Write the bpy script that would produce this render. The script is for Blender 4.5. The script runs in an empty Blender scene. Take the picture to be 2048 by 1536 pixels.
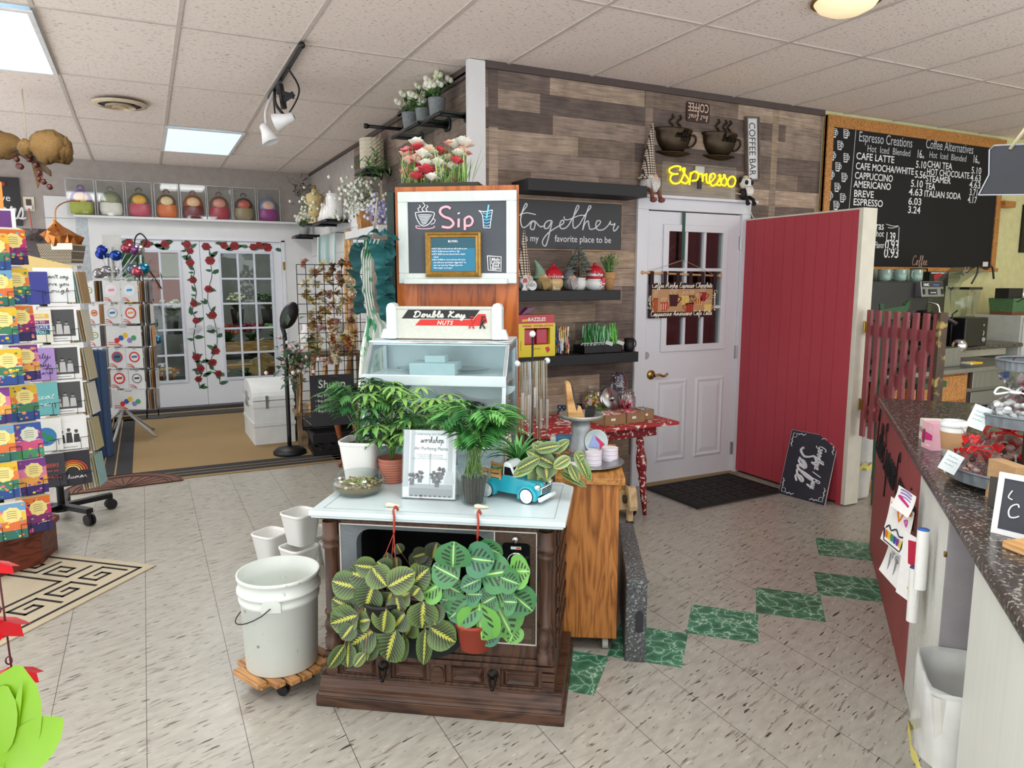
import bpy,bmesh,math,random
from mathutils import Vector,Matrix,noise as mnoise
R_=math.radians;PI=math.pi
sc=bpy.context.scene;COL=sc.collection
sin,cos=math.sin,math.cos
random.seed(7)
# ---------------------------------------------------------------- camera
cam=bpy.data.cameras.new('camera');cam.sensor_width=36;cam.sensor_fit='HORIZONTAL'
cam.lens=36*1457.33/2048;cam.clip_start=.05;cam.clip_end=60
camo=bpy.data.objects.new('camera',cam);COL.objects.link(camo);sc.camera=camo
YAW,PITCH,EYE=.46534,.140847,1.54
camo.location=(0,0,EYE);camo.rotation_euler=(PI/2-PITCH,0,-YAW)
# ---------------------------------------------------------------- world, exposure
vs=sc.view_settings;sc.display_settings.display_device='sRGB'
vs.view_transform='Standard';vs.look='None';vs.gamma=1;vs.use_curve_mapping=False
vs.exposure=0.40
w=bpy.data.worlds.new('world');sc.world=w;w.use_nodes=True
w.node_tree.nodes['Background'].inputs[0].default_value=(.93,.96,1,1)
w.node_tree.nodes['Background'].inputs[1].default_value=2.0
def area(name,loc,sx,sy,watts,col=(1,.97,.93),rot=(0,0,0)):
 l=bpy.data.lights.new(name,'AREA');l.shape='RECTANGLE';l.size=sx;l.size_y=sy
 l.energy=watts;l.color=col
 o=bpy.data.objects.new(name,l);COL.objects.link(o);o.location=loc;o.rotation_euler=rot
 return o
CZ=2.905
TROF=[(1.22,1.30,CZ,46),(-.73,1.30,CZ,40),(-.73,-1.2,CZ,30),(1.22,-1.2,CZ,30),(3.1,.0,CZ,30),(-2.02,3.9,CZ,34),(.58,7.765,2.853,40),(-.735,5.205,2.89,44),(-2.02,7.1,2.86,24)]  # only two troffers are in view; the rest are added to carry light
for x,y,z,p in TROF:area('ceiling_lamp',(x,y,z-.035),.56,1.2,p*.46,(1,.995,.985))
area('ceiling_lamp',(5.9,2.4,CZ-.03),.56,1.1,17,(1,.86,.68))
# ---------------------------------------------------------------- helpers
def S(h,a=1):
 r=[int(h[i:i+2],16)/255 for i in(0,2,4)]
 return tuple([(c/12.92 if c<=.04045 else((c+.055)/1.055)**2.4)for c in r]+[a])
def hexmix(a,b,t):return tuple(x*(1-t)+y*t for x,y in zip(S(a),S(b)))
_F=Vector((sin(YAW)*cos(PITCH),cos(YAW)*cos(PITCH),-sin(PITCH)));_R=Vector((cos(YAW),-sin(YAW),0));_U=_R.cross(_F)
def _ray(x,y):return(x-1024)/1457.33*_R-(y-768)/1457.33*_U+_F
_C=Vector((0,0,EYE))
def atZ(x,y,z=0):d=_ray(x,y);return _C+d*((z-EYE)/d.z)
def atY(x,y,Y):d=_ray(x,y);return _C+d*(Y/d.y)
def atX(x,y,X):d=_ray(x,y);return _C+d*(X/d.x)
def atD(x,y,D):return _C+_ray(x,y)*D
_mats={}
def mat(name,col=None,rough=.5,metal=0,nz=None,bump=None,emit=0,ecol=None,alpha=1,trans=0,ior=1.45,coat=0,sub=0,scale=None,two=None):
 """Principled material; col None reads the mesh colour attribute; nz=(scale, amount[, stretch xyz]) mottles the colour."""
 if name in _mats:return _mats[name]
 m=bpy.data.materials.new(name);m.use_nodes=True;nt=m.node_tree;N=nt.nodes;L=nt.links
 b=N['Principled BSDF'];b.inputs['Roughness'].default_value=rough;b.inputs['Metallic'].default_value=metal
 b.inputs['IOR'].default_value=ior;b.inputs['Alpha'].default_value=alpha
 b.inputs['Transmission Weight'].default_value=trans;b.inputs['Coat Weight'].default_value=coat
 if col is None:
  a=N.new('ShaderNodeAttribute');a.attribute_name='Col';src=a.outputs['Color']
 else:
  if isinstance(col,str):col=S(col)
  a=N.new('ShaderNodeRGB');a.outputs[0].default_value=col;src=a.outputs[0]
 tc=N.new('ShaderNodeTexCoord')
 def tex(sc_,st=(1,1,1),det=4):
  mp=N.new('ShaderNodeMapping');mp.inputs['Scale'].default_value=st
  L.new(tc.outputs['Object'],mp.inputs[0])
  t=N.new('ShaderNodeTexNoise');t.inputs['Scale'].default_value=sc_;t.inputs['Detail'].default_value=det
  L.new(mp.outputs[0],t.inputs[0]);return t
 nz=nz or(14,.10)
 t=tex(nz[0],nz[2]if len(nz)>2 else(1,1,1))
 mr=N.new('ShaderNodeMapRange');mr.inputs['From Min'].default_value=.25;mr.inputs['From Max'].default_value=.75
 mr.inputs['To Min'].default_value=1-nz[1];mr.inputs['To Max'].default_value=1+nz[1]
 L.new(t.outputs['Fac'],mr.inputs[0])
 mx=N.new('ShaderNodeVectorMath');mx.operation='SCALE'
 L.new(src,mx.inputs[0]);L.new(mr.outputs[0],mx.inputs['Scale'])
 out=mx.outputs[0]
 if two:
  t2=tex(two[1],two[4]if len(two)>4 else(1,1,1),6)
  m2=N.new('ShaderNodeMapRange');m2.inputs['From Min'].default_value=two[2]-two[3];m2.inputs['From Max'].default_value=two[2]+two[3]
  L.new(t2.outputs['Fac'],m2.inputs[0])
  mi=N.new('ShaderNodeMix');mi.data_type='RGBA';L.new(m2.outputs[0],mi.inputs['Factor'])
  L.new(out,mi.inputs['A']);mi.inputs['B'].default_value=S(two[0]);out=mi.outputs['Result']
 L.new(out,b.inputs['Base Color'])
 if bump:
  tb=tex(bump[0],bump[2]if len(bump)>2 else(1,1,1))
  bp=N.new('ShaderNodeBump');bp.inputs['Strength'].default_value=bump[1];bp.inputs['Distance'].default_value=.004
  L.new(tb.outputs['Fac'],bp.inputs['Height']);L.new(bp.outputs[0],b.inputs['Normal'])
 if emit:
  b.inputs['Emission Strength'].default_value=emit
  if ecol:b.inputs['Emission Color'].default_value=S(ecol)
  else:L.new(out,b.inputs['Emission Color'])
 m['nt']=1;_mats[name]=m;return m
def glass(name,tint='f2f8f8',mixf=.12,rough=.02):
 """thin clear pane: mostly transparent with a fresnel gloss"""
 if name in _mats:return _mats[name]
 m=bpy.data.materials.new(name);m.use_nodes=True;N=m.node_tree.nodes;L=m.node_tree.links
 N.remove(N['Principled BSDF']);o=N['Material Output']
 tr=N.new('ShaderNodeBsdfTransparent');tr.inputs[0].default_value=S(tint)
 gl=N.new('ShaderNodeBsdfGlossy');gl.inputs['Roughness'].default_value=rough
 fr=N.new('ShaderNodeLayerWeight');fr.inputs[0].default_value=mixf
 mp=N.new('ShaderNodeMath');mp.operation='MULTIPLY';mp.inputs[1].default_value=.8;L.new(fr.outputs['Facing'],mp.inputs[0])
 ad=N.new('ShaderNodeMath');ad.operation='ADD';ad.inputs[1].default_value=.04;L.new(mp.outputs[0],ad.inputs[0])
 mi=N.new('ShaderNodeMixShader');L.new(ad.outputs[0],mi.inputs[0]);L.new(tr.outputs[0],mi.inputs[1]);L.new(gl.outputs[0],mi.inputs[2])
 L.new(mi.outputs[0],o.inputs[0]);_mats[name]=m;return m
_txt={}
def text_geo(s,bold=0.,shear=0.,sp=1.):
 k=(s,bold,shear,sp)
 if k not in _txt:
  cu=bpy.data.curves.new('t','FONT');cu.body=s;cu.size=1;cu.offset=bold;cu.shear=shear
  cu.space_character=sp;cu.resolution_u=3;cu.fill_mode='FRONT'
  o=bpy.data.objects.new('t',cu);COL.objects.link(o)
  me=bpy.data.meshes.new_from_object(o.evaluated_get(bpy.context.evaluated_depsgraph_get()))
  v=[(p.co.x,p.co.y)for p in me.vertices];f=[tuple(p.vertices)for p in me.polygons]
  bpy.data.objects.remove(o);bpy.data.curves.remove(cu);bpy.data.meshes.remove(me)
  _txt[k]=(v,f,max([a[0]for a in v]or[0]))
 return _txt[k]
def crom(P,n=6,closed=False):
 """Catmull-Rom through the points"""
 P=[Vector(p)if len(p)==3 else Vector((p[0],p[1],0))for p in P];out=[];m=len(P)
 if m<3:return P
 for i in range(m if closed else m-1):
  if closed:a,b,c,d=P[i-1],P[i],P[(i+1)%m],P[(i+2)%m]
  else:a,b,c,d=P[max(i-1,0)],P[i],P[i+1],P[min(i+2,m-1)]
  for k in range(n):
   t=k/n;out.append(.5*((2*b)+(c-a)*t+(2*a-5*b+4*c-d)*t*t+(3*b-a-3*c+d)*t**3))
 if not closed:out.append(P[-1])
 return out
class MB:
 """collects shapes into ONE mesh"""
 def __init__(s):s.v=[];s.f=[];s.mi=[];s.uv=[];s.cc=[];s.sm=[];s.M=Matrix();s.m=0;s.c=(1,1,1,1)
 def at(s,loc=(0,0,0),rz=0,rx=0,ry=0,k=1):
  s.M=Matrix.Translation(loc)@Matrix.Rotation(rz,4,'Z')@Matrix.Rotation(ry,4,'Y')@Matrix.Rotation(rx,4,'X')@Matrix.Scale(k,4);return s
 def col(s,h):s.c=S(h)if isinstance(h,str)else tuple(h);return s
 def add(s,vs_,fs,sm=False,uv=None):
  b=len(s.v);M=s.M
  s.v+=[M@Vector(p)for p in vs_]
  for i,f in enumerate(fs):
   s.f.append([b+j for j in f]);s.mi.append(s.m);s.cc.append(s.c);s.sm.append(sm)
   s.uv.append([uv[j]for j in f]if uv else None)
  return s
 def box(s,x0,x1,y0,y1,z0,z1):
  return s.add([(x,y,z)for z in(z0,z1)for y in(y0,y1)for x in(x0,x1)],[(0,2,3,1),(4,5,7,6),(0,1,5,4),(2,6,7,3),(0,4,6,2),(1,3,7,5)])
 def cb(s,c,d):
  return s.box(c[0]-d[0]/2,c[0]+d[0]/2,c[1]-d[1]/2,c[1]+d[1]/2,c[2]-d[2]/2,c[2]+d[2]/2)
 def taper(s,x0,x1,y0,y1,z0,z1,k=.8,ky=None):
  ky=k if ky is None else ky;cx,cy=(x0+x1)/2,(y0+y1)/2;a,b=(x1-x0)/2,(y1-y0)/2
  P=[(cx+i*a*q,cy+j*b*w_,z)for z,q,w_ in((z0,k,ky),(z1,1,1))for j in(-1,1)for i in(-1,1)]
  return s.add(P,[(0,2,3,1),(4,5,7,6),(0,1,5,4),(2,6,7,3),(0,4,6,2),(1,3,7,5)])
 def quad(s,a,b,c,d,uv=True):return s.add([a,b,c,d],[(0,1,2,3)],uv=[(0,0),(1,0),(1,1),(0,1)])
 def lathe(s,prof,n=24,sm=True,cx=0,cy=0,sq=0):
  """profile [(r,z)...] around z; sq>0 squares the section"""
  vs_=[]
  for r,z in prof:
   for k in range(n):
    a=2*PI*k/n;q=1
    if sq:q=1/max(abs(cos(a))**(2+sq*8)+abs(sin(a))**(2+sq*8),1e-6)**(1/(2+sq*8))
    vs_.append((cx+r*q*cos(a),cy+r*q*sin(a),z))
  fs=[(i*n+k,i*n+(k+1)%n,(i+1)*n+(k+1)%n,(i+1)*n+k)for i in range(len(prof)-1)for k in range(n)]
  return s.add(vs_,fs,sm)
 def disk(s,r,z=0,n=24,cx=0,cy=0):return s.add([(cx+r*cos(2*PI*k/n),cy+r*sin(2*PI*k/n),z)for k in range(n)],[tuple(range(n))])
 def cyl(s,r,z0,z1,n=20,r1=None,cx=0,cy=0):
  r1=r if r1 is None else r1
  s.lathe([(r,z0),(r1,z1)],n,True,cx,cy);s.add([(cx+r*cos(2*PI*k/n),cy+r*sin(2*PI*k/n),z0)for k in range(n)],[tuple(range(n))[::-1]])
  return s.disk(r1,z1,n,cx,cy)
 def tube(s,P,r,n=6,closed=False,cap=True):
  P=[Vector(p)for p in P];m=len(P);vs_=[];up=None
  for i in range(m):
   t=(P[(i+1)%m]-P[i-1])if closed else(P[min(i+1,m-1)]-P[max(i-1,0)])
   if t.length<1e-9:t=Vector((0,0,1))
   t.normalize()
   if up is None:up=t.orthogonal().normalized()
   up=(up-t*up.dot(t));up=up.normalized()if up.length>1e-6 else t.orthogonal().normalized()
   q=t.cross(up);rr=r[i]if isinstance(r,(list,tuple))else r
   vs_+=[P[i]+(up*cos(2*PI*k/n)+q*sin(2*PI*k/n))*rr for k in range(n)]
  fs=[(i*n+k,i*n+(k+1)%n,((i+1)%m)*n+(k+1)%n,((i+1)%m)*n+k)for i in range(m if closed else m-1)for k in range(n)]
  if cap and not closed:fs+=[tuple(range(n))[::-1],tuple(range((m-1)*n,m*n))]
  return s.add(vs_,fs,n>4)
 def rod(s,a,b,r,n=6):return s.tube([a,b],r,n)
 def bar(s,a,b,wx,wy=None):
  """square bar between two points"""
  a,b=Vector(a),Vector(b);wy=wy or wx;t=(b-a).normalized();x=t.orthogonal().normalized()
  if abs(t.z)<.99:x=Vector((0,0,1)).cross(t).normalized()
  y=t.cross(x);P=[p+x*i*wx/2+y*j*wy/2 for p in(a,b)for j in(-1,1)for i in(-1,1)]
  return s.add(P,[(0,2,3,1),(4,5,7,6),(0,1,5,4),(2,6,7,3),(0,4,6,2),(1,3,7,5)])
 def ball(s,c,r,n=10,k=(1,1,1),z0=-1,z1=1):
  m=max(4,n*2//3);prof=[]
  a0,a1=math.asin(z0),math.asin(z1)
  vs_=[]
  for i in range(m+1):
   a=a0+(a1-a0)*i/m;rr,z=cos(a)*r,sin(a)*r
   vs_+=[(c[0]+rr*cos(2*PI*j/n)*k[0],c[1]+rr*sin(2*PI*j/n)*k[1],c[2]+z*k[2])for j in range(n)]
  return s.add(vs_,[(i*n+j,i*n+(j+1)%n,(i+1)*n+(j+1)%n,(i+1)*n+j)for i in range(m)for j in range(n)],True)
 def prism(s,poly,a,b,ax='z'):
  """extrude a 2-D outline: 'z' -> (x,y) from z=a..b; 'y' -> (x,z) from y=a..b; 'x' -> (y,z) from x=a..b"""
  f={'z':lambda p,t:(p[0],p[1],t),'y':lambda p,t:(p[0],t,p[1]),'x':lambda p,t:(t,p[0],p[1])}[ax];n=len(poly)
  vs_=[f(p,a)for p in poly]+[f(p,b)for p in poly]
  return s.add(vs_,[tuple(range(n)),tuple(range(n,2*n))[::-1]]+[(i,n+i,n+(i+1)%n,(i+1)%n)for i in range(n)])
 def flat(s,poly,y,ax='y'):
  f={'z':lambda p:(p[0],p[1],y),'y':lambda p:(p[0],y,p[1]),'x':lambda p:(y,p[0],p[1])}[ax]
  return s.add([f(p)for p in poly],[tuple(range(len(poly)))])
 def text(s,t,x,z,size,y=-.001,bold=0.,al='c',shear=0.,sp=1.,wmax=None,rot=0,sx=1):
  """letters standing in the local xz plane, reading towards -y"""
  v,f,wd=text_geo(t,bold,shear,sp);kx=size*sx
  if wmax and wd*kx>wmax:kx=wmax/wd
  o={'c':-wd*kx/2,'l':0,'r':-wd*kx}[al];ca,sa=cos(rot),sin(rot)
  return s.add([(x+(o+a*kx)*ca-b*size*sa,y,z+(o+a*kx)*sa+b*size*ca)for a,b in v],f)
 def stroke(s,P,r,y=-.002,n=4,sp=4):
  """a line drawn in the xz plane"""
  P=crom(P,sp)if sp>1 else[Vector((p[0],p[1],0))for p in P]
  return s.tube([(p.x,y,p.y)for p in P],r,n)
 def build(s,name,mats,parent=None,loc=None,rz=0,bevel=0,label=None,cat=None,group=None,kind=None,rx=0,ry=0,sub=0):
  me=bpy.data.meshes.new(name)
  bm=bmesh.new();vs_=[bm.verts.new(p)for p in s.v];lay=bm.loops.layers.uv.new('UVMap');cl=bm.loops.layers.float_color.new('Col')
  for f,mi,uv,c,sm in zip(s.f,s.mi,s.uv,s.cc,s.sm):
   try:F=bm.faces.new([vs_[j]for j in f])
   except ValueError:continue
   F.material_index=mi;F.smooth=sm
   for i,lp in enumerate(F.loops):
    lp[cl]=c
    if uv:lp[lay].uv=uv[i]
  bm.normal_update();bm.to_mesh(me);bm.free()
  for m in(mats if isinstance(mats,(list,tuple))else[mats]):me.materials.append(m)
  o=bpy.data.objects.new(name,me);COL.objects.link(o)
  if parent:o.parent=parent
  if loc is not None:o.location=loc
  o.rotation_euler=(rx,ry,rz)
  if bevel:
   md=o.modifiers.new('bevel','BEVEL');md.width=bevel;md.segments=2;md.limit_method='ANGLE';md.angle_limit=R_(40)
  if sub:
   md=o.modifiers.new('sub','SUBSURF');md.levels=sub;md.render_levels=sub
  for k,v in(('label',label),('category',cat),('group',group),('kind',kind)):
   if v:o[k]=v
  s.__init__()
  return o
def thing(name,label,cat,loc=(0,0,0),rz=0,group=None,rx=0,ry=0):
 o=bpy.data.objects.new(name,None);COL.objects.link(o);o.empty_display_size=.05
 o.location=loc;o.rotation_euler=(rx,ry,rz);o['label']=label;o['category']=cat
 if group:o['group']=group
 return o
def kids(o):return[c for c in list(bpy.data.objects)if c.parent==o]
def dup(root,loc,rz=None,label=None,group=None,k=None):
 r=root.copy();COL.objects.link(r);r.location=loc
 if rz is not None:r.rotation_euler=(root.rotation_euler[0],root.rotation_euler[1],rz)
 if label:r['label']=label
 if group:r['group']=group
 if k:r.scale=(k,k,k)
 for c in root.children:
  d=c.copy();COL.objects.link(d);d.parent=r
  for g in c.children:
   e=g.copy();COL.objects.link(e);e.parent=d
 return r
m=MB()
# ---------------------------------------------------------------- cursive strokes (x-height 1)
CUR={'a':(1.05,[(0,0),(.3,.55),(.72,.92),(.45,1),(.12,.6),(.2,.08),(.5,.1),(.8,.92),(.78,.25),(1.05,.0)]),'b':(.95,[(0,0),(.4,1),(.5,1.95),(.3,1.95),(.2,1),(.22,.1),(.5,0),(.72,.4),(.55,.8),(.7,.72),(.95,.7)]),'c':(.85,[(0,0),(.3,.6),(.65,.85),(.5,1),(.2,.75),(.15,.25),(.45,0),(.85,.2)]),'d':(1.1,[(0,0),(.3,.55),(.72,.92),(.45,1),(.12,.6),(.2,.08),(.5,.1),(.8,.9),(.9,2),(.8,.3),(1.1,0)]),'e':(.85,[(0,0),(.35,.4),(.6,.8),(.4,1),(.18,.7),(.18,.2),(.45,0),(.85,.25)]),'f':(.8,[(0,0),(.4,.9),(.6,1.8),(.4,2),(.3,1.2),(.25,-.6),(.35,-.95),(.5,-.5),(.4,.1),(.8,.3)]),'g':(1.05,[(0,0),(.3,.55),(.72,.92),(.45,1),(.12,.6),(.2,.08),(.5,.15),(.8,.95),(.65,-.6),(.35,-1),(.2,-.7),(.6,-.2),(1.05,.1)]),'h':(1.05,[(0,0),(.4,1),(.5,1.95),(.3,1.95),(.2,1),(.12,0),(.25,.6),(.55,.95),(.68,.7),(.68,.15),(1.05,.1)]),'i':(.55,[(0,0),(.25,.6),(.3,.95),(.25,.2),(.55,.05)]),'k':(1.0,[(0,0),(.4,1),(.5,1.95),(.3,1.95),(.2,1),(.12,0),(.25,.6),(.6,.95),(.55,.6),(.25,.5),(.6,.1),(1.0,.1)]),'l':(.6,[(0,0),(.4,1),(.48,1.9),(.3,1.95),(.2,1),(.25,.1),(.6,.1)]),'m':(1.5,[(0,0),(.18,.95),(.15,0),(.3,.7),(.55,.95),(.62,.1),(.75,.7),(1,.95),(1.1,.2),(1.5,.05)]),'n':(1.1,[(0,0),(.18,.95),(.15,0),(.3,.7),(.6,.95),(.7,.2),(1.1,.05)]),'o':(.95,[(0,0),(.3,.7),(.6,.95),(.35,1),(.12,.55),(.25,.05),(.6,.2),(.65,.8),(.5,.95),(.95,.75)]),'p':(1.05,[(0,0),(.2,.95),(.1,-1),(.2,.4),(.5,.98),(.72,.5),(.5,.02),(.25,.2),(1.05,.1)]),'r':(.8,[(0,0),(.22,1.1),(.3,.9),(.6,.9),(.5,.2),(.8,.05)]),'s':(.8,[(0,0),(.35,1.05),(.5,.5),(.4,.05),(.1,.1),(.45,.0),(.8,.1)]),'t':(.65,[(0,0),(.35,.9),(.45,1.7),(.3,.4),(.4,.02),(.65,.1)]),'u':(1.1,[(0,0),(.18,.95),(.2,.2),(.45,.05),(.72,.95),(.75,.2),(1.1,.05)]),'w':(1.4,[(0,0),(.18,.95),(.2,.2),(.4,.05),(.65,.9),(.7,.1),(.95,.1),(1.1,.9),(1.4,.85)]),'y':(1.05,[(0,0),(.18,.95),(.25,.2),(.5,.1),(.75,.95),(.6,-.6),(.3,-1),(.2,-.6),(.6,-.1),(1.05,.1)]),'v':(.95,[(0,0),(.15,.95),(.35,.05),(.65,.9),(.95,.85)]),'C':(1.5,[(1.2,1.6),(.9,2),(.3,1.6),(.1,.8),(.4,.05),(.95,.05),(1.5,.4)]),'E':(1.4,[(1.1,1.8),(.7,2.1),(.3,1.7),(.7,1.15),(.25,.9),(.15,.3),(.6,0),(1.4,.35)]),'M':(2.0,[(0,0),(.3,1.9),(.5,1.9),(.6,.3),(1.0,1.9),(1.2,1.9),(1.3,.3),(1.6,.0),(2.0,.1)]),'A':(1.5,[(0,.1),(.4,1.0),(.8,2),(.95,1),(1.0,.05),(.7,.8),(.35,.7),(1.0,.5),(1.5,.1)]),'L':(1.3,[(.1,1.5),(.5,2.1),(.75,1.8),(.4,.8),(.1,.1),(.4,.2),(.9,0),(1.3,.2)]),'D':(1.6,[(.5,1.9),(.35,.8),(.15,.1),(.6,0),(1.2,.5),(1.25,1.5),(.7,2),(.15,1.7),(.3,1.4)]),'K':(1.5,[(.2,1.8),(.5,2),(.4,1),(.2,0),(.35,.9),(1.1,1.95),(.5,1.0),(.9,.2),(1.5,.1)]),'G':(1.4,[(1.1,1.7),(.8,2),(.25,1.5),(.15,.6),(.5,.1),(.95,.4),(1.05,1),(.7,.9),(1.1,.95),(.9,-.3),(.4,-.6)]),'B':(1.4,[(.4,1.9),(.25,.05),(.35,1.8),(.9,2),(1,1.4),(.45,1.1),(1.05,.9),(1,.15),(.3,.05),(1.3,.1)]),'S':(1.3,[(1.05,1.7),(.8,2.05),(.35,1.7),(.7,1.1),(.9,.5),(.5,0),(.05,.3)]),'W':(2.0,[(.1,1.9),(.3,1.9),(.4,.1),(.9,1.7),(1.0,.1),(1.6,2),(2.0,1.8)]),'I':(.9,[(.1,1.6),(.5,2),(.4,.2),(.1,.1),(.6,.0),(.9,.1)]),'P':(1.2,[(.3,.0),(.4,1.9),(.9,1.95),(1,1.4),(.4,1.1)]),'Y':(1.3,[(.1,1.9),(.5,1.1),(1.1,1.9),(.5,.0)]),'!':(.4,[(.25,2),(.2,.5),(.19,.1)]),"'":(.3,[(.2,2),(.15,1.7)]),'/':(1.0,[(.2,-.2),(.8,2)]),' ':(.7,None)}
def script(mb,s,x,z,size,r,y=-.003,wmax=None,n=4,rot=0,shear=.12,sp=5,al='l'):
 """joined handwriting in the local xz plane"""
 s=''.join(c for c in s if c in CUR);wd=sum(CUR[c][0]for c in s);k=size;kx=(wmax/wd)if wmax else size
 if al=='c':x-=wd*kx/2*cos(rot);z-=wd*kx/2*sin(rot)
 runs=[];cur=[];px=0
 for c in s:
  a,P=CUR[c]
  if P is None or c.isupper()or c=='/':
   if cur:runs.append(cur);cur=[]
  if P:cur+=[((px+p[0])*kx+p[1]*k*shear,p[1]*k)for p in P[(1 if len(cur)else 0):]]
  if c in 'CDGSW' and cur and P:runs.append(cur);cur=[]
  px+=a
  if c=='t':runs.append([((px-.55)*kx+1.25*k*shear,1.2*k),((px+.05)*kx+1.35*k*shear,1.35*k)])
  if c=='i':runs.append([((px-.28)*kx+1.4*k*shear,1.4*k),((px-.26)*kx+1.48*k*shear,1.48*k)])
 if cur:runs.append(cur)
 ca,sa=cos(rot),sin(rot)
 for q in runs:mb.stroke([(x+a*ca-b*sa,z+a*sa+b*ca)for a,b in q],r,y,n,sp if len(q)>2 else 1)
 return mb
 # ---------------------------------------------------------------- common materials
WHITE=mat('white_paint','dcdcdc',.45);PAPER=mat('paper',None,.65,nz=(30,.04));PAINT=mat('painted',None,.5,nz=(20,.06));GLOSS=mat('glossy',None,.22,nz=(9,.05));MATT=mat('matt',None,.85,nz=(40,.12))
BLACKM=mat('black_metal','161617',.4,.3);STEEL=mat('steel','b4b6b8',.28,1);CHROME=mat('chrome','d8dadc',.08,1);BRASS=mat('brass','a88a4c',.3,1)
GALV=mat('galvanized','a3a8ab',.42,.45,nz=(35,.22));CLEAR=glass('clear_glass','f7fbfa',.07);ACRYL=glass('clear_acrylic','fafcfc',.10,.03);BLKPL=mat('black_plastic','141416',.45)
LEAFM=mat('leaf',None,.45,nz=(25,.18));FABRIC=mat('fabric',None,.9,nz=(90,.16),bump=(300,.3))
CHALKB=mat('chalkboard','23252a',.6,nz=(5,.22))
def wood(name,a,b,sc_=6,st=(1,1,9),rough=.45,fine=60):
 """grain: rings of a stretched noise between two browns"""
 if name in _mats:return _mats[name]
 m=mat(name,a,rough);nt=m.node_tree;N=nt.nodes;L=nt.links;bs=N['Principled BSDF']
 tc=[n for n in N if n.type=='TEX_COORD'][0];mp=N.new('ShaderNodeMapping');mp.inputs['Scale'].default_value=tuple(1/q for q in st);L.new(tc.outputs['Object'],mp.inputs[0])
 t=N.new('ShaderNodeTexNoise');t.inputs['Scale'].default_value=sc_;t.inputs['Detail'].default_value=2;t.inputs['Distortion'].default_value=.6;L.new(mp.outputs[0],t.inputs[0])
 mu=N.new('ShaderNodeMath');mu.operation='MULTIPLY';mu.inputs[1].default_value=14;L.new(t.outputs['Fac'],mu.inputs[0])
 pp=N.new('ShaderNodeMath');pp.operation='PINGPONG';pp.inputs[1].default_value=1;L.new(mu.outputs[0],pp.inputs[0])
 t2=N.new('ShaderNodeTexNoise');t2.inputs['Scale'].default_value=fine;t2.inputs['Detail'].default_value=3;L.new(mp.outputs[0],t2.inputs[0])
 ad=N.new('ShaderNodeMath');ad.operation='MULTIPLY_ADD';ad.inputs[1].default_value=.55;L.new(pp.outputs[0],ad.inputs[0]);L.new(t2.outputs['Fac'],ad.inputs[2])
 cr=N.new('ShaderNodeValToRGB');cr.color_ramp.elements[0].position=.35;cr.color_ramp.elements[0].color=S(b);cr.color_ramp.elements[1].position=.95;cr.color_ramp.elements[1].color=S(a)
 L.new(ad.outputs[0],cr.inputs[0]);L.new(cr.outputs[0],bs.inputs['Base Color'])
 return m
OAK=wood('oak','b9783a','7a4416',17,(1,1,9));OAKH=wood('oak_flat','b57f42','87501f',17,(1,9,1))
WALNUT=wood('walnut','4f3526','22140d',9,(6,1,1));WALNUTV=wood('walnut_upright','4f3526','22140d',9,(1,1,6))
PINE=wood('pine','cfa36c','9b6c38',6,(6,1,1))
# ---------------------------------------------------------------- floor
def floor_mat():
 m=bpy.data.materials.new('vinyl_tile');m.use_nodes=True;N=m.node_tree.nodes;L=m.node_tree.links;b=N['Principled BSDF']
 b.inputs['Roughness'].default_value=.33;tc=N.new('ShaderNodeTexCoord')
 def nz(sc_,st,rot,det=4):
  mp=N.new('ShaderNodeMapping');mp.vector_type='TEXTURE';mp.inputs['Scale'].default_value=st;mp.inputs['Rotation'].default_value=(0,0,rot);L.new(tc.outputs['Object'],mp.inputs[0])
  t=N.new('ShaderNodeTexNoise');t.inputs['Scale'].default_value=sc_;t.inputs['Detail'].default_value=det;L.new(mp.outputs[0],t.inputs[0]);return t.outputs['Fac']
 def ramp(src,a,b_,ca,cb):
  r=N.new('ShaderNodeValToRGB');r.color_ramp.elements[0].position=a;r.color_ramp.elements[1].position=b_
  r.color_ramp.elements[0].color=ca;r.color_ramp.elements[1].color=cb;L.new(src,r.inputs[0]);return r.outputs[0]
 def mixc(f,a,bcol):
  x=N.new('ShaderNodeMix');x.data_type='RGBA';L.new(f,x.inputs['Factor']);L.new(a,x.inputs['A'])
  if isinstance(bcol,tuple):x.inputs['B'].default_value=bcol
  else:L.new(bcol,x.inputs['B'])
  return x.outputs['Result']
 base=ramp(nz(26,(2.2,.8,1),R_(18)),.3,.7,S('98948a'),S('aaa69b'))
 W=(1,1,1,1);K=(0,0,0,1)
 c=mixc(ramp(nz(42,(4.5,.7,1),R_(20),3),.60,.67,K,W),base,S('7f776a'))
 c=mixc(ramp(nz(60,(5,.8,1),R_(16),2),.655,.675,K,W),c,S('3f3932'))
 c=mixc(ramp(nz(55,(3,.8,1),R_(22),2),.66,.72,K,W),c,S('b9b3a6'))
 sx=N.new('ShaderNodeSeparateXYZ');L.new(tc.outputs['Object'],sx.inputs[0])
 def line(o,off,wd):
  a=N.new('ShaderNodeMath');a.operation='ADD';a.inputs[1].default_value=off;L.new(o,a.inputs[0])
  w_=N.new('ShaderNodeMath');w_.operation='PINGPONG';w_.inputs[1].default_value=.1524;L.new(a.outputs[0],w_.inputs[0])
  l=N.new('ShaderNodeMath');l.operation='LESS_THAN';l.inputs[1].default_value=wd;L.new(w_.outputs[0],l.inputs[0]);return l.outputs[0]
 c=mixc(line(sx.outputs[0],.0846+3.048,.0011),c,S('3f3a34'));c=mixc(line(sx.outputs[1],6.096-1.852,.0005),c,S('7d766a'))
 L.new(c,b.inputs['Base Color']);return m
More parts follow.
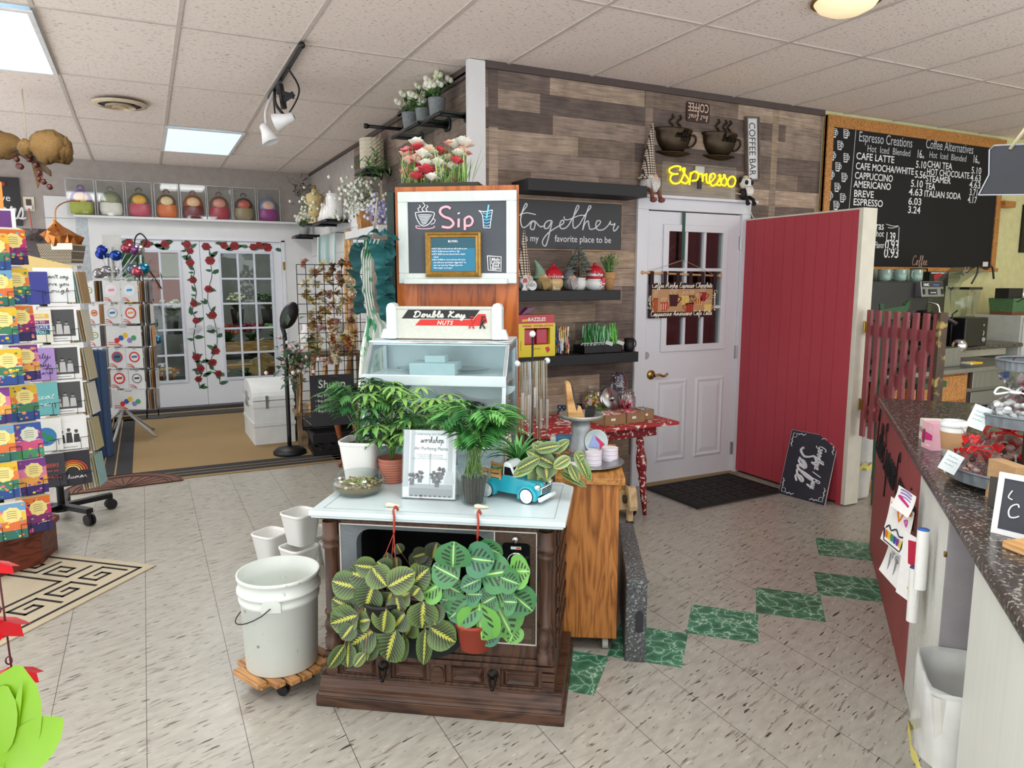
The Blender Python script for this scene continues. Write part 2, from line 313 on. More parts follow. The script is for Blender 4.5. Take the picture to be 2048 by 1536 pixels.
def marble_mat():
 m=bpy.data.materials.new('green_marble_tile');m.use_nodes=True;N=m.node_tree.nodes;L=m.node_tree.links;b=N['Principled BSDF'];b.inputs['Roughness'].default_value=.35
 tc=N.new('ShaderNodeTexCoord');n=N.new('ShaderNodeTexNoise');n.inputs['Scale'].default_value=9;n.inputs['Detail'].default_value=4;L.new(tc.outputs['Object'],n.inputs[0])
 mx=N.new('ShaderNodeMix');mx.data_type='VECTOR';mx.inputs['Factor'].default_value=.17;L.new(tc.outputs['Object'],mx.inputs['A']);L.new(n.outputs['Color'],mx.inputs['B'])
 v=N.new('ShaderNodeTexVoronoi');v.feature='DISTANCE_TO_EDGE';v.inputs['Scale'].default_value=15;L.new(mx.outputs['Result'],v.inputs['Vector'])
 r=N.new('ShaderNodeValToRGB');e=r.color_ramp.elements;e[0].position=.0;e[0].color=S('b5cbb5');e[1].position=.035;e[1].color=S('4a8568')
 x=e.new(.25);x.color=S('33694f');x=e.new(.5);x.color=S('274f3f');L.new(v.outputs['Distance'],r.inputs[0]);L.new(r.outputs[0],b.inputs['Base Color']);return m
f=MB();f.add([(-2.4,-.5,0),(9.5,-.5,0),(9.5,12.6,0),(-2.4,12.6,0)],[(0,1,2,3)]);f.m=1
for k in range(0,6):
 cx,cy,h=1.413+.4235*k,2.345+.009*k,.2137
 if k==5:cx,cy=3.54,2.75
 f.add([(cx-h,cy,.0008),(cx,cy-h,.0008),(cx+h,cy,.0008),(cx,cy+h,.0008)],[(0,1,2,3)])
f.build('floor',[floor_mat(),marble_mat()],kind='structure')
# ---------------------------------------------------------------- ceiling: lay-in tiles on a T-bar grid
CX=[-5.6,-4.95,-4.3,-3.65,-3.0,-2.35,-1.70,-1.06,-.41,.26,.90,1.54,2.16,2.785,3.42,4.04,4.65,5.26,5.87,6.48,7.09,7.7,8.3,8.9,9.5]
CY=[-3.2,-1.93,-.64,.66,1.95,3.25,4.54,5.83,7.12,8.41,9.6]
def cz(y):return CZ if y<=4.55 else(CZ-.012 if y<5.9 else 2.86)
def tile_mat():
 m=mat('ceiling_tile','e6d9cf',.9,nz=(60,.05),two=('8c7f75',75,.64,.015,(.5,1.6,1)));return m
ct=MB()
for i in range(len(CX)-1):
 for j in range(len(CY)-1):
  a,b,c,d=CX[i],CX[i+1],CY[j],CY[j+1]
  if c>=4.5 and a>=2.1:continue
  if any(a<q[0]<b and c<q[1]<d for q in TROF):continue
  ct.add([(a,c,cz(c)),(a,d,cz(d)),(b,d,cz(d)),(b,c,cz(c))],[(0,1,2,3)])
ct.m=1;g=.011
for j in range(len(CY)-1):
 c,d=CY[j],CY[j+1]
 for x in CX:
  if c>=4.5 and x>2.1:continue
  ct.add([(x-g,c,cz(c)-.006),(x-g,d,cz(d)-.006),(x+g,d,cz(d)-.006),(x+g,c,cz(c)-.006),(x-g,c,cz(c)),(x-g,d,cz(d)),(x+g,d,cz(d)),(x+g,c,cz(c))],[(0,1,2,3),(0,4,5,1),(3,2,6,7)])
for y in CY:ct.box(-5.6,9.5 if y<4.5 else 2.0,y-g,y+g,cz(y)-.0055,cz(y)+.001)
ct.m=2;ct.at()
ct.box(-5.6,9.5,-3.2,9.6,CZ+.12,CZ+.14)
CEIL=ct.build('ceiling',[tile_mat(),mat('grid_bar','c3b9b0',.5),WHITE],kind='structure')
stain=mat('water_stain','a58f78',.9)
# ---------------------------------------------------------------- plank walls
def plank_mat():
 m=mat('barn_plank',None,.75,nz=(9,.30,(1,1,1)),bump=(30,.25,(1,1,8)));nt=m.node_tree;N=nt.nodes;L=nt.links
 tc=[n for n in N if n.type=='TEX_COORD'][0];b=N['Principled BSDF'];src=b.inputs['Base Color'].links[0].from_socket
 at=N.new('ShaderNodeAttribute');at.attribute_name='Col'
 mp=N.new('ShaderNodeMapping');mp.inputs['Scale'].default_value=(2.2,2.2,34);L.new(tc.outputs['Object'],mp.inputs[0])
 t=N.new('ShaderNodeTexNoise');t.inputs['Scale'].default_value=2.2;t.inputs['Detail'].default_value=7;t.inputs['Roughness'].default_value=.68;t.inputs['Distortion'].default_value=.5;L.new(mp.outputs[0],t.inputs[0])
 mr=N.new('ShaderNodeMapRange');mr.inputs['From Min'].default_value=.33;mr.inputs['From Max'].default_value=.66;mr.inputs['To Min'].default_value=.6;mr.inputs['To Max'].default_value=1.25;L.new(t.outputs['Fac'],mr.inputs[0])
 vm=N.new('ShaderNodeVectorMath');vm.operation='SCALE';L.new(src,vm.inputs[0]);L.new(mr.outputs[0],vm.inputs['Scale']);L.new(vm.outputs[0],b.inputs['Base Color'])
 return m
PLANK=plank_mat();PC=['8d7b6e','7f6f64','6a5c54','98846f','5c4f49','766558','a38f7c','877668','63554d']
def planks(name,L_,H,seed,batt,hole=None,dark=1):
 """boards laid in rows on the local xz plane (front at y=0), with upright battens; hole=(x0,x1,z1) is left open"""
 rnd=random.Random(seed);mb=MB();z=0;row=0
 while z<H-.01:
  h=min(.125,H-z);x=-rnd.random()*.7
  while x<L_:
   ln=rnd.uniform(.45,1.15);a,b=max(x,0),min(x+ln,L_);x+=ln
   if b-a<.01:continue
   c=S(rnd.choice(PC));kk=rnd.uniform(.8,1.15)*dark;mb.c=tuple(q*kk for q in c[:3])+(1,)
   segs=[(a,b)]
   if hole and z<hole[2]-.02:
    segs=[(a,min(b,hole[0]))]if a<hole[0]else[]
    if b>hole[1]:segs.append((max(a,hole[1]),b))
   for p,q in segs:
    if q-p>.004:mb.box(p+.0008,q-.0008,0,.012,z+.0008,min(z+h-.0008,H))
  z+=h;row+=1
 for bx in batt:
  zz=0
  while zz<H:
   ln=rnd.uniform(.5,1.0);kk=rnd.uniform(.85,1.1)*dark;mb.c=tuple(q*kk for q in S(rnd.choice(PC))[:3])+(1,)
   if not(hole and hole[0]-.03<bx<hole[1]+.03 and zz<hole[2]-.02):mb.box(bx-.033,bx+.033,-.002,.01,zz+.001,min(zz+ln,H)-.001)
   zz+=ln
 mb.col('3a3230').m=1;mb.box(0,(hole or(L_,0))[0],.012,.02,0,H)
 if hole:mb.box(hole[1],L_,.012,.02,0,H);mb.box(hole[0],hole[1],.012,.02,hole[2],H)
 return mb
YW,XS,YB=4.37,1.95,9.5
mb=planks('wall',3.02,CZ,3,[.06,1.28,2.5],(1.28,2.27,2.08));WC=mb.build('wall_coffee',[PLANK,MATT],loc=(2.0,YW,0),kind='structure')
g_=MB();g_.box(5.02,9.5,YW,YW+.05,0,CZ);g_.build('wall_kitchen',mat('yellow_green_paint','c9c592',.8),kind='structure')
g_=MB();g_.box(9.4,9.5,-.5,YW,0,CZ);g_.build('wall_right',_mats['yellow_green_paint'],kind='structure')
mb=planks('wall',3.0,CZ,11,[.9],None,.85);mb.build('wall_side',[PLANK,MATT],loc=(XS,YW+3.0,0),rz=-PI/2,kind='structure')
GREY=mat('greige_paint','9c938d',.85);SHIP=mat('shiplap_white','cfcfce',.55,nz=(6,.05))
g_=MB();g_.box(XS,XS+.05,YW+3.0,YB,0,cz(9)+.01);g_.m=1
for k in range(10):g_.box(XS-.018,XS,YW+2.4,YB,.02+.228*k+.001,.02+.228*(k+1)-.002)
g_.build('wall_side_far',[GREY,SHIP],kind='structure')
g_=MB();z1=cz(9)+.01
g_.box(-5.6,-.335,YB,YB+.08,0,z1);g_.box(1.57,XS+.05,YB,YB+.08,0,z1);g_.box(-.335,1.57,YB,YB+.08,2.03,z1);g_.m=1
g_.box(-.9,-.62,YB-.015,YB,2.22,2.45);g_.box(-.9,-.62,YB-.015,YB,1.98,2.215);g_.box(-.9,-.5,YB-.015,YB,1.5,1.975);g_.box(-.5,1.95,YB-.02,YB,2.03,2.225);g_.box(1.6,1.95,YB-.02,YB,0,2.03);g_.box(-.5,-.335,YB-.02,YB,0,2.03)
g_.m=2;g_.box(-.62,-.5,YB-.018,YB,0,2.225)
g_.build('wall_back',[GREY,SHIP,GALV],kind='structure')
g_=MB();g_.box(-.62,1.95,YB-.16,YB,2.225,2.25);g_.build('trim_1',SHIP,kind='structure',bevel=.004)
g_=MB();g_.box(1.885,2.0,4.352,4.37,0,2.9);g_.box(1.885,1.95,4.37,4.40,0,2.9);g_.m=1
g_.build('trim_2',[SHIP],kind='structure',bevel=.003)
DKTR=mat('dark_moulding','4c413d',.6)
g_=MB();g_.box(2.0,5.02,YW-.02,YW,CZ-.045,CZ);g_.box(XS-.02,XS,YW+.03,YB,2.83,2.865);g_.box(XS-.02,XS,YW+.03,5.9,2.85,2.9);g_.build('trim_3',DKTR,kind='structure')
g_=MB();g_.box(3.19,3.285,YW-.022,YW+.02,0,2.048);g_.box(4.178,4.265,YW-.022,YW+.02,0,2.048);g_.box(3.19,4.265,YW-.022,YW+.02,2.048,2.13);g_.box(3.16,4.30,YW-.06,YW+.01,2.13,2.15)
DOORW=mat('door_white','d2d4d9',.4,nz=(4,.03))
g_.build('trim_4',DOORW,kind='structure',bevel=.003)
# ---------------------------------------------------------------- ceiling fixtures
PANEL=mat('light_panel','cfe6f2',.4,emit=.82,ecol='c6eaff')
for(x,y,z,p),lb in zip(TROF,['ceiling light panel above the tall wood cabinet front','ceiling light panel above the greek key rug','ceiling light panel far behind on the left','ceiling light panel far behind in the middle','ceiling light panel behind the counter','ceiling light panel left of the card racks','glowing square ceiling light panel over the mat before the glass doors','large glowing ceiling light panel cut off by the left edge of the photo','ceiling light panel in the far left corner']):
 t=thing('ceiling_light',lb,'ceiling light',(x,y,z-.008),0,'fluorescent ceiling panels')
 m.box(-.30,.30,-.615,.615,-.004,.002);m.build('diffuser',PANEL,t)
 m=MB()
 for a,b,c,d in((-.325,-.30,-.645,.645),(.30,.325,-.645,.645),(-.30,.30,-.645,-.615),(-.30,.30,.615,.645)):m.box(a,b,c,d,-.008,.003)
 m.build('frame',WHITE,t)
t=thing('ceiling_light','round flush ceiling light at the top edge of the photo','ceiling light',(3.17,2.66,CZ))
m.lathe([(.0,-.07),(.08,-.065),(.13,-.04),(.15,-.012)],28);m.build('lamp_shade',mat('lamp_glass','e8d9b8',.3,emit=.5,ecol='ffe2b0'),t)
m.cyl(.165,-.012,0,28);m.build('base',BRASS,t)
v=atZ(240,207,2.86);t=thing('ceiling_vent','round cream air vent in the ceiling left of the track lights','vent',(v.x,v.y,2.858))
m.lathe([(.19,0),(.185,-.012),(.15,-.018)],28);m.lathe([(.105,-.03),(.10,-.012),(.02,-.004)],28);m.lathe([(.06,-.04),(.05,-.02)],28);m.build('rings',mat('cream_enamel','c9b79a',.4),t)
m.disk(.155,-.006,28);m.build('duct',BLKPL,t)
# ---------------------------------------------------------------- french doors with painted roses
PANE=glass('window_glass','e6efee',.16,.01)
ROSE=mat('rose_paint',None,.55,nz=(60,.15))
def rose(m,x,z,r,y,rnd):
 for k in range(7):
  a=k*2*PI/6;q=0 if k==6 else r*.52;m.col(rnd.choice(['7e1218','8f161c','6c0f15']))
  P=[(x+q*cos(a)+r*.58*cos(b*PI/5),z+q*sin(a)+r*.5*sin(b*PI/5))for b in range(10)];m.flat(P,y-.0004*k)
 m.col('4f0a10');m.stroke([(x-.2*r,z),(x,z+.25*r),(x+.25*r,z),(x,z-.3*r),(x-.4*r,z-.1*r)],.0022,y-.0035,4,3)
def leaf2(m,x,z,a,l,y):
 w_=l*.24;c,s_=cos(a),sin(a);m.col(random.choice(['2c5a3b','3d6d49','244c33']))
 m.flat([(x+u*c-v_*s_,z+u*s_+v_*c)for u,v_ in((0,0),(l*.3,w_),(l*.65,w_*.8),(l,0),(l*.6,-w_*.7),(l*.25,-w_*.8))],y)
def french(nm,x0,x1,hand,roses,toprow,seed):
 y0=YB+.004;d=MB();zb,zt=.045,2.01;gx0,gx1,gz0,gz1=(x0+.125,x1-.255,.36,1.865)if hand>0 else(x0+.30,x1-.26,.36,1.865)
 if hand<0:gx0,gx1=x0+.13,x1-.235
 else:gx0,gx1=x0+.225,x1-.13
 d.box(x0,gx0,y0,y0+.045,zb,zt);d.box(gx1,x1,y0,y0+.045,zb,zt);d.box(gx0,gx1,y0,y0+.045,zb,gz0);d.box(gx0,gx1,y0,y0+.045,gz1,zt)
 o=d.build(nm,DOORW,kind='structure')
 q=MB();e=.028
 for a,b,c,f_ in((gx0-e,gx0,gz0-e,gz1+e),(gx1,gx1+e,gz0-e,gz1+e),(gx0,gx1,gz0-e,gz0),(gx0,gx1,gz1,gz1+e)):q.box(a,b,y0-.012,y0,c,f_)
 for k in(1,2):x=gx0+(gx1-gx0)*k/3;q.box(x-.011,x+.011,y0-.006,y0+.03,gz0,gz1)
 for k in(1,2,3,4):z=gz0+(gz1-gz0)*k/5;q.box(gx0,gx1,y0-.005,y0+.028,z-.011,z+.011)
 q.build('muntins',mat('muntin_white','c3c8d2',.4),o)
 g2=MB();g2.box(gx0,gx1,y0+.015,y0+.019,gz0,gz1);g2.build('pane',PANE,o)
 r=MB();rnd=random.Random(seed);yy=y0-.0015
 pts=[atY(px,py,y0)for px,py in roses];P=[(p.x,p.z)for p in pts]
 wig=[]
 for a,b in zip(P,P[1:]):
  wig+=[a,((a[0]+b[0])/2+rnd.choice((-1,1))*.03,(a[1]+b[1])/2)]
 wig+=[P[-1],(P[-1][0]+.01,P[-1][1]-.12)]
 r.col('2c4d3a');r.stroke(wig,.005,yy,4,5)
 for a in wig[::1]:
  for k in range(2):leaf2(r,a[0]+rnd.uniform(-.01,.01),a[1]+rnd.uniform(-.05,.05),rnd.uniform(-.4,3.4),rnd.uniform(.06,.12),yy-.001)
 T=[(atY(px,py,y0).x,atY(px,py,y0).z)for px,py in toprow]
 r.col('2c4d3a');r.stroke([(T[0][0]-.1,T[0][1]+.02)]+T+[(T[-1][0]+.03,T[-1][1])],.004,yy,4,5)
 for a in T:
  for k in range(3):leaf2(r,a[0]+rnd.uniform(-.12,.12),a[1]+rnd.uniform(-.03,.03),rnd.choice((0,PI))+rnd.uniform(-.5,.5),rnd.uniform(.07,.13),yy-.001)
 for a in P+T:rose(r,a[0],a[1],rnd.uniform(.036,.052),yy-.002,rnd)
 r.build('painted_roses',ROSE,o)
 h=MB();hx=x1-.06 if hand<0 else x0+.06;s_=-hand
 h.at((hx,y0,.98),rx=PI/2);h.cyl(.033,0,.012,18);h.cyl(.012,.012,.05,10);h.at();h.bar((hx,y0-.05,.98),(hx+s_*-.11,y0-.05,.965),.016,.02)
 h.build('door_handle',STEEL,o)
 return o
rl=[(374,489),(380,502),(380,525),(386,560),(388,607),(392,641),(393,714),(401,737),(397,758)]
rr=[(412,493),(420,521),(417,578),(425,630),(432,702),(425,725),(437,747)]
french('door_1',-.33,.625,-1,rl,[(258,485),(293,488),(330,488)],3)
french('door_2',.63,1.56,1,rr,[(448,491),(469,492),(506,494),(518,491),(535,495)],5)
g_=MB();g_.box(-.36,-.335,YB-.03,YB+.06,0,2.03);g_.box(1.562,1.60,YB-.03,YB+.06,0,2.03);g_.box(-.36,1.6,YB-.03,YB+.06,2.012,2.05);g_.build('trim_5',DOORW,kind='structure')
g_=MB();g_.box(-.34,1.57,YB-.10,YB+.05,0,.042);g_.build('trim_6',mat('sill_metal','4a4542',.4,.6),kind='structure',bevel=.004)
for z in(.45,1.72):
 p=(1.585,YB-.034,z);m.box(-.012,.012,0,.006,-.05,.05);m.at((-.012,-.003,0));m.cyl(.006,-.05,.05,8);m.build('trim_7',BRASS,loc=p,kind='structure')
 # ---------------------------------------------------------------- the flower room behind the glass doors
g_=MB();g_.box(-2.2,3.2,12.5,12.6,0,2.7);g_.build('wall_flower_room',mat('concrete_grey','8d8f8c',.9,nz=(3,.2)),kind='structure')
g_=MB();g_.box(-2.3,-2.2,YB+.08,12.6,0,2.7);g_.box(3.2,3.3,YB+.08,12.6,0,2.7);g_.build('wall_flower_room_sides',_mats['concrete_grey'],kind='structure')
g_=MB();g_.box(-2.2,3.2,YB+.08,12.6,2.6,2.7);g_.build('ceiling_flower_room',WHITE,kind='structure')
g_=MB();g_.box(.60,.95,10.6,10.9,0,2.6);g_.build('trim_8',_mats['concrete_grey'],kind='structure')
area('flower_room_lamp',(.3,10.6,2.55),1.2,.4,26,(1,.97,.92));area('flower_room_lamp',(1.8,11.2,2.55),.5,.5,13,(1,.97,.92))
m.c=S('b5512f');m.box(-.72,.72,-.02,.02,0,1.3);m.c=S('3f7a4a');m.box(-.5,-.1,-.03,-.02,.35,.9);m.c=S('d9d2c2');m.box(.1,.5,-.03,-.02,.45,.8)
m.build('wall_panel',PAINT,loc=(.15,12.45,1.15),label='terracotta coloured display panel seen through the left glass door',cat='panel')
def blooms(m,x,y,z,R,n,hues,rnd,r=(.02,.04),flat_=.7):
 for k in range(n):
  a,q=rnd.uniform(0,2*PI),R*math.sqrt(rnd.random());rr=rnd.uniform(*r);m.col(rnd.choice(hues))
  m.ball((x+q*cos(a),y+q*sin(a),z+rnd.uniform(-.35,.5)*R),rr,6,(1,1,flat_))
def leaf(m,base,d,L_,wd,droop=.4,n=4,fold=.12,roll=0,wave=0):
 """a curved leaf blade with uv (u across -> 0..1, v along)"""
 d=Vector(d).normalized();side=d.cross(Vector((0,0,1)))
 side=side.normalized()if side.length>1e-3 else Vector((1,0,0));up=side.cross(d).normalized()
 if roll:q=Matrix.Rotation(roll,3,d);side=q@side;up=q@up
 b=Vector(base);vs_=[];uv=[];p=b.copy();dd=d.copy()
 for i in range(n+1):
  t=i/n;ww=wd*(sin(PI*min(1,t*.93+.045))**.75)if 0<i<n else wd*.06
  for u in(-1,0,1):
   vs_.append(p+side*u*ww/2+up*(abs(u)*fold*ww+wave*ww*sin(t*9+u)));uv.append(((u+1)/2,t))
  dd=(dd+Vector((0,0,-1))*droop/n).normalized();p=p+dd*L_/n;up=side.cross(dd).normalized()
 fs=[(i*3+k,i*3+k+1,i*3+k+4,i*3+k+3)for i in range(n)for k in(0,1)]
 return m.add(vs_,fs,True,uv)
def tuft(m,x,y,z,n,L_,wd,rnd,hues,spread=1.,droop=.6):
 for k in range(n):
  a=rnd.uniform(0,2*PI);s_=rnd.uniform(.15,spread);m.col(rnd.choice(hues))
  leaf(m,(x,y,z),(cos(a)*s_,sin(a)*s_,1),L_*rnd.uniform(.6,1.1),wd,droop,3)
GREENS=['3f6b34','4f7d3c','2f5429','5d8a48']
def bouquet(x,y,z,hues,label,seed,k=.8,pot='2b2d2e',name='flower_bucket'):
 rnd=random.Random(seed);t=thing(name,label,'flowers',(x,y,z),0,'bunches in the flower room')
 m=MB();m.lathe([(.0,.0),(.09*k,0),(.12*k,.26*k),(.108*k,.26*k),(.1*k,.22*k)],16);m.build('bucket',mat('bucket_'+pot,pot,.5),t)
 m=MB();tuft(m,0,0,.22*k,26,.3*k,.05*k,rnd,GREENS,.8);m.build('foliage',LEAFM,t)
 m=MB();blooms(m,0,0,.45*k,.18*k,30,hues,rnd,(.025*k,.05*k));m.build('blossoms',PAINT,t)
bl=[(-.25,10.3,0,['d9c03a','e2cf6a'],'bunch of yellow flowers just behind the left glass door'),(.15,10.9,0,['8f7aa8','c9b8d6','dcdcd0'],'bunch of lilac flowers low behind the left glass door'),(-.15,11.75,.825,['e4c23c','c99a2a'],'bunch of golden sprays high behind the left glass door'),(.35,11.75,.825,['e8e0cc','f0ead8'],'cream bunch on the stand behind the left glass door'),(1.2,11.25,.925,['ece8cf','dfe2c0'],'cream and white bunch behind the upper right glass door'),(1.62,11.25,.925,['3f5f38','5d7d4e'],'dark leafy bunch at the upper right behind the right door'),(1.0,10.78,.505,['c23a55','d9604f','e27a6a'],'red and pink bunch in the middle of the right door'),(1.33,10.78,.505,['b5405f','8f2a4a'],'magenta bunch beside the red one in the right door'),(1.66,10.78,.505,['7fa05a','94b56a'],'round green bunch at the right edge of the right door'),(.85,10.42,.0,['d5cfa2','e5dfb8','b8b070'],'pale yellow bunch low behind the right door'),(1.22,10.5,0,['c9b24f','8aa04f'],'small yellow and green bunch on the flower room floor'),(.2,10.2,.0,['cfc9b8','b5572f','d9a03a'],'mixed bunch with orange blooms beside the bench'),(-.5,10.9,0,['6f4f9a','9a86bf'],'purple bunch behind the balloon packet rack')]
for i,b in enumerate(bl):bouquet(*b,40+i)
t=thing('flower_stand','dark stepped stand holding bunches behind the right glass door','stand',(1.3,11.05,0))
m.box(-.45,.5,-.4,.35,.46,.5);m.box(-.2,.5,-.02,.35,.88,.92);m.build('shelf',BLKPL,t)
for sx in(-.43,.46):m.box(sx,sx+.03,-.2,.33,0,.9 if sx>0 else .46);m.build('side',BLKPL,t)
t=thing('flower_stand','dark table behind the left glass door with bunches on it','stand',(.05,11.75,0))
m.box(-.5,.6,-.3,.35,.78,.82);m.build('tabletop',BLKPL,t)
for sx in(-.48,.55):
 m.box(sx,sx+.04,-.28,-.24,0,.78);m.build('leg',BLKPL,t)
t=thing('wooden_bench','pale wooden bench standing behind the right glass door','bench',(1.2,9.95,0),R_(8))
m.box(-.5,.5,0,.3,.42,.46);m.build('seat',PINE,t)
m.box(-.5,.5,.26,.3,.58,.74);m.build('backrest',PINE,t)
for sx in(-.5,.43):
 for sy in(0,.25):m.box(sx,sx+.07,sy,sy+.05,0,.42 if sy==0 else .76);m.build('leg',PINE,t)
m.box(-.09,.09,-.004,.004,0,.32);m.build('price_board',PINE,loc=(1.19,YB+.10,.36),ry=R_(32),label='tilted wooden tag leaning inside the right glass door',cat='tag')
m.box(-.19,.19,-.14,.14,0,.42);m.c=S('c4a583');m.build('cardboard_box',mat('cardboard','8f6f4f',.8,nz=(12,.08)),loc=(1.62,10.55,0),label='brown box on the floor behind the right glass door',cat='box')
# ---------------------------------------------------------------- the store room behind the coffee door
DARKR=mat('store_room_maroon','4a2a2c',.8)
g_=MB();g_.box(2.0,5.4,5.5,5.6,0,2.88)
for k in range(26):g_.box(3.5,4.6,5.47,5.5,.4+.09*k,.4+.09*k+.06)
g_.build('wall_store_room',DARKR,kind='structure')
g_=MB();g_.box(2.0,2.05,YW+.05,5.5,0,2.88);g_.box(5.35,5.4,YW+.06,5.5,0,2.88);g_.build('wall_store_room_sides',DARKR,kind='structure')
g_=MB();g_.box(2.0,5.4,YW+.03,5.6,2.88,2.9);g_.build('ceiling_store_room',DARKR,kind='structure')
area('store_room_lamp',(3.8,4.9,2.8),.4,.3,3.5,(1,.85,.7))
tuft_=MB();rnd=random.Random(5);tuft(tuft_,0,0,.3,40,.5,.05,rnd,['5a6a3a','7d7a4a','4a5a34'],.8);blooms(tuft_,0,0,.75,.2,30,['b8a860','8a8a50'],rnd)
tuft_.col('5d4a3f');tuft_.cyl(.1,0,.32,14);tuft_.build('potted_plant',LEAFM,loc=(3.6,4.85,1.18),label='dim leafy plant behind the glass of the coffee door',cat='plant')
m.box(-.3,.3,-.2,.2,1.14,1.18);[m.box(sx,sx+.04,sy,sy+.04,0,1.14)for sx in(-.28,.24)for sy in(-.18,.14)];m.build('side_stand',DARKR,loc=(3.6,4.85,0),label='dark stand behind the coffee door glass under a plant',cat='stand')
# ---------------------------------------------------------------- coffee-room door
y0=YW-.004;x0,x1=3.288,4.176;gx0,gx1,gz0,gz1=3.475,4.005,1.055,1.905
d=MB();d.box(x0,gx0,y0,y0+.04,.012,2.04);d.box(gx1,x1,y0,y0+.04,.012,2.04);d.box(gx0,gx1,y0,y0+.04,.012,gz0);d.box(gx0,gx1,y0,y0+.04,gz1,2.04)
o=d.build('door_3',DOORW,kind='structure')
q=MB();e=.045
for a,b,c,f_ in((gx0-e,gx0+.005,gz0-e,gz1+e),(gx1-.005,gx1+e,gz0-e,gz1+e),(gx0,gx1,gz0-e,gz0+.005),(gx0,gx1,gz1-.005,gz1+e)):q.box(a,b,y0-.014,y0,c,f_)
for k in(1,2):x=gx0+(gx1-gx0)*k/3;q.box(x-.012,x+.012,y0-.005,y0+.03,gz0,gz1)
for k in(1,2):z=gz0+(gz1-gz0)*k/3;q.box(gx0,gx1,y0-.004,y0+.028,z-.012,z+.012)
q.build('muntins',DOORW,o,bevel=.003)
g2=MB();g2.box(gx0,gx1,y0+.015,y0+.019,gz0,gz1);g2.build('pane',PANE,o)
for a,b in((3.40,3.70),(3.78,4.07)):
 q=MB();z_,zt=.16,.80
 for i,(e,yy)in enumerate(((0,.0),(.018,-.007),(.036,-.001),(.07,-.008))):
  pass
 q.add([(a,y0,z_),(b,y0,z_),(b,y0,zt),(a,y0,zt),(a+.02,y0-.009,z_+.02),(b-.02,y0-.009,z_+.02),(b-.02,y0-.009,zt-.02),(a+.02,y0-.009,zt-.02),(a+.04,y0-.002,z_+.04),(b-.04,y0-.002,z_+.04),(b-.04,y0-.002,zt-.04),(a+.04,y0-.002,zt-.04),(a+.075,y0-.009,z_+.075),(b-.075,y0-.009,z_+.075),(b-.075,y0-.009,zt-.075),(a+.075,y0-.009,zt-.075)],[(i*4+k,i*4+(k+1)%4,i*4+4+(k+1)%4,i*4+4+k)for i in range(3)for k in range(4)]+[(12,13,14,15)])
 q.build('raised_panel',DOORW,o)
h=MB();p=atY(1297,750,y0);h.at((p.x+.02,y0,p.z),rx=PI/2);h.lathe([(.036,0),(.036,.008),(.026,.016),(.012,.018),(.012,.05)],20);h.at()
h.tube(crom([(p.x+.02,y0-.05,p.z),(p.x+.06,y0-.055,p.z+.004),(p.x+.10,y0-.055,p.z-.010),(p.x+.135,y0-.055,p.z+.008)],6),.009,8);h.build('door_handle',BRASS,o)
p=atY(1292,711,y0);h=MB();h.at((p.x,y0,p.z),rx=PI/2);h.cyl(.028,0,.004,20);h.build('blanking_plate',STEEL,o)
for z in(1.83,.98,.2):h=MB();h.box(4.166,4.19,y0-.012,y0,z-.05,z+.05);h.at((4.178,y0-.014,z));h.cyl(.007,-.05,.05,8);h.build('hinge',STEEL,o)
h=MB();h.box(3.29,4.176,YW-.10,YW+.03,0,.012);h.build('trim_9',mat('oak_sill','8a7142',.5),kind='structure')
t=thing('hanging_banner','brown cloth coffee banner with painted mugs hanging on the white door','banner',(0,y0-.02,0))
A=[atY(px,py,y0-.02)for px,py in((1285,545),(1439,552),(1298,559),(1432,566),(1298,632),(1429,633),(1366,520))]
m.rod((A[0].x,0,A[0].z),(A[1].x,0,A[1].z),.008,10);[m.ball((p.x,0,p.z),.015,10)for p in A[:2]];m.build('dowel',PINE,t)
m.tube([(A[0].x+.03,-.002,A[0].z),(A[6].x,-.004,A[6].z),(A[1].x-.03,-.002,A[1].z)],.0016,5);m.build('cord',mat('twine','b5aa90',.8),t)
m.box(A[6].x-.013,A[6].x+.013,.002,.005,A[6].z,2.045);m.build('ribbon',mat('green_ribbon','1d4a3a',.5),t)
cx0,cx1,cz0,cz1=A[2].x,A[3].x,A[5].z,A[3].z
m.col('2f1a1c');m.box(cx0,cx1,-.002,.002,cz0,cz1)
for k in range(6):x=cx0+.02+(cx1-cx0-.04)*k/5;m.box(x-.016,x+.016,-.011,-.009,cz1-.01,A[0].z+.01);m.box(x-.016,x+.016,.009,.011,cz1-.01,A[0].z+.01)
W_,H_=cx1-cx0,cz1-cz0;m.col('b58d63');m.box(cx0+.045*W_,cx1-.05*W_,-.003,-.002,cz0+.17*H_,cz1-.17*H_)
def mugflat(m,x,z,w_,h_,c,c2,y,left=0):
 m.col(c);m.flat([(x-w_/2,z+h_/2),(x+w_/2,z+h_/2),(x+w_*.38,z-h_/2),(x-w_*.38,z-h_/2)][::-1],y)
 s_=-1 if left else 1;m.stroke([(x+s_*w_*.45,z+h_*.3),(x+s_*w_*.8,z+h_*.15),(x+s_*w_*.4,z-h_*.25)],h_*.05,y,4,4)
 m.col(c2);[m.flat([(x-w_*.42+k*w_*.3,z+h_*.35),(x-w_*.3+k*w_*.3,z+h_*.35),(x-w_*.3+k*w_*.27,z-h_*.4),(x-w_*.4+k*w_*.27,z-h_*.4)][::-1],y-.0005)for k in range(3)]
 m.col('e6d9c4');[m.stroke([(x+o,z+h_*.5),(x+o-.2*w_,z+h_*.75),(x+o+.15*w_,z+h_*.85),(x+o,z+h_*1.02),(x+o-.12*w_,z+h_*.9)],.0016,y-.001,4,3)for o in(-.2*w_,.2*w_)]
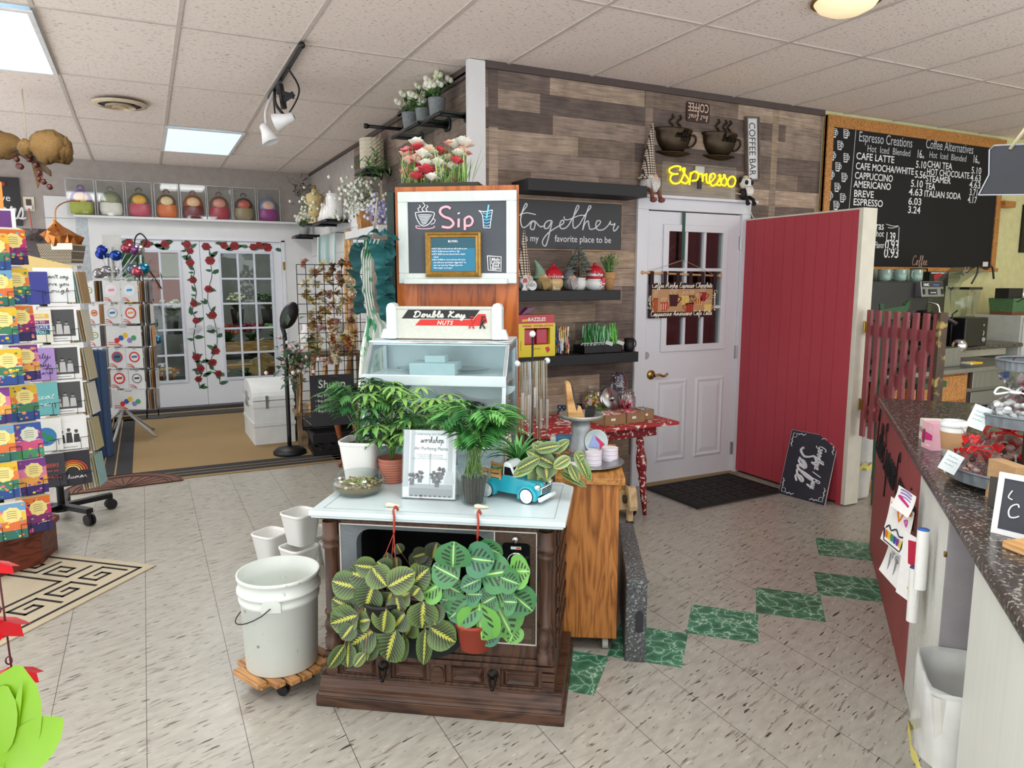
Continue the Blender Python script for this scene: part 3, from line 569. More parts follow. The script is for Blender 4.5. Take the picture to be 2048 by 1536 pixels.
for u,v_,a,b,c,c2,lf in((.1,.38,.07,.40,'9a4526','b5673a',1),(.22,.33,.11,.25,'b3342a','d9c2a0',0),(.36,.5,.14,.34,'41181c','4d2024',0),(.53,.5,.13,.25,'d9b866','c9a04f',1),(.63,.52,.09,.26,'7a4a1c','8f5a24',0),(.74,.47,.12,.22,'cfa75a','a33326',1),(.8,.6,.11,.26,'8f2226','a02c2e',0),(.6,.27,.13,.3,'93321f','a8462c',1),(.88,.27,.12,.22,'d9b866','e3cf90',0)):
 mugflat(m,cx0+u*W_,cz0+v_*H_,a*W_,b*H_,c,c2,-.0035,lf)
m.col('f0ead8');r_=.0022
script(m,'Coffee Mocha Espresso Chocolate'.replace('Cho','Cho'),cx0+.04*W_,cz1-.13*H_,.018,r_,-.004,W_*.9)
script(m,'Cappuccino Americano Cafe Latte',cx0+.03*W_,cz0+.06*H_,.018,r_,-.004,W_*.92)
script(m,'Cappuccino',cx1-.025*W_,cz1-.2*H_,.014,r_*.8,-.004,H_*.62,rot=-PI/2);script(m,'Latte',cx0+.03*W_,cz0+.25*H_,.014,r_*.8,-.004,H_*.4,rot=PI/2)
m.build('cloth',mat('banner_cloth',None,.85,nz=(80,.1)),t)
# ---------------------------------------------------------------- mats and rugs
def patch(name,P,label,hexc,th=.006,extra=None,mt=None,cat='mat'):
 m=MB();m.col(hexc);m.prism([(p[0],p[1])for p in P],.001,th)
 if extra:extra(m)
 return m.build(name,mt or mat('woven',None,.95,nz=(180,.22),bump=(220,.4)),label=label,cat=cat)
RX0,RX1,RY0,RY1=-.52,1.75,6.12,9.32
def rug_lines(m):
 for e,wd,c in((.05,.30,'2b2a2c'),(.13,.012,'8f7a58'),(.22,.012,'8f7a58')):
  z=.0065 if c[0]=='2' else .0068;m.col(c);a,b,c0,c1=RX0+e,RX1-e,RY0+e,RY1-e
  for q in((a,a+wd,c0,c1),(b-wd,b,c0,c1),(a,b,c0,c0+wd),(a,b,c1-wd,c1)):m.box(q[0],q[1],q[2],q[3],.005,z)
patch('area_rug',[(RX0,RY0),(RX1,RY0),(RX1,RY1),(RX0,RY1)],'large brown rug with dark striped border in front of the glass doors','8d7550',extra=rug_lines,cat='rug')
def halfmat(m):
 m.col('2a211f');rnd=random.Random(2)
 for r in(.39,.33,.30):m.tube([(r*cos(a*PI/16)*1.0,r*sin(a*PI/16),.0125)for a in range(17)],.004,4)
 for k in range(1,12):a=k*PI/12;m.rod((0,0,.0125),(.3*cos(a),.3*sin(a),.0125),.003,4)
m.col('6a4638');m.prism([(.41*cos(a*PI/20),.41*sin(a*PI/20))for a in range(21)],.0072,.012);halfmat(m)
m.build('half_round_mat',mat('rubber_mat',None,.8,nz=(40,.15)),loc=(-.22,6.03,0),rz=R_(4),label='half-round brown rubber mat beside the black card rack',cat='mat')
KX1,KY0,KY1,KX0=-.035,2.35,4.31,-1.35
def key(m):
 m.col('1d1b1c')
 def ln(a,b,z=.0072,wd=.017):
  x0_,x1_=min(a[0],b[0])-wd/2,max(a[0],b[0])+wd/2;y0_,y1_=min(a[1],b[1])-wd/2,max(a[1],b[1])+wd/2;m.box(x0_,x1_,y0_,y1_,.005,z)
 for e in(.055,.315):
  a,b,c,d=KX0+e,KX1-e,KY0+e,KY1-e
  for q in(((a,c),(b,c)),((b,c),(b,d)),((b,d),(a,d)),((a,d),(a,c))):ln(*q)
 G=[(0,0),(0,5),(5,5),(5,1.6),(2,1.6),(2,3.3),(3.4,3.3)]
 u=.030;n=0
 yy=KY1-.1
 while yy-.20>KY0+.3:
  P=[(KX1-.105-g[1]*u,yy-g[0]*u)for g in G]
  for a,b in zip(P,P[1:]):ln(a,b)
  yy-=.205
 xx=KX1-.33
 while xx-.2>KX0+.2:
  P=[(xx-g[0]*u,KY1-.105-g[1]*u)for g in G]
  for a,b in zip(P,P[1:]):ln(a,b)
  xx-=.205
def rotp(x,y):return(x,y)
m.at((-.032,4.261,0),rz=R_(-41.5));m.M=m.M@Matrix.Translation((-KX1,-KY1,0));m.col('b3a78f');m.prism([(KX0,KY0),(KX1,KY0),(KX1,KY1),(KX0,KY1)],.001,.006);key(m)
kr=m.build('greek_key_rug',_mats['woven'],label='beige rug with a black greek key border at the left',cat='rug')
def bricks(m):
 m.col('1f1d1c');rnd=random.Random(4)
 for i in range(6):
  for j in range(4):
   if(i+j)%2:m.box(.04+.13*i,.155+.13*i,.04+.125*j,.092+.125*j,.01,.016);m.box(.04+.13*i,.155+.13*i,.1+.125*j,.152+.125*j,.01,.016)
   else:m.box(.04+.13*i,.092+.13*i,.04+.125*j,.152+.125*j,.01,.016);m.box(.1+.13*i,.152+.13*i,.04+.125*j,.152+.125*j,.01,.016)
m.col('4a443e');m.box(0,.84,0,.56,.001,.010);m.col('161515');[m.box(*q,.010,.018)for q in((0,.84,0,.03),(0,.84,.53,.56),(0,.03,.03,.53),(.81,.84,.03,.53))];bricks(m)
m.build('door_mat',_mats['rubber_mat'],loc=(3.27,3.70,0),rz=R_(2),label='dark rubber door mat with a brick pattern below the coffee door',cat='mat')
# ---------------------------------------------------------------- console television and what stands on it
OX,OY,TA=.841,2.272,-R_(34.9);TU=Vector((cos(TA),sin(TA),0));TV_=Vector((-sin(TA),cos(TA),0));TO=Vector((OX,OY,0))
def tvw(x,y,z=0):return TO+TU*x+TV_*y+Vector((0,0,z))
def tvp(px,py,y):
 d=_ray(px,py);P0=tvw(0,y);t=(P0-_C).dot(TV_)/d.dot(TV_);P=_C+d*t;return((P-TO).dot(TU),P.z)
def mathn(nt,op,a,b=None,c=None):
 n=nt.nodes.new('ShaderNodeMath');n.operation=op
 for i,v in enumerate((a,b,c)):
  if v is None:continue
  if isinstance(v,(int,float)):n.inputs[i].default_value=v
  else:nt.links.new(v,n.inputs[i])
 return n.outputs[0]
def mixn(nt,f,a,b):
 n=nt.nodes.new('ShaderNodeMix');n.data_type='RGBA';nt.links.new(f,n.inputs['Factor'])
 for k,v in(('A',a),('B',b)):
  if isinstance(v,str):n.inputs[k].default_value=S(v)
  else:nt.links.new(v,n.inputs[k])
 return n.outputs['Result']
def maranta(name,red):
 m=bpy.data.materials.new(name);m.use_nodes=True;nt=m.node_tree;N=nt.nodes;L=nt.links;b=N['Principled BSDF'];b.inputs['Roughness'].default_value=.38
 uv=N.new('ShaderNodeUVMap');uv.uv_map='UVMap';sx=N.new('ShaderNodeSeparateXYZ');L.new(uv.outputs[0],sx.inputs[0])
 u=mathn(nt,'ABSOLUTE',mathn(nt,'MULTIPLY_ADD',sx.outputs[0],2,-1));v=sx.outputs[1]
 a=N.new('ShaderNodeAttribute');a.attribute_name='Col'
 sk=mathn(nt,'MULTIPLY_ADD',u,-.28,v)
 if red:
  edge=mathn(nt,'SMOOTH_MIN',mathn(nt,'MULTIPLY',u,1.15),1,.1)
  c=mixn(nt,mathn(nt,'POWER',u,1.5),'161f10',a.outputs['Color'])
  vein=mathn(nt,'LESS_THAN',mathn(nt,'PINGPONG',mathn(nt,'MULTIPLY',sk,9),.5),.03)
  vein=mathn(nt,'MULTIPLY',vein,mathn(nt,'LESS_THAN',u,.9));c=mixn(nt,vein,c,'9fae80')
  wd=mathn(nt,'MULTIPLY_ADD',mathn(nt,'PINGPONG',mathn(nt,'MULTIPLY',mathn(nt,'MULTIPLY_ADD',u,-.5,v),9),.5),.34,.03)
  c=mixn(nt,mathn(nt,'LESS_THAN',u,wd),c,'adb045')
 else:
  c=a.outputs['Color']
  bl_=mathn(nt,'GREATER_THAN',mathn(nt,'PINGPONG',mathn(nt,'MULTIPLY',sk,6.5),.5),.26)
  bl_=mathn(nt,'MULTIPLY',bl_,mathn(nt,'MULTIPLY',mathn(nt,'GREATER_THAN',u,.17),mathn(nt,'LESS_THAN',u,mathn(nt,'MULTIPLY_ADD',mathn(nt,'PINGPONG',v,.5),.8,.28))))
  c=mixn(nt,bl_,c,'27382a');c=mixn(nt,mathn(nt,'LESS_THAN',u,.05),c,'a5cf7d')
 geo=N.new('ShaderNodeNewGeometry');c=mixn(nt,geo.outputs['Backfacing'],c,'7a3350' if red else '7fae6a')
 L.new(c,b.inputs['Base Color']);return m
MR,MG=maranta('prayer_leaf_red',True),maranta('prayer_leaf_green',False)
def blade(m,base,d,nrm,L_,wd,bend=.3,n=7,cup=.10):
 """oval leaf facing nrm, growing along d, its tip bending away from nrm"""
 d=Vector(d).normalized();nrm=Vector(nrm);nrm=(nrm-d*nrm.dot(d)).normalized();side=nrm.cross(d).normalized();p=Vector(base);vs_=[];uv=[]
 for i in range(n+1):
  t=i/n;ww=wd*.5*max(.03,(1-abs(2*t**.86-1)**2.3))**.62
  for u in(-1,-.5,0,.5,1):vs_.append(p+side*u*ww+nrm*(abs(u)**1.5*cup*ww*1.4));uv.append(((u+1)/2,t))
  d2=(d-nrm*bend/n).normalized();nrm=(nrm+d*bend/n).normalized();d=d2;p=p+d*L_/n
 return m.add(vs_,[(i*5+k,i*5+k+5,i*5+k+6,i*5+k+1)for i in range(n)for k in range(4)],True,uv)
tv=thing('television_console','dark carved wooden console television cabinet with white painted top and hollow screen','television cabinet',(OX,OY,0),TA)
m=MB()
m.box(-.4535,.4535,0,.52,0,.042)
m.prism([(0.0,.042),(.006,.055),(.004,.062),(.02,.072),(.024,.088),(.03,.092),(.03,.105),(.50,.105),(.51,.042)],-.445,.445,'x')
m.build('plinth',WALNUT,tv,bevel=.004)
D0=.035
m.box(-.415,-.40,D0,.49,.105,.715);m.box(.40,.415,D0,.49,.105,.715);m.box(-.415,.415,.475,.49,.105,.715);m.box(-.40,.40,D0,.475,.70,.715)
m.box(-.40,.40,D0,D0+.03,.105,.275);m.box(-.40,-.353,D0,D0+.03,.275,.70);m.box(.353,.40,D0,D0+.03,.275,.70);m.box(-.353,.353,D0,D0+.03,.688,.70)
m.box(-.42,.42,D0-.018,D0+.01,.190,.207);m.box(-.415,.415,D0-.010,D0,.207,.228);m.box(-.42,.42,D0-.012,D0+.01,.702,.716);m.box(-.415,.415,D0-.006,D0+.01,.105,.117)
for k in range(6):
 z=.25+.075*k;m.box(.415,.424,.08,.44,z,z+.05);m.box(.424,.429,.1,.42,z+.012,z+.038)
m.build('cabinet_body',WALNUTV,tv,bevel=.0025)
m=MB()
for a,b in((-.36,-.235),(-.165,-.045),(.045,.165),(.235,.36)):
 m.add([(a,D0,.122),(b,D0,.122),(b,D0,.184),(a,D0,.184),(a+.012,D0-.012,.133),(b-.012,D0-.012,.133),(b-.012,D0-.012,.173),(a+.012,D0-.012,.173),(a+.02,D0-.005,.14),(b-.02,D0-.005,.14),(b-.02,D0-.005,.166),(a+.02,D0-.005,.166)],[(i*4+k,i*4+(k+1)%4,i*4+4+(k+1)%4,i*4+4+k)for i in range(2)for k in range(4)]+[(8,9,10,11)])
for x in(-.2,0,.2):m.box(x-.026,x+.026,D0-.014,D0,.116,.188);m.prism([(x-.02+.02+.024*cos(a*PI/4+PI/8),.152+.03*sin(a*PI/4+PI/8))for a in range(8)],D0-.02,D0-.013,'y')
for x in(-.395,.395):
 for z in(.135,.168):m.box(x-.022,x+.022,D0-.016,D0,z-.014,z+.014)
m.build('drawer_front',WALNUT,tv,bevel=.002)
for x in(-.2,.2):
 m.at((x,D0-.02,.168),rx=PI/2);m.lathe([(.0,.012),(.012,.008),(.02,.0)],14);m.at()
 m.tube(crom([(x-.012,D0-.028,.165),(x-.008,D0-.032,.135),(x,D0-.034,.123),(x+.008,D0-.032,.135),(x+.012,D0-.028,.165)],4),.0045,6);m.ball((x,D0-.033,.12),.008,8)
 m.build('drawer_pull',mat('antique_iron','1c1713',.4,.6),tv)
for x in(-.385,.385):
 m.at((x,D0-.012,0))
 P=[(.03,.228),(.03,.262),(.024,.266),(.028,.276),(.022,.284),(.026,.292),(.03,.31),(.028,.325),(.02,.345),(.023,.352),(.028,.358),(.028,.368),(.021,.374),(.021,.56),(.022,.598),(.028,.604),(.028,.612),(.022,.620),(.03,.63),(.032,.642),(.026,.65),(.026,.70)]
 m.lathe(P,16);m.build('turned_column',WALNUTV,tv)
y=D0+.004
def rrect(x0,x1,z0,z1,r,n=6):
 return[(cx+r*cos(a0+k*PI/2/n),cz_+r*sin(a0+k*PI/2/n))for cx,cz_,a0 in((x1-r,z1-r,0),(x0+r,z1-r,PI/2),(x0+r,z0+r,PI),(x1-r,z0+r,PI*1.5))for k in range(n+1)]
hole=rrect(-.303,.18,.31,.662,.055);out=[]
for(a,b)in hole:
 c,d=a+.073,b-.486;s_=min((.278/abs(c))if abs(c)>1e-6 else 9,(.204/abs(d))if abs(d)>1e-6 else 9);out.append((-.073+c*s_,.486+d*s_))
n=len(hole);e=.022
m.add([(a,y+e,b)for a,b in hole]+[(a,y,b)for a,b in out]+[(a,y+e+.05,b)for a,b in hole],[(i,(i+1)%n,n+(i+1)%n,n+i)for i in range(n)]+[(2*n+i,2*n+(i+1)%n,(i+1)%n,i)for i in range(n)])
m.build('screen_bezel',mat('bezel_grey','70777a',.4),tv)
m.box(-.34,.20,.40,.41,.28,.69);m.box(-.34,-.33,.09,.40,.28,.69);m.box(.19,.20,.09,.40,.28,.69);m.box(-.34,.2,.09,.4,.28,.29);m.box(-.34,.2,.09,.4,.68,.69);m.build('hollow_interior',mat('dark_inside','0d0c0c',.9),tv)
y=D0-.003
for a,b,c,d in((-.355,-.351,.278,.688),(.349,.353,.278,.688),(.203,.207,.278,.688),(-.355,.353,.685,.689),(-.355,.353,.277,.281)):m.box(a,b,y,y+.01,c,d)
m.build('trim_line',mat('ivory_line','c9c6bb',.5),tv)
t_=MB();t_.box(.207,.349,D0,D0+.02,.281,.685);panel=t_.build('control_panel',mat('speaker_cloth','4a3c30',.8,nz=(220,.5)),tv)
m.prism(rrect(.232,.328,.49,.648,.012,3),D0-.004,D0,'y');m.build('dial_plate',mat('black_gloss','0e1013',.12),panel)
for z in(.585,.518):m.at((.281,D0-.004,z),rx=PI/2);m.lathe([(.031,0),(.031,.008),(.026,.009),(.026,.004)],26);m.lathe([(.018,0),(.018,.016),(.0,.017)],18);m.build('tuning_knob',CHROME,panel)
m.at((.279,D0-.001,.664),rx=PI/2);m.lathe([(.011,0),(.011,.018),(0,.019)],16);m.build('power_knob',STEEL,panel)
m.col('c9d0d0');m.box(.262,.298,D0-.005,D0-.004,.626,.636);m.col('b5512f');m.box(.281,.296,D0-.0055,D0-.005,.628,.634);m.build('indicator',PAINT,panel)
m.box(.222,.334,D0-.003,D0,.30,.34);m.at((.29,D0-.002,.35),rx=PI/2);m.cyl(.004,0,.006,8);m.build('speaker_grille',mat('speaker_mesh','55473a',.7,nz=(260,.5)),panel)
zt=.74
out=[(-.452,-.005),(.452,-.005),(.452,.44),(.42,.472),(.405,.492),(-.43,.492),(-.452,.47)]
m.prism(out,.722,zt);m.prism([(x*.985,y*.985+.004)for x,y in out],.714,.722)
m.build('white_top',mat('white_top_paint','c4d2d4',.35,nz=(7,.05)),tv,bevel=.004)
m=MB()
for q in((-.41,.41,.035,.0375),(-.41,.41,.445,.4475),(-.412,-.4095,.035,.447),(.4095,.412,.035,.447)):m.box(*q,zt,zt+.0008)
m.build('routed_line',mat('line_grey','8f9b9d',.6),tv)
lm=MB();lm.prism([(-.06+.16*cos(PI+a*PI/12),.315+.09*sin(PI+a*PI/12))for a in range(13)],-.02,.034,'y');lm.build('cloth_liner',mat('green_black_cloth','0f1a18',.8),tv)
def c7(x,y):return(620+x/3.491,1020+y/3.491)
def hang_plant(label,leaves,mt,cols,yy,hook,hbot,pot,seed,name='hanging_prayer_plant',stemc='7a5a45',potc='a03f2a'):
 rnd=random.Random(seed);t=thing(name,label,'plant',tvw(0,0),TA)
 m=MB();sm_=MB();px,pz=pot
 for i,(bx,by,tx,ty,w_)in enumerate(leaves):
  dy=yy-.05*rnd.random()-.02;B=tvp(*c7(bx,by),dy);T=tvp(*c7(tx,ty),dy);d=Vector((T[0]-B[0],rnd.uniform(-.035,.0),T[1]-B[1]));L_=d.length
  m.col(rnd.choice(cols));blade(m,(B[0],dy,B[1]),d,(rnd.uniform(-.25,.25),-1,rnd.uniform(.1,.5)),L_*1.03,w_*.00082,rnd.uniform(.1,.5))
  sm_.tube(crom([(px+rnd.uniform(-.03,.03),yy+.03,pz+.03),((px+B[0])/2,yy-.02,max(pz+.06,(pz+B[1])/2+.03)),(B[0],dy,B[1])],3),.0016,4)
 m.build('leaves',mt,t);sm_.build('stems',mat('stem_'+stemc,stemc,.6),t)
 p=MB();p.lathe([(.0,pz-.05),(.05,pz-.05),(.068,pz+.04),(.072,pz+.04),(.072,pz+.052),(.06,pz+.052),(.055,pz+.03),(0,pz+.03)],20,cx=px,cy=yy+.0);p.build('pot',mat('pot_'+potc,potc,.6),t)
 h=MB();a,b=hook
 A=tvp(*a,-.03);B=tvp(*b,-.03)
 h.tube(crom([(A[0]+.004,.03,.748),(A[0]+.002,.012,.764),(A[0],-.008,.757),(A[0]+.004,-.014,.735),(B[0],-.02,B[1])],5),[.0052]*8+[.004]*13,6)
 for s_ in(-1,0,1):h.tube([(B[0],-.02,B[1]+.002),(px+s_*.055,yy+(.05 if s_==0 else-.02),pz+.05)],.0014,5)
 h.build('hanger',mat('red_plastic','a0331f',.4),t)
 return t
lv1=[(460,470,262,440,120),(470,400,320,385,90),(345,540,140,500,120),(440,525,385,700,130),(305,690,160,620,100),(335,730,140,790,125),(455,830,262,950,150),(530,690,500,860,115),(600,830,520,1045,150),(565,575,540,690,120),(660,720,590,815,110),(715,770,660,880,105),(790,640,795,820,130),(835,820,1010,910,140),(805,830,795,1075,70),(650,870,635,1070,60),(545,540,715,430,110),(430,400,540,520,110),(700,530,820,400,110),(640,600,690,560,100),(270,930,270,1070,90),(430,900,410,1030,90),(345,780,420,740,90),(240,940,130,1110,62),(380,1000,330,1060,50),(560,420,490,350,80),(860,650,890,770,90),(300,800,250,870,80),(600,600,640,690,90),(720,600,760,540,90)]
hang_plant('dark striped prayer plant hanging at the left of the television screen',lv1,MR,['4a6530','5a7539','3f5a2b','67803f'],-.045,(c7(568,0),c7(580,170)),0,(-.17,.40),21,potc='151313')
lv2=[(1000,400,1010,225,150),(1040,480,865,385,130),(1080,330,1280,360,150),(1190,460,1395,400,165),(1395,430,1530,420,140),(920,515,765,590,125),(910,510,760,395,70),(940,520,1065,590,95),(1195,480,1060,530,80),(1090,590,1200,560,100),(1070,640,915,610,105),(1125,620,975,740,120),(1190,640,1030,780,100),(1180,650,1190,910,190),(1285,630,1420,850,180),(1245,560,1415,540,130),(1400,570,1550,690,150),(1300,600,1210,640,110),(1440,800,1400,910,90),(1300,830,1220,920,80),(1175,230,1340,320,80),(1330,470,1460,510,110),(1350,640,1440,620,110),(1240,690,1280,760,90)]
hang_plant('light green prayer plant with dark blotches hanging at the right of the television screen',lv2,MG,['3f7a48','4a8550','579148','3d7855','63a045'],-.045,(c7(1160,0),c7(1165,210)),0,(.15,.35),22)
lv3=[(560,420,530,300,60),(610,400,600,330,50),(640,300,600,240,60),(860,340,880,230,100),(700,400,840,320,110),(720,330,820,300,80)]
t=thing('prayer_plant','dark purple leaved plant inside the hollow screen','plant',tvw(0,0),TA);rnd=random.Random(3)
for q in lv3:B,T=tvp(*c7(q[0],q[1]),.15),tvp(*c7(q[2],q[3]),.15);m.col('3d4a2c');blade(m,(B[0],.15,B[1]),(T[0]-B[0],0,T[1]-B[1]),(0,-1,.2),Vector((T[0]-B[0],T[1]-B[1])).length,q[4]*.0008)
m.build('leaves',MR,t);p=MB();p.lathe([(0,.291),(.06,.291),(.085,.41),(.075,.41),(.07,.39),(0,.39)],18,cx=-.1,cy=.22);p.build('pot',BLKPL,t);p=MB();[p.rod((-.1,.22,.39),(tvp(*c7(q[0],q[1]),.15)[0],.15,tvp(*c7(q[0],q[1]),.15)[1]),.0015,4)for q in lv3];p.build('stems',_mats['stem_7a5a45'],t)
for i,(px,lb)in enumerate(((783,'cream peg under the left red plant hanger'),(960,'cream peg under the right red plant hanger'))):
 p=atZ(px,1015+i*3,zt);m.tube(crom([(-.024,0,.006),(-.01,.002,.008),(.012,-.001,.006),(.026,.002,.004)],3),[.008,.009,.009,.008,.006,.006,.006,.006,.005,.005],8)if 0 else m.tube([(-.024,0,.008),(-.012,.002,.009),(.012,-.001,.007),(.026,.002,.005)],[.007,.009,.006,.004],8)
 m.build('peg',mat('bone','d6cdb4',.5),loc=(p.x+.004,p.y,zt),rz=TA+.1,label=lb,cat='peg')
def onTop(px,py,z=.74):return tuple(atZ(px,py,z)[:2])+(z,)
t=thing('glass_bowl','round glass bowl of pebbles and moss on the white television top','terrarium',onTop(718,986))
m.lathe([(.0,.001),(.06,.001),(.09,.016),(.104,.04),(.1,.062),(.082,.078),(.076,.08),(.080,.078),(.097,.061),(.101,.04),(.088,.018),(.06,.004),(0,.004)],36);m.build('bowl',CLEAR,t)
rnd=random.Random(9)
m.col('6a5838');m.lathe([(.0,.006),(.058,.006),(.082,.018),(.088,.034),(.0,.045)],28)
for k in range(130):
 a,q=rnd.uniform(0,2*PI),.082*math.sqrt(rnd.random());m.col(rnd.choice(['8a7440','5d4a28','b8a878','4a3c26','7a6a30','a3906a']));m.ball((q*cos(a),q*sin(a),rnd.uniform(.032,.046)),rnd.uniform(.004,.009),5,(1,1,.7))
m.build('pebbles',MATT,t)
m=MB()
for k in range(90):a,q=rnd.uniform(0,2*PI),.05*math.sqrt(rnd.random());m.col(rnd.choice(['8fa348','75893c','a4b55c','5f7236']));leaf(m,(q*cos(a)-.01,q*sin(a)-.01,.045),(rnd.uniform(-1,1),rnd.uniform(-1,1),.8),.018,.006,.5,2)
m.build('moss',LEAFM,t)
def ribbed(m,w0,w1,h,n=16,sq=.35):
 P=[(0,.0),(w0/2,0)]
 for k in range(n):z=h*.9*k/n;r=(w0+(w1-w0)*z/h)/2;P+=[(r+.0022,z+h*.9/n*.35),(r,z+h*.9/n)]
 r=w1/2;P+=[(r+.001,h*.92),(r+.003,h),(r-.006,h),(r-.008,h*.9),(w0/2-.006,.012),(0,.012)];m.lathe(P,32,True,0,0,sq);return m
RIB=mat('ribbed_white','e2e2de',.45,nz=(6,.03))
def palm(m,x,y,z,n,H_,rnd,hues,R=.16,lf=9,ll=.10):
 """arching fronds with paired narrow leaflets"""
 for k in range(n):
  a=rnd.uniform(0,2*PI);s_=rnd.uniform(.25,1)*R;h=H_*rnd.uniform(.6,1)
  P=crom([(x+rnd.uniform(-.03,.03),y+rnd.uniform(-.03,.03),z),(x+s_*.45*cos(a),y+s_*.35*sin(a),z+h*.65),(x+s_*.8*cos(a),y+s_*.8*sin(a),z+h),(x+s_*1.35*cos(a),y+s_*1.35*sin(a),z+h*.93)],5)
  m.col('5a7a3c');m.tube(P,.0014,4);hue=rnd.choice(hues)
  for i in range(lf):
   q=P[int(len(P)*(.42+.56*i/lf))];m.col(hue)
   t_=(P[-1]-P[len(P)//2]).normalized();sd=t_.cross(Vector((0,0,1))).normalized()
   for s2 in(-1,1):leaf(m,q,t_*.8+sd*s2*.9+Vector((0,0,.2)),ll*(1-.3*abs(i/lf-.4)),.013,.6,3,.2)
def schefflera(m,x,y,z,n,H_,rnd,hues,R=.1,ll=.075):
 for k in range(n):
  a=rnd.uniform(0,2*PI);h=H_*rnd.uniform(.25,1);s_=R*rnd.uniform(.3,1);top=Vector((x+s_*cos(a),y+s_*sin(a),z+h));m.col('5d7a3a');m.tube([(x,y,z),(x+s_*.3*cos(a),y+s_*.3*sin(a),z+h*.75),top],.0018,4)
  hue=rnd.choice(hues if h<H_*.8 else hues[-2:]);nn=rnd.choice((6,7,8));ph=rnd.uniform(0,6)
  for j in range(nn):
   b=ph+j*2*PI/nn;m.col(hue);leaf(m,top,(cos(b),sin(b),.35),ll*rnd.uniform(.75,1.1),.0175,1.1,4,.18)
G1=['2f6b35','3d8040','4a9448','5aa34c','6fb052']
t=thing('potted_palm','small palm in a tall white ribbed square planter behind the glass bowl','plant',tvw(-.40,.405,.7405),TA);t.scale=(.88,.88,.92)
ribbed(m,.125,.175,.185);pl=m.build('planter',RIB,t)
m.disk(.07,.165,16);m.build('soil',mat('soil','2f261d',.95,nz=(90,.5)),t)
palm(m,0,0,.165,26,.27,random.Random(31),['3a703c','2f6035','4d8446'],.15,11);m.build('fronds',LEAFM,t)
TERR=mat('terracotta_pink','b5705c',.6,nz=(9,.08))
t=thing('potted_umbrella_plant','umbrella plant in a pinkish terracotta pot left of the workshop sign','plant',onTop(785,963))
m.lathe([(0,0),(.042,0),(.056,.095),(.058,.1),(.052,.1),(.05,.085),(0,.085)],24);[m.lathe([(.043+.0125*k/8,.01*k+.004),(.0455+.0125*k/8,.01*k+.008),(.0435+.0125*k/8,.01*k+.012)],24)for k in range(8)];m.build('pot',TERR,t)
schefflera(m,0,0,.085,48,.31,random.Random(33),['2d5a35','3a6d40','4f8548','6f9f50','80ad58'],.12,.078);m.build('foliage',LEAFM,t)
t=thing('potted_umbrella_plant','umbrella plant standing behind the workshop sign','plant',tvw(-.11,.425,.7405))
m.lathe([(0,0),(.05,0),(.06,.1),(.052,.1),(.05,.09),(0,.09)],20);m.build('pot',TERR,t)
schefflera(m,0,0,.09,40,.27,random.Random(37),['2d5a35','3a6d40','4f8548','7aa852','93ba62'],.15,.078);m.build('foliage',LEAFM,t)
p=onTop(857,1000);t=thing('workshop_sign','black and white plant workshop sign in a clear acrylic stand','sign',p,TA)
pic=MB();W_,H_=.198,.25
pic.at((0,0,.006),rx=R_(-10));pic.col('dcdfe0');pic.box(-W_/2,W_/2,0,.001,0,H_);pic.col('f4f5f5');pic.box(-.055,.062,-.0003,0,.085,.235)
pic.col('b4b8ba');[pic.box(a,b,-.0005,0,c,d)for a,b,c,d in((-.098,-.078,.04,.25),(-.072,-.058,.06,.25),(.0,.006,.05,.165),(.07,.086,.06,.25))]
pic.col('a2a7a9');pic.box(-.075,.09,-.0005,0,.035,.052);pic.col('8f9496');pic.box(-.075,.09,-.0005,0,.006,.036)
rnd=random.Random(4)
for x,z in((-.065,.075),(-.035,.085),(.03,.07),(.045,.1),(.02,.085)):
 for k in range(16):pic.col(rnd.choice(['4a4d4e','2f3132','6a6d6e']));a=rnd.uniform(0,2*PI);pic.flat([(x+u*cos(a)-w_*sin(a),z+u*sin(a)+w_*cos(a))for u,w_ in((.002,0),(.01,.004),(.02,0),(.01,-.004))],-.001)
 pic.col('55585a');pic.box(x-.008,x+.008,-.0012,0,z-.028,z-.012)
pic.col('c0c4c6');pic.flat([(.055,.05),(.095,.055),(.088,.1),(.07,.105),(.06,.08)],-.0008)
pic.col('2a2c2d');[pic.box(-.07+.018*k,-.062+.018*k,-.001,0,.006,.011)for k in range(9)]
pic.col('6f7375');pic.text('Celebrating the Greenery',.01,.232,.013,-.0012);pic.col('1f2122');script(pic,'workshop',-.035,.205,.011,.0011,-.0015);pic.text('Air Purfiying Plants',.005,.178,.0165,-.0012,.004)
pic.col('5a5d5e');[pic.text(s_,.0,z,.0068,-.0012)for s_,z in(('The best Air Purifying Plants include',.158),('(1.) Peace Lily, Aloe Vera, Dracaena,',.151),('Spider Plant, Boston Fern and Chrysanthemum.',.144))]
pic.build('poster',PAPER,t)
m.at((0,0,.004),rx=R_(-10));m.box(-W_/2-.004,W_/2+.004,-.006,-.003,0,H_+.004);m.box(-W_/2-.004,W_/2+.004,.003,.006,0,H_+.004);m.at();m.box(-W_/2-.004,W_/2+.004,-.005,.075,.001,.004);m.build('acrylic_stand',ACRYL,t)
t=thing('potted_palm','bushy parlour palm in a ribbed clear plastic cup right of the workshop sign','plant',onTop(948,1006));t.scale=(1.12,1.12,1.12)
m.lathe([(0,.004),(.030,.004),(.042,.088),(.0,.088)],18);m.build('soil',_mats['soil'],t)
P=[(0,.001),(.036,.001)];m.lathe(P+[(.05,.11),(.054,.112),(.052,.108)],30,True,0,0,.2);[m.rod((.037*cos(a),.037*sin(a),.004),(.0505*cos(a),.0505*sin(a),.108),.0011,4)for a in[k*2*PI/26 for k in range(26)]];m.build('cup',CLEAR,t)
palm(m,0,0,.085,46,.235,random.Random(35),['3c7a3c','4a8c46','2f6b34','5c9e4e','6caa58'],.115,11,.08);m.build('fronds',LEAFM,t)
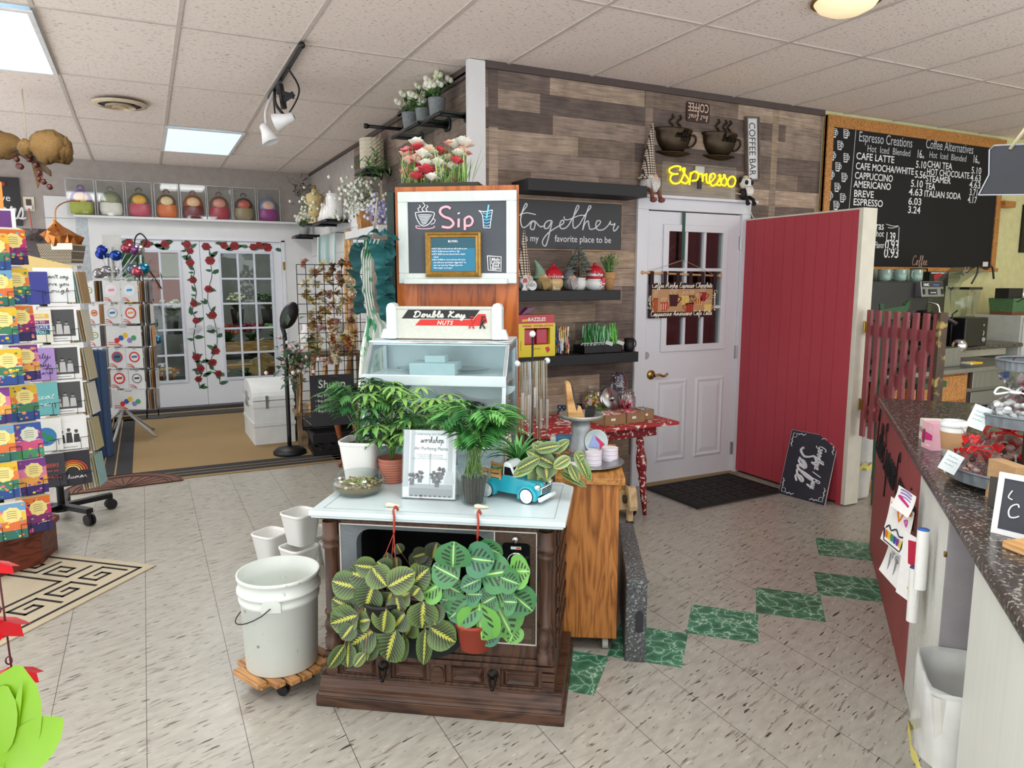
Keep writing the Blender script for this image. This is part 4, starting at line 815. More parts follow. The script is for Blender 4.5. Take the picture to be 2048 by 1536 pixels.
A,B=atZ(985,985,.74),atZ(1060,1003,.74);ang=math.atan2(B.y-A.y,B.x-A.x)
t=thing('toy_truck','turquoise vintage toy pickup truck with white roof and succulents in its bed','toy truck',(A.x*.45+B.x*.55+.008,A.y*.45+B.y*.55+.005,.74),ang+R_(8));t.scale=(1.1,1.1,1.12)
TQ=mat('turquoise_enamel','2aa3b5',.18,coat=.5);TW=mat('white_enamel','dfe9ea',.2)
hw=.052
def car(prof,hw_,taper_=0):m.prism(prof,-hw_,hw_,'y')
m.prism([(.112,.026),(.122,.032),(.124,.05),(.116,.066),(.075,.074),(.03,.078),(.018,.080),(-.022,.080),(-.022,.024),(.112,.024)],-hw*.82,hw*.82,'y')
m.prism([(-.022,.024),(-.022,.068),(-.118,.066),(-.122,.05),(-.118,.026)],-hw*.80,-hw*.66,'y');m.prism([(-.022,.024),(-.022,.068),(-.118,.066),(-.122,.05),(-.118,.026)],hw*.66,hw*.80,'y');m.box(-.122,-.116,-hw*.8,hw*.8,.026,.066);m.box(-.118,-.02,-hw*.7,hw*.7,.024,.034)
for x,r in((.078,.032),(-.078,.030)):
 for s_ in(-1,1):m.at((x,s_*hw*.80,.024),rx=PI/2);m.prism([(r*1.12*cos(a*PI/10),r*1.12*sin(a*PI/10))for a in range(-1,12)],-.011,.011);m.at()
m.build('body',TQ,t,bevel=.006)
cab=[(.03,.076),(.012,.112),(.002,.122),(-.01,.126),(-.02,.122),(-.024,.078)];m.prism(cab,-hw*.72,hw*.72,'y');m.build('cab_roof',TW,t,bevel=.007)
m.prism([(.031,.082),(.0165,.109),(.0145,.109),(.0285,.082)],-hw*.6,hw*.6,'y');[m.prism([(.02,.082),(.008,.108),(-.014,.110),(-.016,.082)],s_*hw*.73-.001,s_*hw*.73+.001,'y')for s_ in(-1,1)];m.build('windows',mat('dark_glass','15181b',.08),t)
for x in(.078,-.078):
 for s_ in(-1,1):
  m.at((x,s_*.046,.026),rx=PI/2);m.lathe([(.0,-.008),(.026,-.008),(.026,.008),(0,.008)],22);wh=m.build('wheel',mat('rubber','17181a',.6),t)
  m.at((x,s_*.046,.026),rx=-PI/2*s_);m.lathe([(.023,.0085),(.016,.010),(.0,.010)],22);m.lathe([(.012,.010),(.009,.014),(0,.0145)],18);m.build('whitewall',TW,wh)
m.prism([(.122,.012),(.134,.014),(.136,.024),(.128,.028),(.120,.026)],-hw*.98,hw*.98,'y');m.build('bumper',TW,t,bevel=.003)
m.box(.116,.1245,-.034,.034,.034,.054);m.build('grille',TW,t,bevel=.002)
[m.box(.1245,.1255,-.031+.0105*k,-.0225+.0105*k,.036+.006*j,.040+.006*j)for k in range(6)for j in range(3)];m.build('grille_slots',BLKPL,t)
for s_ in(-1,1):m.at((.116,s_*.041,.058),ry=PI/2);m.lathe([(.011,-.006),(.010,.006),(.0,.008)],16);m.build('headlight',CHROME,t)
m.box(.121,.1235,-.013,.013,.0605,.066);m.box(.121,.1240,-.007,.007,.059,.0675);m.build('hood_badge',CHROME,t)
[m.box(-.118,-.026,s_*.041-.002,s_*.041+.002,z,z+.011)for s_ in(-1,1)for z in(.07,.085)];[m.box(x,x+.006,s_*.041-.003,s_*.041+.003,.064,.1)for s_ in(-1,1)for x in(-.118,-.075,-.032)];m.build('side_boards',PINE,t)
rnd=random.Random(8)
for k in range(14):
 x,y=rnd.uniform(-.105,-.04),rnd.uniform(-.028,.028);hu=rnd.choice(['7aa45c','8fb878','a5c48f','5f8f4f'])
 for j in range(12):a=j*2.4;m.col(hu);leaf(m,(x,y,.068),(cos(a),sin(a),.5+j*.1),.03-.001*j,.011,-.3,2,.2)
m.build('succulents',LEAFM,t)
m.box(-.114,-.026,-.033,.033,.034,.07);m.build('soil',_mats['soil'],t)
t=thing('potted_spider_plant','spider plant in a dark pot behind the toy truck','plant',tvw(.235,.43,.74))
m.lathe([(0,0),(.04,0),(.05,.1),(.045,.1),(.04,.085),(0,.085)],20);m.build('pot',BLKPL,t)
rnd=random.Random(12)
for k in range(46):a=rnd.uniform(0,2*PI);s_=rnd.uniform(.2,1.0);m.col(rnd.choice(['3f8a3f','2f6f37','58a352','79b86a']));leaf(m,(0,0,.09),(cos(a)*s_,sin(a)*s_,1),rnd.uniform(.1,.19),.013,1.3,5,.25)
m.build('foliage',LEAFM,t)
t=thing('potted_prayer_plant','prayer plant in a dark clear pot at the right end of the white top','plant',onTop(1080,972))
m.lathe([(0,.003),(.034,.003),(.046,.095),(0,.095)],18);m.build('soil',_mats['soil'],t)
m.lathe([(0,0),(.038,0),(.05,.105),(.053,.107)],24);m.build('pot',glass('smoky_plastic','8a8c8c',.15),t)
sm_=MB();cp=t.location
for bx,by,tx,ty,w_ in[(1110,930,1068,905,62),(1100,945,1088,895,55),(1072,900,1110,890,44),(1090,925,1095,950,78),(1105,905,1130,885,40),(1140,915,1115,930,44),(1070,925,1035,945,44),(1150,905,1175,945,40),(1125,925,1150,945,38),(1080,935,1085,980,0),(1080,915,1040,935,46),(1150,915,1163,910,40),(1100,910,1075,890,50),(1085,925,1075,968,88),(1150,905,1180,950,42),(1140,930,1155,955,38),(1120,945,1165,965,30)]:
 if not w_:continue
 dep=2.64+random.Random(bx*ty).uniform(-.02,.03);B,T=atD(bx,by,dep)-cp,atD(tx,ty,dep-.02)-cp;d=T-B;m.col(random.Random(bx).choice(['86a45c','7a9a52','9ab46a','6a8a48']))
 blade(m,B,d,(-.3,-1,.55),d.length*1.25,w_*.00100,.5);sm_.tube(crom([(0,0,.095),(B.x*.4,B.y*.4,.16),tuple(B)],3),.0017,4)
m.build('leaves',MR,t);sm_.build('stems',_mats['stem_7a5a45'],t)
m.col('e2e2da');m.box(-.03,.03,0,.001,0,.11);m.col('5a5f60');[m.box(-.018,.018,-.0005,0,.03+.012*k,.034+.012*k)for k in range(5)]
m.build('care_card',PAPER,loc=tvw(.31,.47,.741),rz=TA+.2,rx=R_(-12),label='white plant care card standing left of the prayer plant pot',cat='card')
cx,cy=atZ(583,1322,.085)[:2];cx-=.03;cy+=.02
t=thing('plant_caddy','round slatted wooden plant caddy on casters under the white bucket','plant caddy',(cx,cy,0),R_(24))
r=.165
for k in range(7):
 a=-r+2*r*k/7+.004;b=-r+2*r*(k+1)/7-.004;mid=(a+b)/2;h=math.sqrt(max(r*r-mid*mid,.002));m.box(a,b,-h,h,.066,.085)
m.box(-.14,.14,-.075,-.045,.05,.066);m.box(-.14,.14,.045,.075,.05,.066);m.build('slats',wood('acacia','bb8a55','7d5430',8,(1,6,1)),t,bevel=.003)
for k in range(4):
 a=R_(45+90*k+12);q=.1;m.at((q*cos(a),q*sin(a),.022),rz=k,rx=PI/2);m.cyl(.022,-.011,.011,16);m.at((q*cos(a),q*sin(a),0));m.box(-.017,.017,-.014,.014,.036,.052);m.build('caster',BLKPL,t)
t=thing('bucket','large white plastic bucket standing on the round wooden caddy','bucket',(cx,cy,.0855),R_(-38))
m.lathe([(0,0),(.128,0),(.133,.004),(.142,.26),(.146,.262),(.149,.275),(.146,.282),(.146,.30),(.154,.303),(.154,.312),(.147,.316),(.148,.352),(.153,.355),(.153,.366),(.146,.367),(.140,.30),(.128,.012),(0,.010)],48)
m.build('body',mat('bucket_plastic','d3d9d2',.5,nz=(5,.05),two=('8f968a',30,.70,.03)),t)
for s_ in(1,-1):
 a=-R_(72)+(0 if s_>0 else PI);m.at((.147*cos(a),.147*sin(a),.285),rz=a+PI/2);m.prism([(-.035,-.02),(.035,-.02),(.035,.012),(.02,.026),(-.02,.026),(-.035,.012)],-.008,.006,'y');m.build('handle_ear',mat('bucket_ear','c6ccc4',.5),t)
a=-R_(72);P=[]
for k in range(17):
 b=a-PI*k/16;P.append((.162*cos(b),.162*sin(b),.285-.10*sin(PI*k/16)**.8))
m.tube(P,.0022,6);m.build('wire_handle',BLACKM,t)
def planter(loc,rz,label):
 m=MB();ribbed(m,.115,.165,.17);return m.build('planter',RIB,loc=loc,rz=rz,label=label,cat='planter',group='spare white planters')
b0=atZ(590,1092,.17);planter((b0.x+.02,b0.y,0.0),.5,'empty white ribbed planter on the floor directly under the stacked one')
b1=atZ(562,1068,.17);planter((b1.x-.045,b1.y+.06,0.0),.6,'leftmost empty white ribbed planter behind the bucket')
planter((b0.x+.22,b0.y-.03,0),.4,'empty white planter half hidden between bucket and television');planter((b0.x+.17,b0.y+.19,0),.5,'empty white planter at the back of the group behind the television')
planter((b0.x+.04,b0.y+.03,.172),.55,'white ribbed planter stacked on top of the others beside the television')
# ---------------------------------------------------------------- plinth, nut warmer, tall cabinet
GREYP=mat('grey_stand','6b6a66',.6)
t=thing('display_plinth','grey display plinth behind the television carrying the nut case','plinth',(OX,OY,0),TA)
m.box(-.49,.29,.60,1.04,0,.66);m.build('body',GREYP,t,bevel=.004)
m.box(-.51,.31,.53,1.06,.66,.70);m.build('top',GREYP,t,bevel=.012)
t=thing('nut_display_case','pale blue metal and glass heated nut display case with lit sign board','display case',(OX,OY,.7005),TA)
CASE=mat('case_enamel','d9e6ea',.3,.15,nz=(8,.04));ALU=mat('aluminium','b5bfc3',.3,.85)
xa,xb=-.465,.157;PR=[(.545,0),(.565,.15),(.622,.435),(.72,.572),(.93,.585),(.96,0)]
m=MB()
m.box(xa,xb,.545,.96,0,.02);m.box(xa,xb,.945,.96,.02,.58)
m.prism([(.715,.562),(.722,.58),(.945,.588),(.945,.565)],xa,xb,'x');m.box(xa+.01,xb-.01,.63,.95,.40,.436);m.prism([(.612,.40),(.608,.445),(.63,.445),(.64,.40)],xa,xb,'x')
m.build('shell',CASE,t,bevel=.003)
for x,nm in((xa,'left'),(xb-.018,'right')):
 m=MB()
 inner=[(.59,.06),(.605,.16),(.655,.42),(.735,.535),(.90,.545),(.92,.06)]
 n=6;m.add([(x,*p)for p in PR]+[(x,*p)for p in inner]+[(x+.018,*p)for p in PR]+[(x+.018,*p)for p in inner],[(i,(i+1)%n,n+(i+1)%n,n+i)for i in range(n)]+[(2*n+i,3*n+i,3*n+(i+1)%n,2*n+(i+1)%n)for i in range(n)]+[(i,2*n+i,2*n+(i+1)%n,(i+1)%n)for i in range(n)]+[(n+i,n+(i+1)%n,3*n+(i+1)%n,3*n+i)for i in range(n)])
 f_=m.build('side_frame',ALU,t,bevel=.002)
 g2=MB();g2.prism(inner,x+.007,x+.010,'x');g2.build('side_glass',glass('case_glass','f4fafa',.14),f_)
m.prism([(.565,.15),(.622,.435),(.72,.572),(.717,.574),(.618,.437),(.561,.151)],xa+.016,xb-.016,'x');m.build('front_glass',_mats['case_glass'],t)
[(m.rod((xa,a,b),(xb,a,b),.006,8),m.build('edge_trim',CHROME,t))for a,b in((.618,.438),(.563,.15),(.718,.574))]
m.prism([(xa+.10+(xb-xa-.2)*(.5+.5*cos(a*PI/14)),.80+.1*sin(a*PI/14))for a in range(28)],.452,.456);m.build('glass_shelf',glass('shelf_glass','c8dcdc',.25),t)
m.col('b9ced3');m.box(-.27,-.07,.66,.80,.437,.49);m.box(-.21,-.12,.69,.76,.49,.52);m.build('warming_box',PAINT,t,bevel=.003)
m.cyl(.165,.24,.245,36,.165,-.12,.78);m.lathe([(.165,.245),(.165,.29),(.155,.29),(.155,.25)],36,True,-.12,.78);m.cyl(.03,.02,.24,12,.03,-.12,.78);m.build('turntable_tray',mat('tray_grey','4a5052',.35,.5),t)
m=MB()
for x,r in((-.36,.1),(.06,.13)):m.prism([(x+r*cos(PI+a*PI/12),.40+r*.45*sin(PI+a*PI/12))for a in range(13)],.66,.665,'y')
m.build('heat_shields',mat('shield','a7b8bc',.4,.3),t)
m.box(-.36,.075,.765,.80,.588,.72);m.box(-.365,.08,.76,.805,.718,.728);sg=m.build('sign_board',mat('sign_cream','bfc1b6',.55,nz=(60,.06)),t)
for x in(-.385,.085):
 m.prism(rrect(x-.015,x+.035,.586,.745,.02,5)if 0 else[(x-.012,.586),(x+.032,.586),(x+.032,.72),(x+.026,.738),(x+.01,.745),(x-.006,.738),(x-.012,.72)],.75,.815,'y');m.prism([(x-.012 if x>0 else x-.045,.586),(x+.06 if x>0 else x+.032,.586),(x+.045 if x>0 else x+.02,.63),(x+.02 if x>0 else x-.03,.63)],.76,.80,'y')
 m.build('sign_bracket',CASE,t,bevel=.006)
y=.7645;m.col('121314');m.flat([(-.33,.675),(-.30,.714),(.02,.714),(-.01,.675)][::-1],y);m.col('c0281f');m.flat([(-.27,.645),(-.245,.672),(-.0,.672),(.045,.694),(.052,.66),(.02,.645)][::-1],y)
m.flat([(-.01,.672),(.012,.697),(.045,.697),(.03,.672)][::-1],y-.0004)
m.col('d5d6cc');script(m,'Double Kay',-.278,.682,.0125,.0033,y-.0015,wmax=.235,shear=.25);m.text('NUTS',-.135,.6495,.025,y-.0008,.02,'c',.3,1.15)
def kman(x,z,c):
 m.col(c);m.stroke([(x,z+.038),(x-.004,z+.015),(x-.009,z-.006)],.0042,y-.002,4,3);m.stroke([(x+.016,z+.034),(x-.001,z+.016),(x+.012,z-.006)],.004,y-.002,4,1);m.stroke([(x-.004,z+.045),(x+.012,z+.043)],.0035,y-.002,4,1)
kman(-.018,.640,'c0281f');kman(.03,.640,'121314')
m.build('lettering',PAINT,sg)
# ---- tall orange cabinet with the "Sip" chalkboard
CABW=wood('varnished_fir','b4632a','8a4317',7,(1,1,6),.3);CABP=wood('varnished_ply','9a4f1f','5f2a0e',11,(1,1,4),.3,40)
cv=1.10;cx0,cx1=-.45,.144
t=thing('tall_cabinet','tall orange varnished wooden cabinet behind the nut case','cabinet',(OX,OY,0),TA)
m.prism([(cx0,cv),(cx1,cv),(cx1-.085,cv+.34),(cx0+.02,cv+.34)],.02,1.98);m.build('body',CABW,t,bevel=.003)
m.box(cx0+.10,cx1-.11,cv-.002,cv,.2,1.9);m.build('front_panel',CABP,t)
m.box(cx0,cx0+.1,cv-.006,cv,.02,1.98);m.box(cx1-.11,cx1,cv-.006,cv,.02,1.98);m.box(cx0+.1,cx1-.11,cv-.006,cv,1.9,1.98);m.build('face_frame',CABW,t,bevel=.002)
def tq(px,py,v):return tvp(px,py,v)
a,b=tq(795,384,cv-.03),tq(1033,567,cv-.03);X0,X1,Z0,Z1=a[0],b[0],b[1],a[1];fw=.048
t=thing('framed_chalkboard','white framed chalkboard reading Sip on the tall orange cabinet','chalkboard',(OX,OY,0),TA);yv=cv-.036
m.box(X0,X1,yv,yv+.024,Z1-fw,Z1);m.box(X0,X1,yv,yv+.024,Z0,Z0+fw);m.box(X0,X0+fw,yv,yv+.024,Z0+fw,Z1-fw);m.box(X1-fw,X1,yv,yv+.024,Z0+fw,Z1-fw);m.box(X0+.03,X1-.04,yv-.022,yv,Z0-.002,Z0+.022);m.build('frame',mat('whitewashed_wood','c7cfca',.55,nz=(40,.07,(1,1,.3))),t,bevel=.003)
m.box(X0+fw,X1-fw,yv+.010,yv+.018,Z0+fw,Z1-fw);m.build('slate',mat('slate_grey','474c52',.7,nz=(7,.14)),t)
def sp(px,py):return tvp(px,py,yv+.009)
def r1(x,y):return(700+x/4.2667,360+y/4.2667)
y=yv+.008
def st(P,r,c,n=4):m.col(c);m.stroke([sp(*r1(*p))for p in P],r,y,4,n)
for P in([(590,265),(580,245),(600,230),(592,215)],[(628,268),(615,245),(640,220),(620,190)],[(660,265),(648,245),(665,230),(655,215)]):st(P,.0022,'e6e6e6')
st([(558,278),(570,330),(605,385),(640,392),(680,370),(712,320),(716,278),(640,270),(558,278)],.0024,'e0e0e6');st([(712,330),(728,345),(715,370),(690,378)],.0024,'d8c8d8');st([(565,390),(570,410),(640,418),(715,408),(718,392)],.0024,'e4b8c4');st([(565,390),(600,396)],.002,'e4b8c4')
for k in range(7):st([(580+k*6,300+k*13),(640,296+k*13),(700-k*8,300+k*12)],.0028,'c9cfd4')
st([(860,245),(830,228),(785,240),(770,275),(800,310),(860,335),(885,375),(850,408),(785,400)],.0075,'e3a9b4',5)
st([(930,330),(928,405)],.0075,'e3a9b4',1);st([(927,280),(932,290)],.0075,'dfdfe2',1);st([(980,330),(982,428)],.0072,'e3a9b4',1);st([(982,330),(1020,312),(1048,345),(1030,385),(984,390)],.007,'e3a9b4',5)
st([(1100,262),(1130,300),(1140,405)],.0022,'e6e6e6',3);st([(1216,258),(1206,320),(1195,410),(1140,408)],.0022,'e6e6e6',1);st([(1097,262),(1150,270),(1218,256)],.0024,'e6e6e6')
for k in range(5):st([(1132+k*3,280+k*26),(1165,290+k*26),(1205-k*2,278+k*26)],.0032,'5fb0d6')
st([(1185,212),(1165,330)],.005,'6fc0e2',1)
st([(1172,648),(1180,770),(1288,778),(1290,655),(1172,648)],.0024,'e6e6e6',1);st([(1195,660),(1200,765)],.0018,'e6e6e6',1)
for i,s_ in enumerate(('Mels','Little','Red','Barn')):
 q=sp(*r1(1243,690+i*25));m.col('e6e6e6');m.text(s_,q[0],q[1],.021,y-.001,.01)
m.build('chalk_drawing',mat('chalk',None,.9),t)
a,b=tq(849,464,yv-.02),tq(962,556,yv-.02);t=thing('picture_frame','small gilt frame with blue BUYERS notice standing on the chalkboard ledge','frame',(OX,OY,0),TA)
X0,X1,Z0,Z1=a[0],b[0],b[1]+.004,a[1];y=yv-.021;fw=.03
GOLD=mat('gilt','a07c3c',.38,.55,nz=(60,.25),bump=(120,.4))
q4=lambda e,yy:[(X0+e,yy,Z0+e),(X1-e,yy,Z0+e),(X1-e,yy,Z1-e),(X0+e,yy,Z1-e)]
m.add(q4(0,y+.018)+q4(.002,y+.002)+q4(.010,y-.003)+q4(.016,y+.004)+q4(.024,y+.001)+q4(fw,y+.010),[(i*4+k,i*4+(k+1)%4,i*4+4+(k+1)%4,i*4+4+k)for i in range(5)for k in range(4)]+[(3,2,1,0)]);m.build('frame',GOLD,t)
m.col('2a7390');m.box(X0+fw-.004,X1-fw+.004,y+.008,y+.010,Z0+fw-.004,Z1-fw+.004);m.col('2b5563');m.box(X0+fw,X1-fw,y+.0075,y+.008,Z1-fw-.045,Z1-fw)
m.col('eef2f2');w_=X1-X0-2*fw-.012;m.text('BUYERS',(X0+X1)/2,Z1-fw-.018,.0135,y+.006,.008)
for i,s_ in enumerate(('BUY $20 worth and we will smile at you','BUY $100 and we will do a "jig"','BUY $200 and we almost have a heart','attack.','BUY $1000 or more and we will carry','you and your purchases "piggy back" to','your car and sing "Happy Days Are','Here Again" as we go !')):
 z=Z1-fw-.05-.0128*i;m.text(s_,X0+fw+.010,z,.0098,y+.006,.008,'l',wmax=w_)
 if s_.startswith('BUY'):m.box(X0+fw+.003,X0+fw+.007,y+.0055,y+.0065,z+.001,z+.005)
m.build('notice',PAPER,t)
t=thing('flower_arrangement','pink white and coral poppies in grassy stems on top of the tall cabinet','flowers',tvw(-.40,1.22,1.981),TA);rnd=random.Random(15)
m.box(-.05,.34,-.06,.06,0,.025);m.build('trough',mat('trough_dark','3a3f34',.8),t)
fl=MB();cp=t.location
def bloom(m,p,r,cols,rnd,n=9):
 for j in range(n):
  b=j*2.399;k=.45+.55*j/n;m.col(rnd.choice(cols));leaf(m,p,(cos(b)*k,sin(b)*k,1.15-k),r*1.25,r*1.25,-.9+.9*k,3,.35)
for k in range(64):
 px,py=rnd.uniform(775,912),280+rnd.random()**.8*84;x=(px-808)/1457*3.6;z=max(.03,(368-py)/1457*3.65);y=rnd.uniform(-.05,.05)
 m.col(rnd.choice(['7a9a4c','8fae5a','5f8a3c']));m.tube(crom([(x*.75,y*.5,.02),(x*.9,y,z*.6),(x,y,z)],3),.0018,4)
 c=rnd.choice((['cf4a4e','dd6660','c23a48'],['e8e4d6','f2f0e6','dfe2cc'],['e39a86','efc9b4','e8b09c'],['d4566a','e88a94','c9405a'],['e9e6da','e4c9a8','f2ead8']))
 if k<46:bloom(fl,(x,y,z),rnd.uniform(.034,.05),c,rnd)
for k in range(150):x=rnd.uniform(-.06,.30);m.col(rnd.choice(['6f9a45','8fb35a','4f8038','a3c26a']));leaf(m,(x,rnd.uniform(-.04,.04),.02),(rnd.uniform(-.35,.35),rnd.uniform(-.3,.3),1),rnd.uniform(.08,.2),.006,.3,3)
m.build('stems',LEAFM,t);fl.build('blossoms',mat('petal',None,.6,nz=(30,.08)),t)
m.box(-.50,-.465,1.12,1.44,0,1.96);m.build('side_board',mat('dark_green_paint','20332c',.6),loc=(OX,OY,0),rz=TA,label='dark green board standing at the left side of the tall cabinet',cat='board')
# ---------------------------------------------------------------- oak cabinet and its goods
OA=-R_(31);OU=Vector((cos(OA),sin(OA),0));OV=Vector((-sin(OA),cos(OA),0));OO=Vector((1.460,2.492,0))
t=thing('oak_cabinet','narrow oak cabinet on casters beside the television console','cabinet',OO,OA)
m.box(0,.25,0,.60,.058,.722);m.build('body',OAK,t,bevel=.003)
m.box(-.012,.272,-.012,.625,.722,.75);m.build('top',OAKH,t,bevel=.003)
for x,y in((.205,.035),(.205,.55),(.045,.55),(.045,.035)):m.at((x,y,.024),ry=PI/2);m.cyl(.024,-.012,.012,18);m.at((x,y,0));m.box(-.005,.005,-.006,.006,.04,.06);m.build('caster',mat('caster_grey','b3b1a8',.5),t)
def ow(x,y,z=.75):return OO+OU*x+OV*y+Vector((0,0,z))
WG=mat('granite_speckle','4c4f50',.4,nz=(90,.55),two=('9a9d9d',110,.60,.04))
A=Vector(atZ(1249,1323,0));Bx=Vector(atZ(1291,1326,0));C_=Vector(atZ(1236,1044,.30));wv=Bx-A
t=thing('speckled_slab','long grey speckled bench shaped slab with a slot beside the oak cabinet','slab',A)
d_=(C_-A);d_.z=0;w2=wv*.92;h0,h1=.352,.30
P=[(0,0,0),tuple(wv),tuple(wv+Vector((0,0,h0))),(0,0,h0),tuple(d_),tuple(d_+w2),tuple(d_+w2+Vector((0,0,h1))),tuple(d_+Vector((0,0,h1)))]
m.add(P,[(0,1,2,3),(3,2,6,7),(1,5,6,2),(0,3,7,4),(4,7,6,5),(0,4,5,1)]);m.build('body',WG,t,bevel=.006)
ang=math.atan2(wv.y,wv.x);m.at((0,0,0),rz=ang);m.prism([(.055+.016*cos(b),.175+(.03 if sin(b)>=0 else-.03)+.016*sin(b))for b in[k*PI/10 for k in range(20)]],-.003,.01,'y');m.build('slot',mat('slot_dark','2b2a30',.6),t)
tc_=ow(.13,.22,.7505);t=thing('silver_tray','round patterned silver tray on the oak cabinet','tray',tc_)
m.lathe([(0,.003),(.105,.003),(.115,.007),(.150,.012),(.155,.014),(.150,.016),(.112,.010),(.102,.006),(0,.006)],40);m.build('tray',mat('etched_silver','9a9f9f',.3,.85,nz=(70,.4),bump=(90,.5)),t)
TIN=mat('lilac_tin',None,.35,nz=(8,.03))
def tin(x,y,z,label,h=.018):
 m=MB();m.col('d8cfd8');m.cyl(.036,0,h,24);m.col('c2bcc6');m.lathe([(.0365,h*.35),(.0375,h*.5),(.0365,h*.6)],24);m.col('e2dae0');m.disk(.033,h+.0004,24)
 m.build('candle_tin',TIN,loc=(x,y,z),label=label,cat='tin',group='pale lilac tins on the tray')
for k,n in enumerate(('bottom','middle','top')):p=atZ(1180,928,.757);tin(p.x+.01,p.y-.01,.7566+.0185*k,n+' pale lilac tin of the front stack on the silver tray')
for k,n in enumerate(('bottom','middle','top')):p=atZ(1205,920,.757);tin(p.x+.035,p.y-.005,.7566+.0185*k,n+' pale lilac tin of the right stack on the silver tray')
p=atZ(1147,932,.757);tin(p.x-.012,p.y-.0,.7566,'single pale tin lying at the left of the silver tray',.012)
p=ow(.17,.42);t=thing('decorated_plate','frosted plate with pink and blue pattern standing behind the tins','plate',p,OA+.35)
m.at((0,0,.0545),rx=PI/2-R_(12));m.lathe([(.0,-.002),(.05,-.002),(.058,.004),(.056,.006),(.05,.001),(0,.001)],30);m.build('plate',mat('frosted','b5c4c4',.3),t)
m.at((0,-.0035,.0545),rx=-R_(12));m.col('8f9fd0');m.flat([(-.04,-.02),(-.01,.035),(.02,.01),(.01,-.03)][::-1],-.001);m.col('c22558');m.flat([(-.005,.03),(.04,-.012),(.012,-.04),(.016,-.01),(0,.01)][::-1],-.002);m.build('pattern',PAINT,t)
p=ow(.10,.45);t=thing('cake_stand','galvanized metal cake stand on the oak cabinet','cake stand',p)
m.lathe([(0,0),(.058,0),(.058,.01),(.050,.05),(.044,.10),(.044,.16),(0,.16)],30);m.build('foot',GALV,t)
m.lathe([(0,.16),(.100,.162),(.103,.18),(.101,.181),(.098,.166),(0,.165)],40);m.build('plate',mat('galv_pale','a9aaa2',.45,.6,nz=(40,.12)),t);PZ=.75+.166
t=thing('wooden_phone_stand','light wood phone stand with a dark cushion on the cake stand','phone stand',(p.x-.030,p.y+.005,PZ),-R_(20))
prof=[(-.035,0),(.045,0),(.03,.035),(.022,.055),(.010,.05),(.004,.03),(-.012,.09),(-.022,.145),(-.03,.165),(-.042,.172),(-.05,.16)]
m.prism(prof,-.02,.02,'y');m.build('body',PINE,t,bevel=.004)
m.prism([(.004,.036),(-.010,.09),(-.019,.14),(-.012,.142),(-.002,.095),(.008,.05)],-.014,.014,'y');m.build('cushion',mat('dark_cushion','3a3836',.5),t)
m.box(-.055,.055,-.017,.017,0,.038);m.build('black_box',mat('black_card','17181a',.5),loc=(p.x+.05,p.y-.0,PZ),rz=R_(50),label='small black box lying on the cake stand',cat='box',bevel=.001)
p=tvw(.245,.80,.7005);t=thing('necklace_stand','black T shaped stand hung with many necklaces','jewellery stand',p,TA+R_(50))
m.cyl(.05,0,.008,24);m.rod((0,0,0),(0,0,.60),.0045,8);m.rod((-.085,0,.487),(.085,0,.487),.004,8);m.build('pole',BLACKM,t)
for c in((0,0,.61),(-.09,0,.487),(.09,0,.487)):m.ball(c,.0145,10);m.build('knob',mat('crackle_glass','cfd6d4',.1),t)
rnd=random.Random(20);MET=mat('necklace_metal',None,.3,.9)
for k in range(18):
 x=-.08+.0094*k;L_=rnd.uniform(.25,.40);y=rnd.uniform(.004,.01);m.col(rnd.choice(['b9b3a4','9a8a6a','c9c9c6','7d7468','b0a07a','8f8f92']))
 z0_=.491;w_=.004
 m.tube([(x-w_,-y,z0_),(x,0,z0_+.003),(x+w_*.5,y*.6,z0_)],.0012,4);m.tube(crom([(x-w_,-y,z0_),(x-w_*1.2,-y-.004,z0_-L_*.5),(x,-y-.005,z0_-L_),(x+w_*1.2,-y-.004,z0_-L_*.5),(x+w_,-y,z0_)],5),.0013+.0006*(k%3==0),4)
 m.ball((x,-y-.006,z0_-L_-.006),.006,6)
 if k%4==1:m.col('e0e0d8');m.box(x-.008,x+.008,-y-.008,-y-.007,z0_-L_*.8,z0_-L_*.45)
 m.build('necklace',MET,loc=p,rz=TA+R_(50),label='thin necklace hanging on the black T shaped stand',cat='necklace',group='necklaces on the stand')
rnd=random.Random(6)
for k in range(26):a=rnd.uniform(0,6.28);m.col(rnd.choice(['c9c2a8','d9d5c4','a9a28a']));m.tube(crom([(0,0,.01),(.012*cos(a),.012*sin(a),.06+.1*rnd.random()),(.025*cos(a),.025*sin(a),.1+.1*rnd.random()),(.02*cos(a+1),.02*sin(a+1),.12+.1*rnd.random())],3),.0035,5)
m.build('shell_ornament',MATT,loc=tvw(.155,.615,.7005),label='cream shell and driftwood ornament left of the necklace stand',cat='ornament')
for i,(x,z)in enumerate(((.19,.0),(.225,.0))):
 m.col('dfe0da');m.box(-.02,.02,0,.001,0,.12);m.col('6a6f70');[m.box(-.008,.004,-.0006,0,.02+.014*k,.024+.014*k)for k in range(6)]
 m.build('tag_card',PAPER,loc=tvw(x+.02,.58-.012*i,.7005),rz=TA-.2+.35*i,rx=R_(-8),label='white hanging price card standing '+('left' if i==0 else 'right')+' below the shell ornament',cat='card')
m.col('4a9ad0');m.box(-.07,.07,-.03,.03,0,.05);m.col('dfe8ec');m.box(-.1,-.07,-.03,.03,0,.045);m.build('blue_packet',GLOSS,loc=ow(.055,.575,.7505),rz=OA,label='blue packet lying behind the cake stand foot on the oak cabinet',cat='packet',bevel=.008)
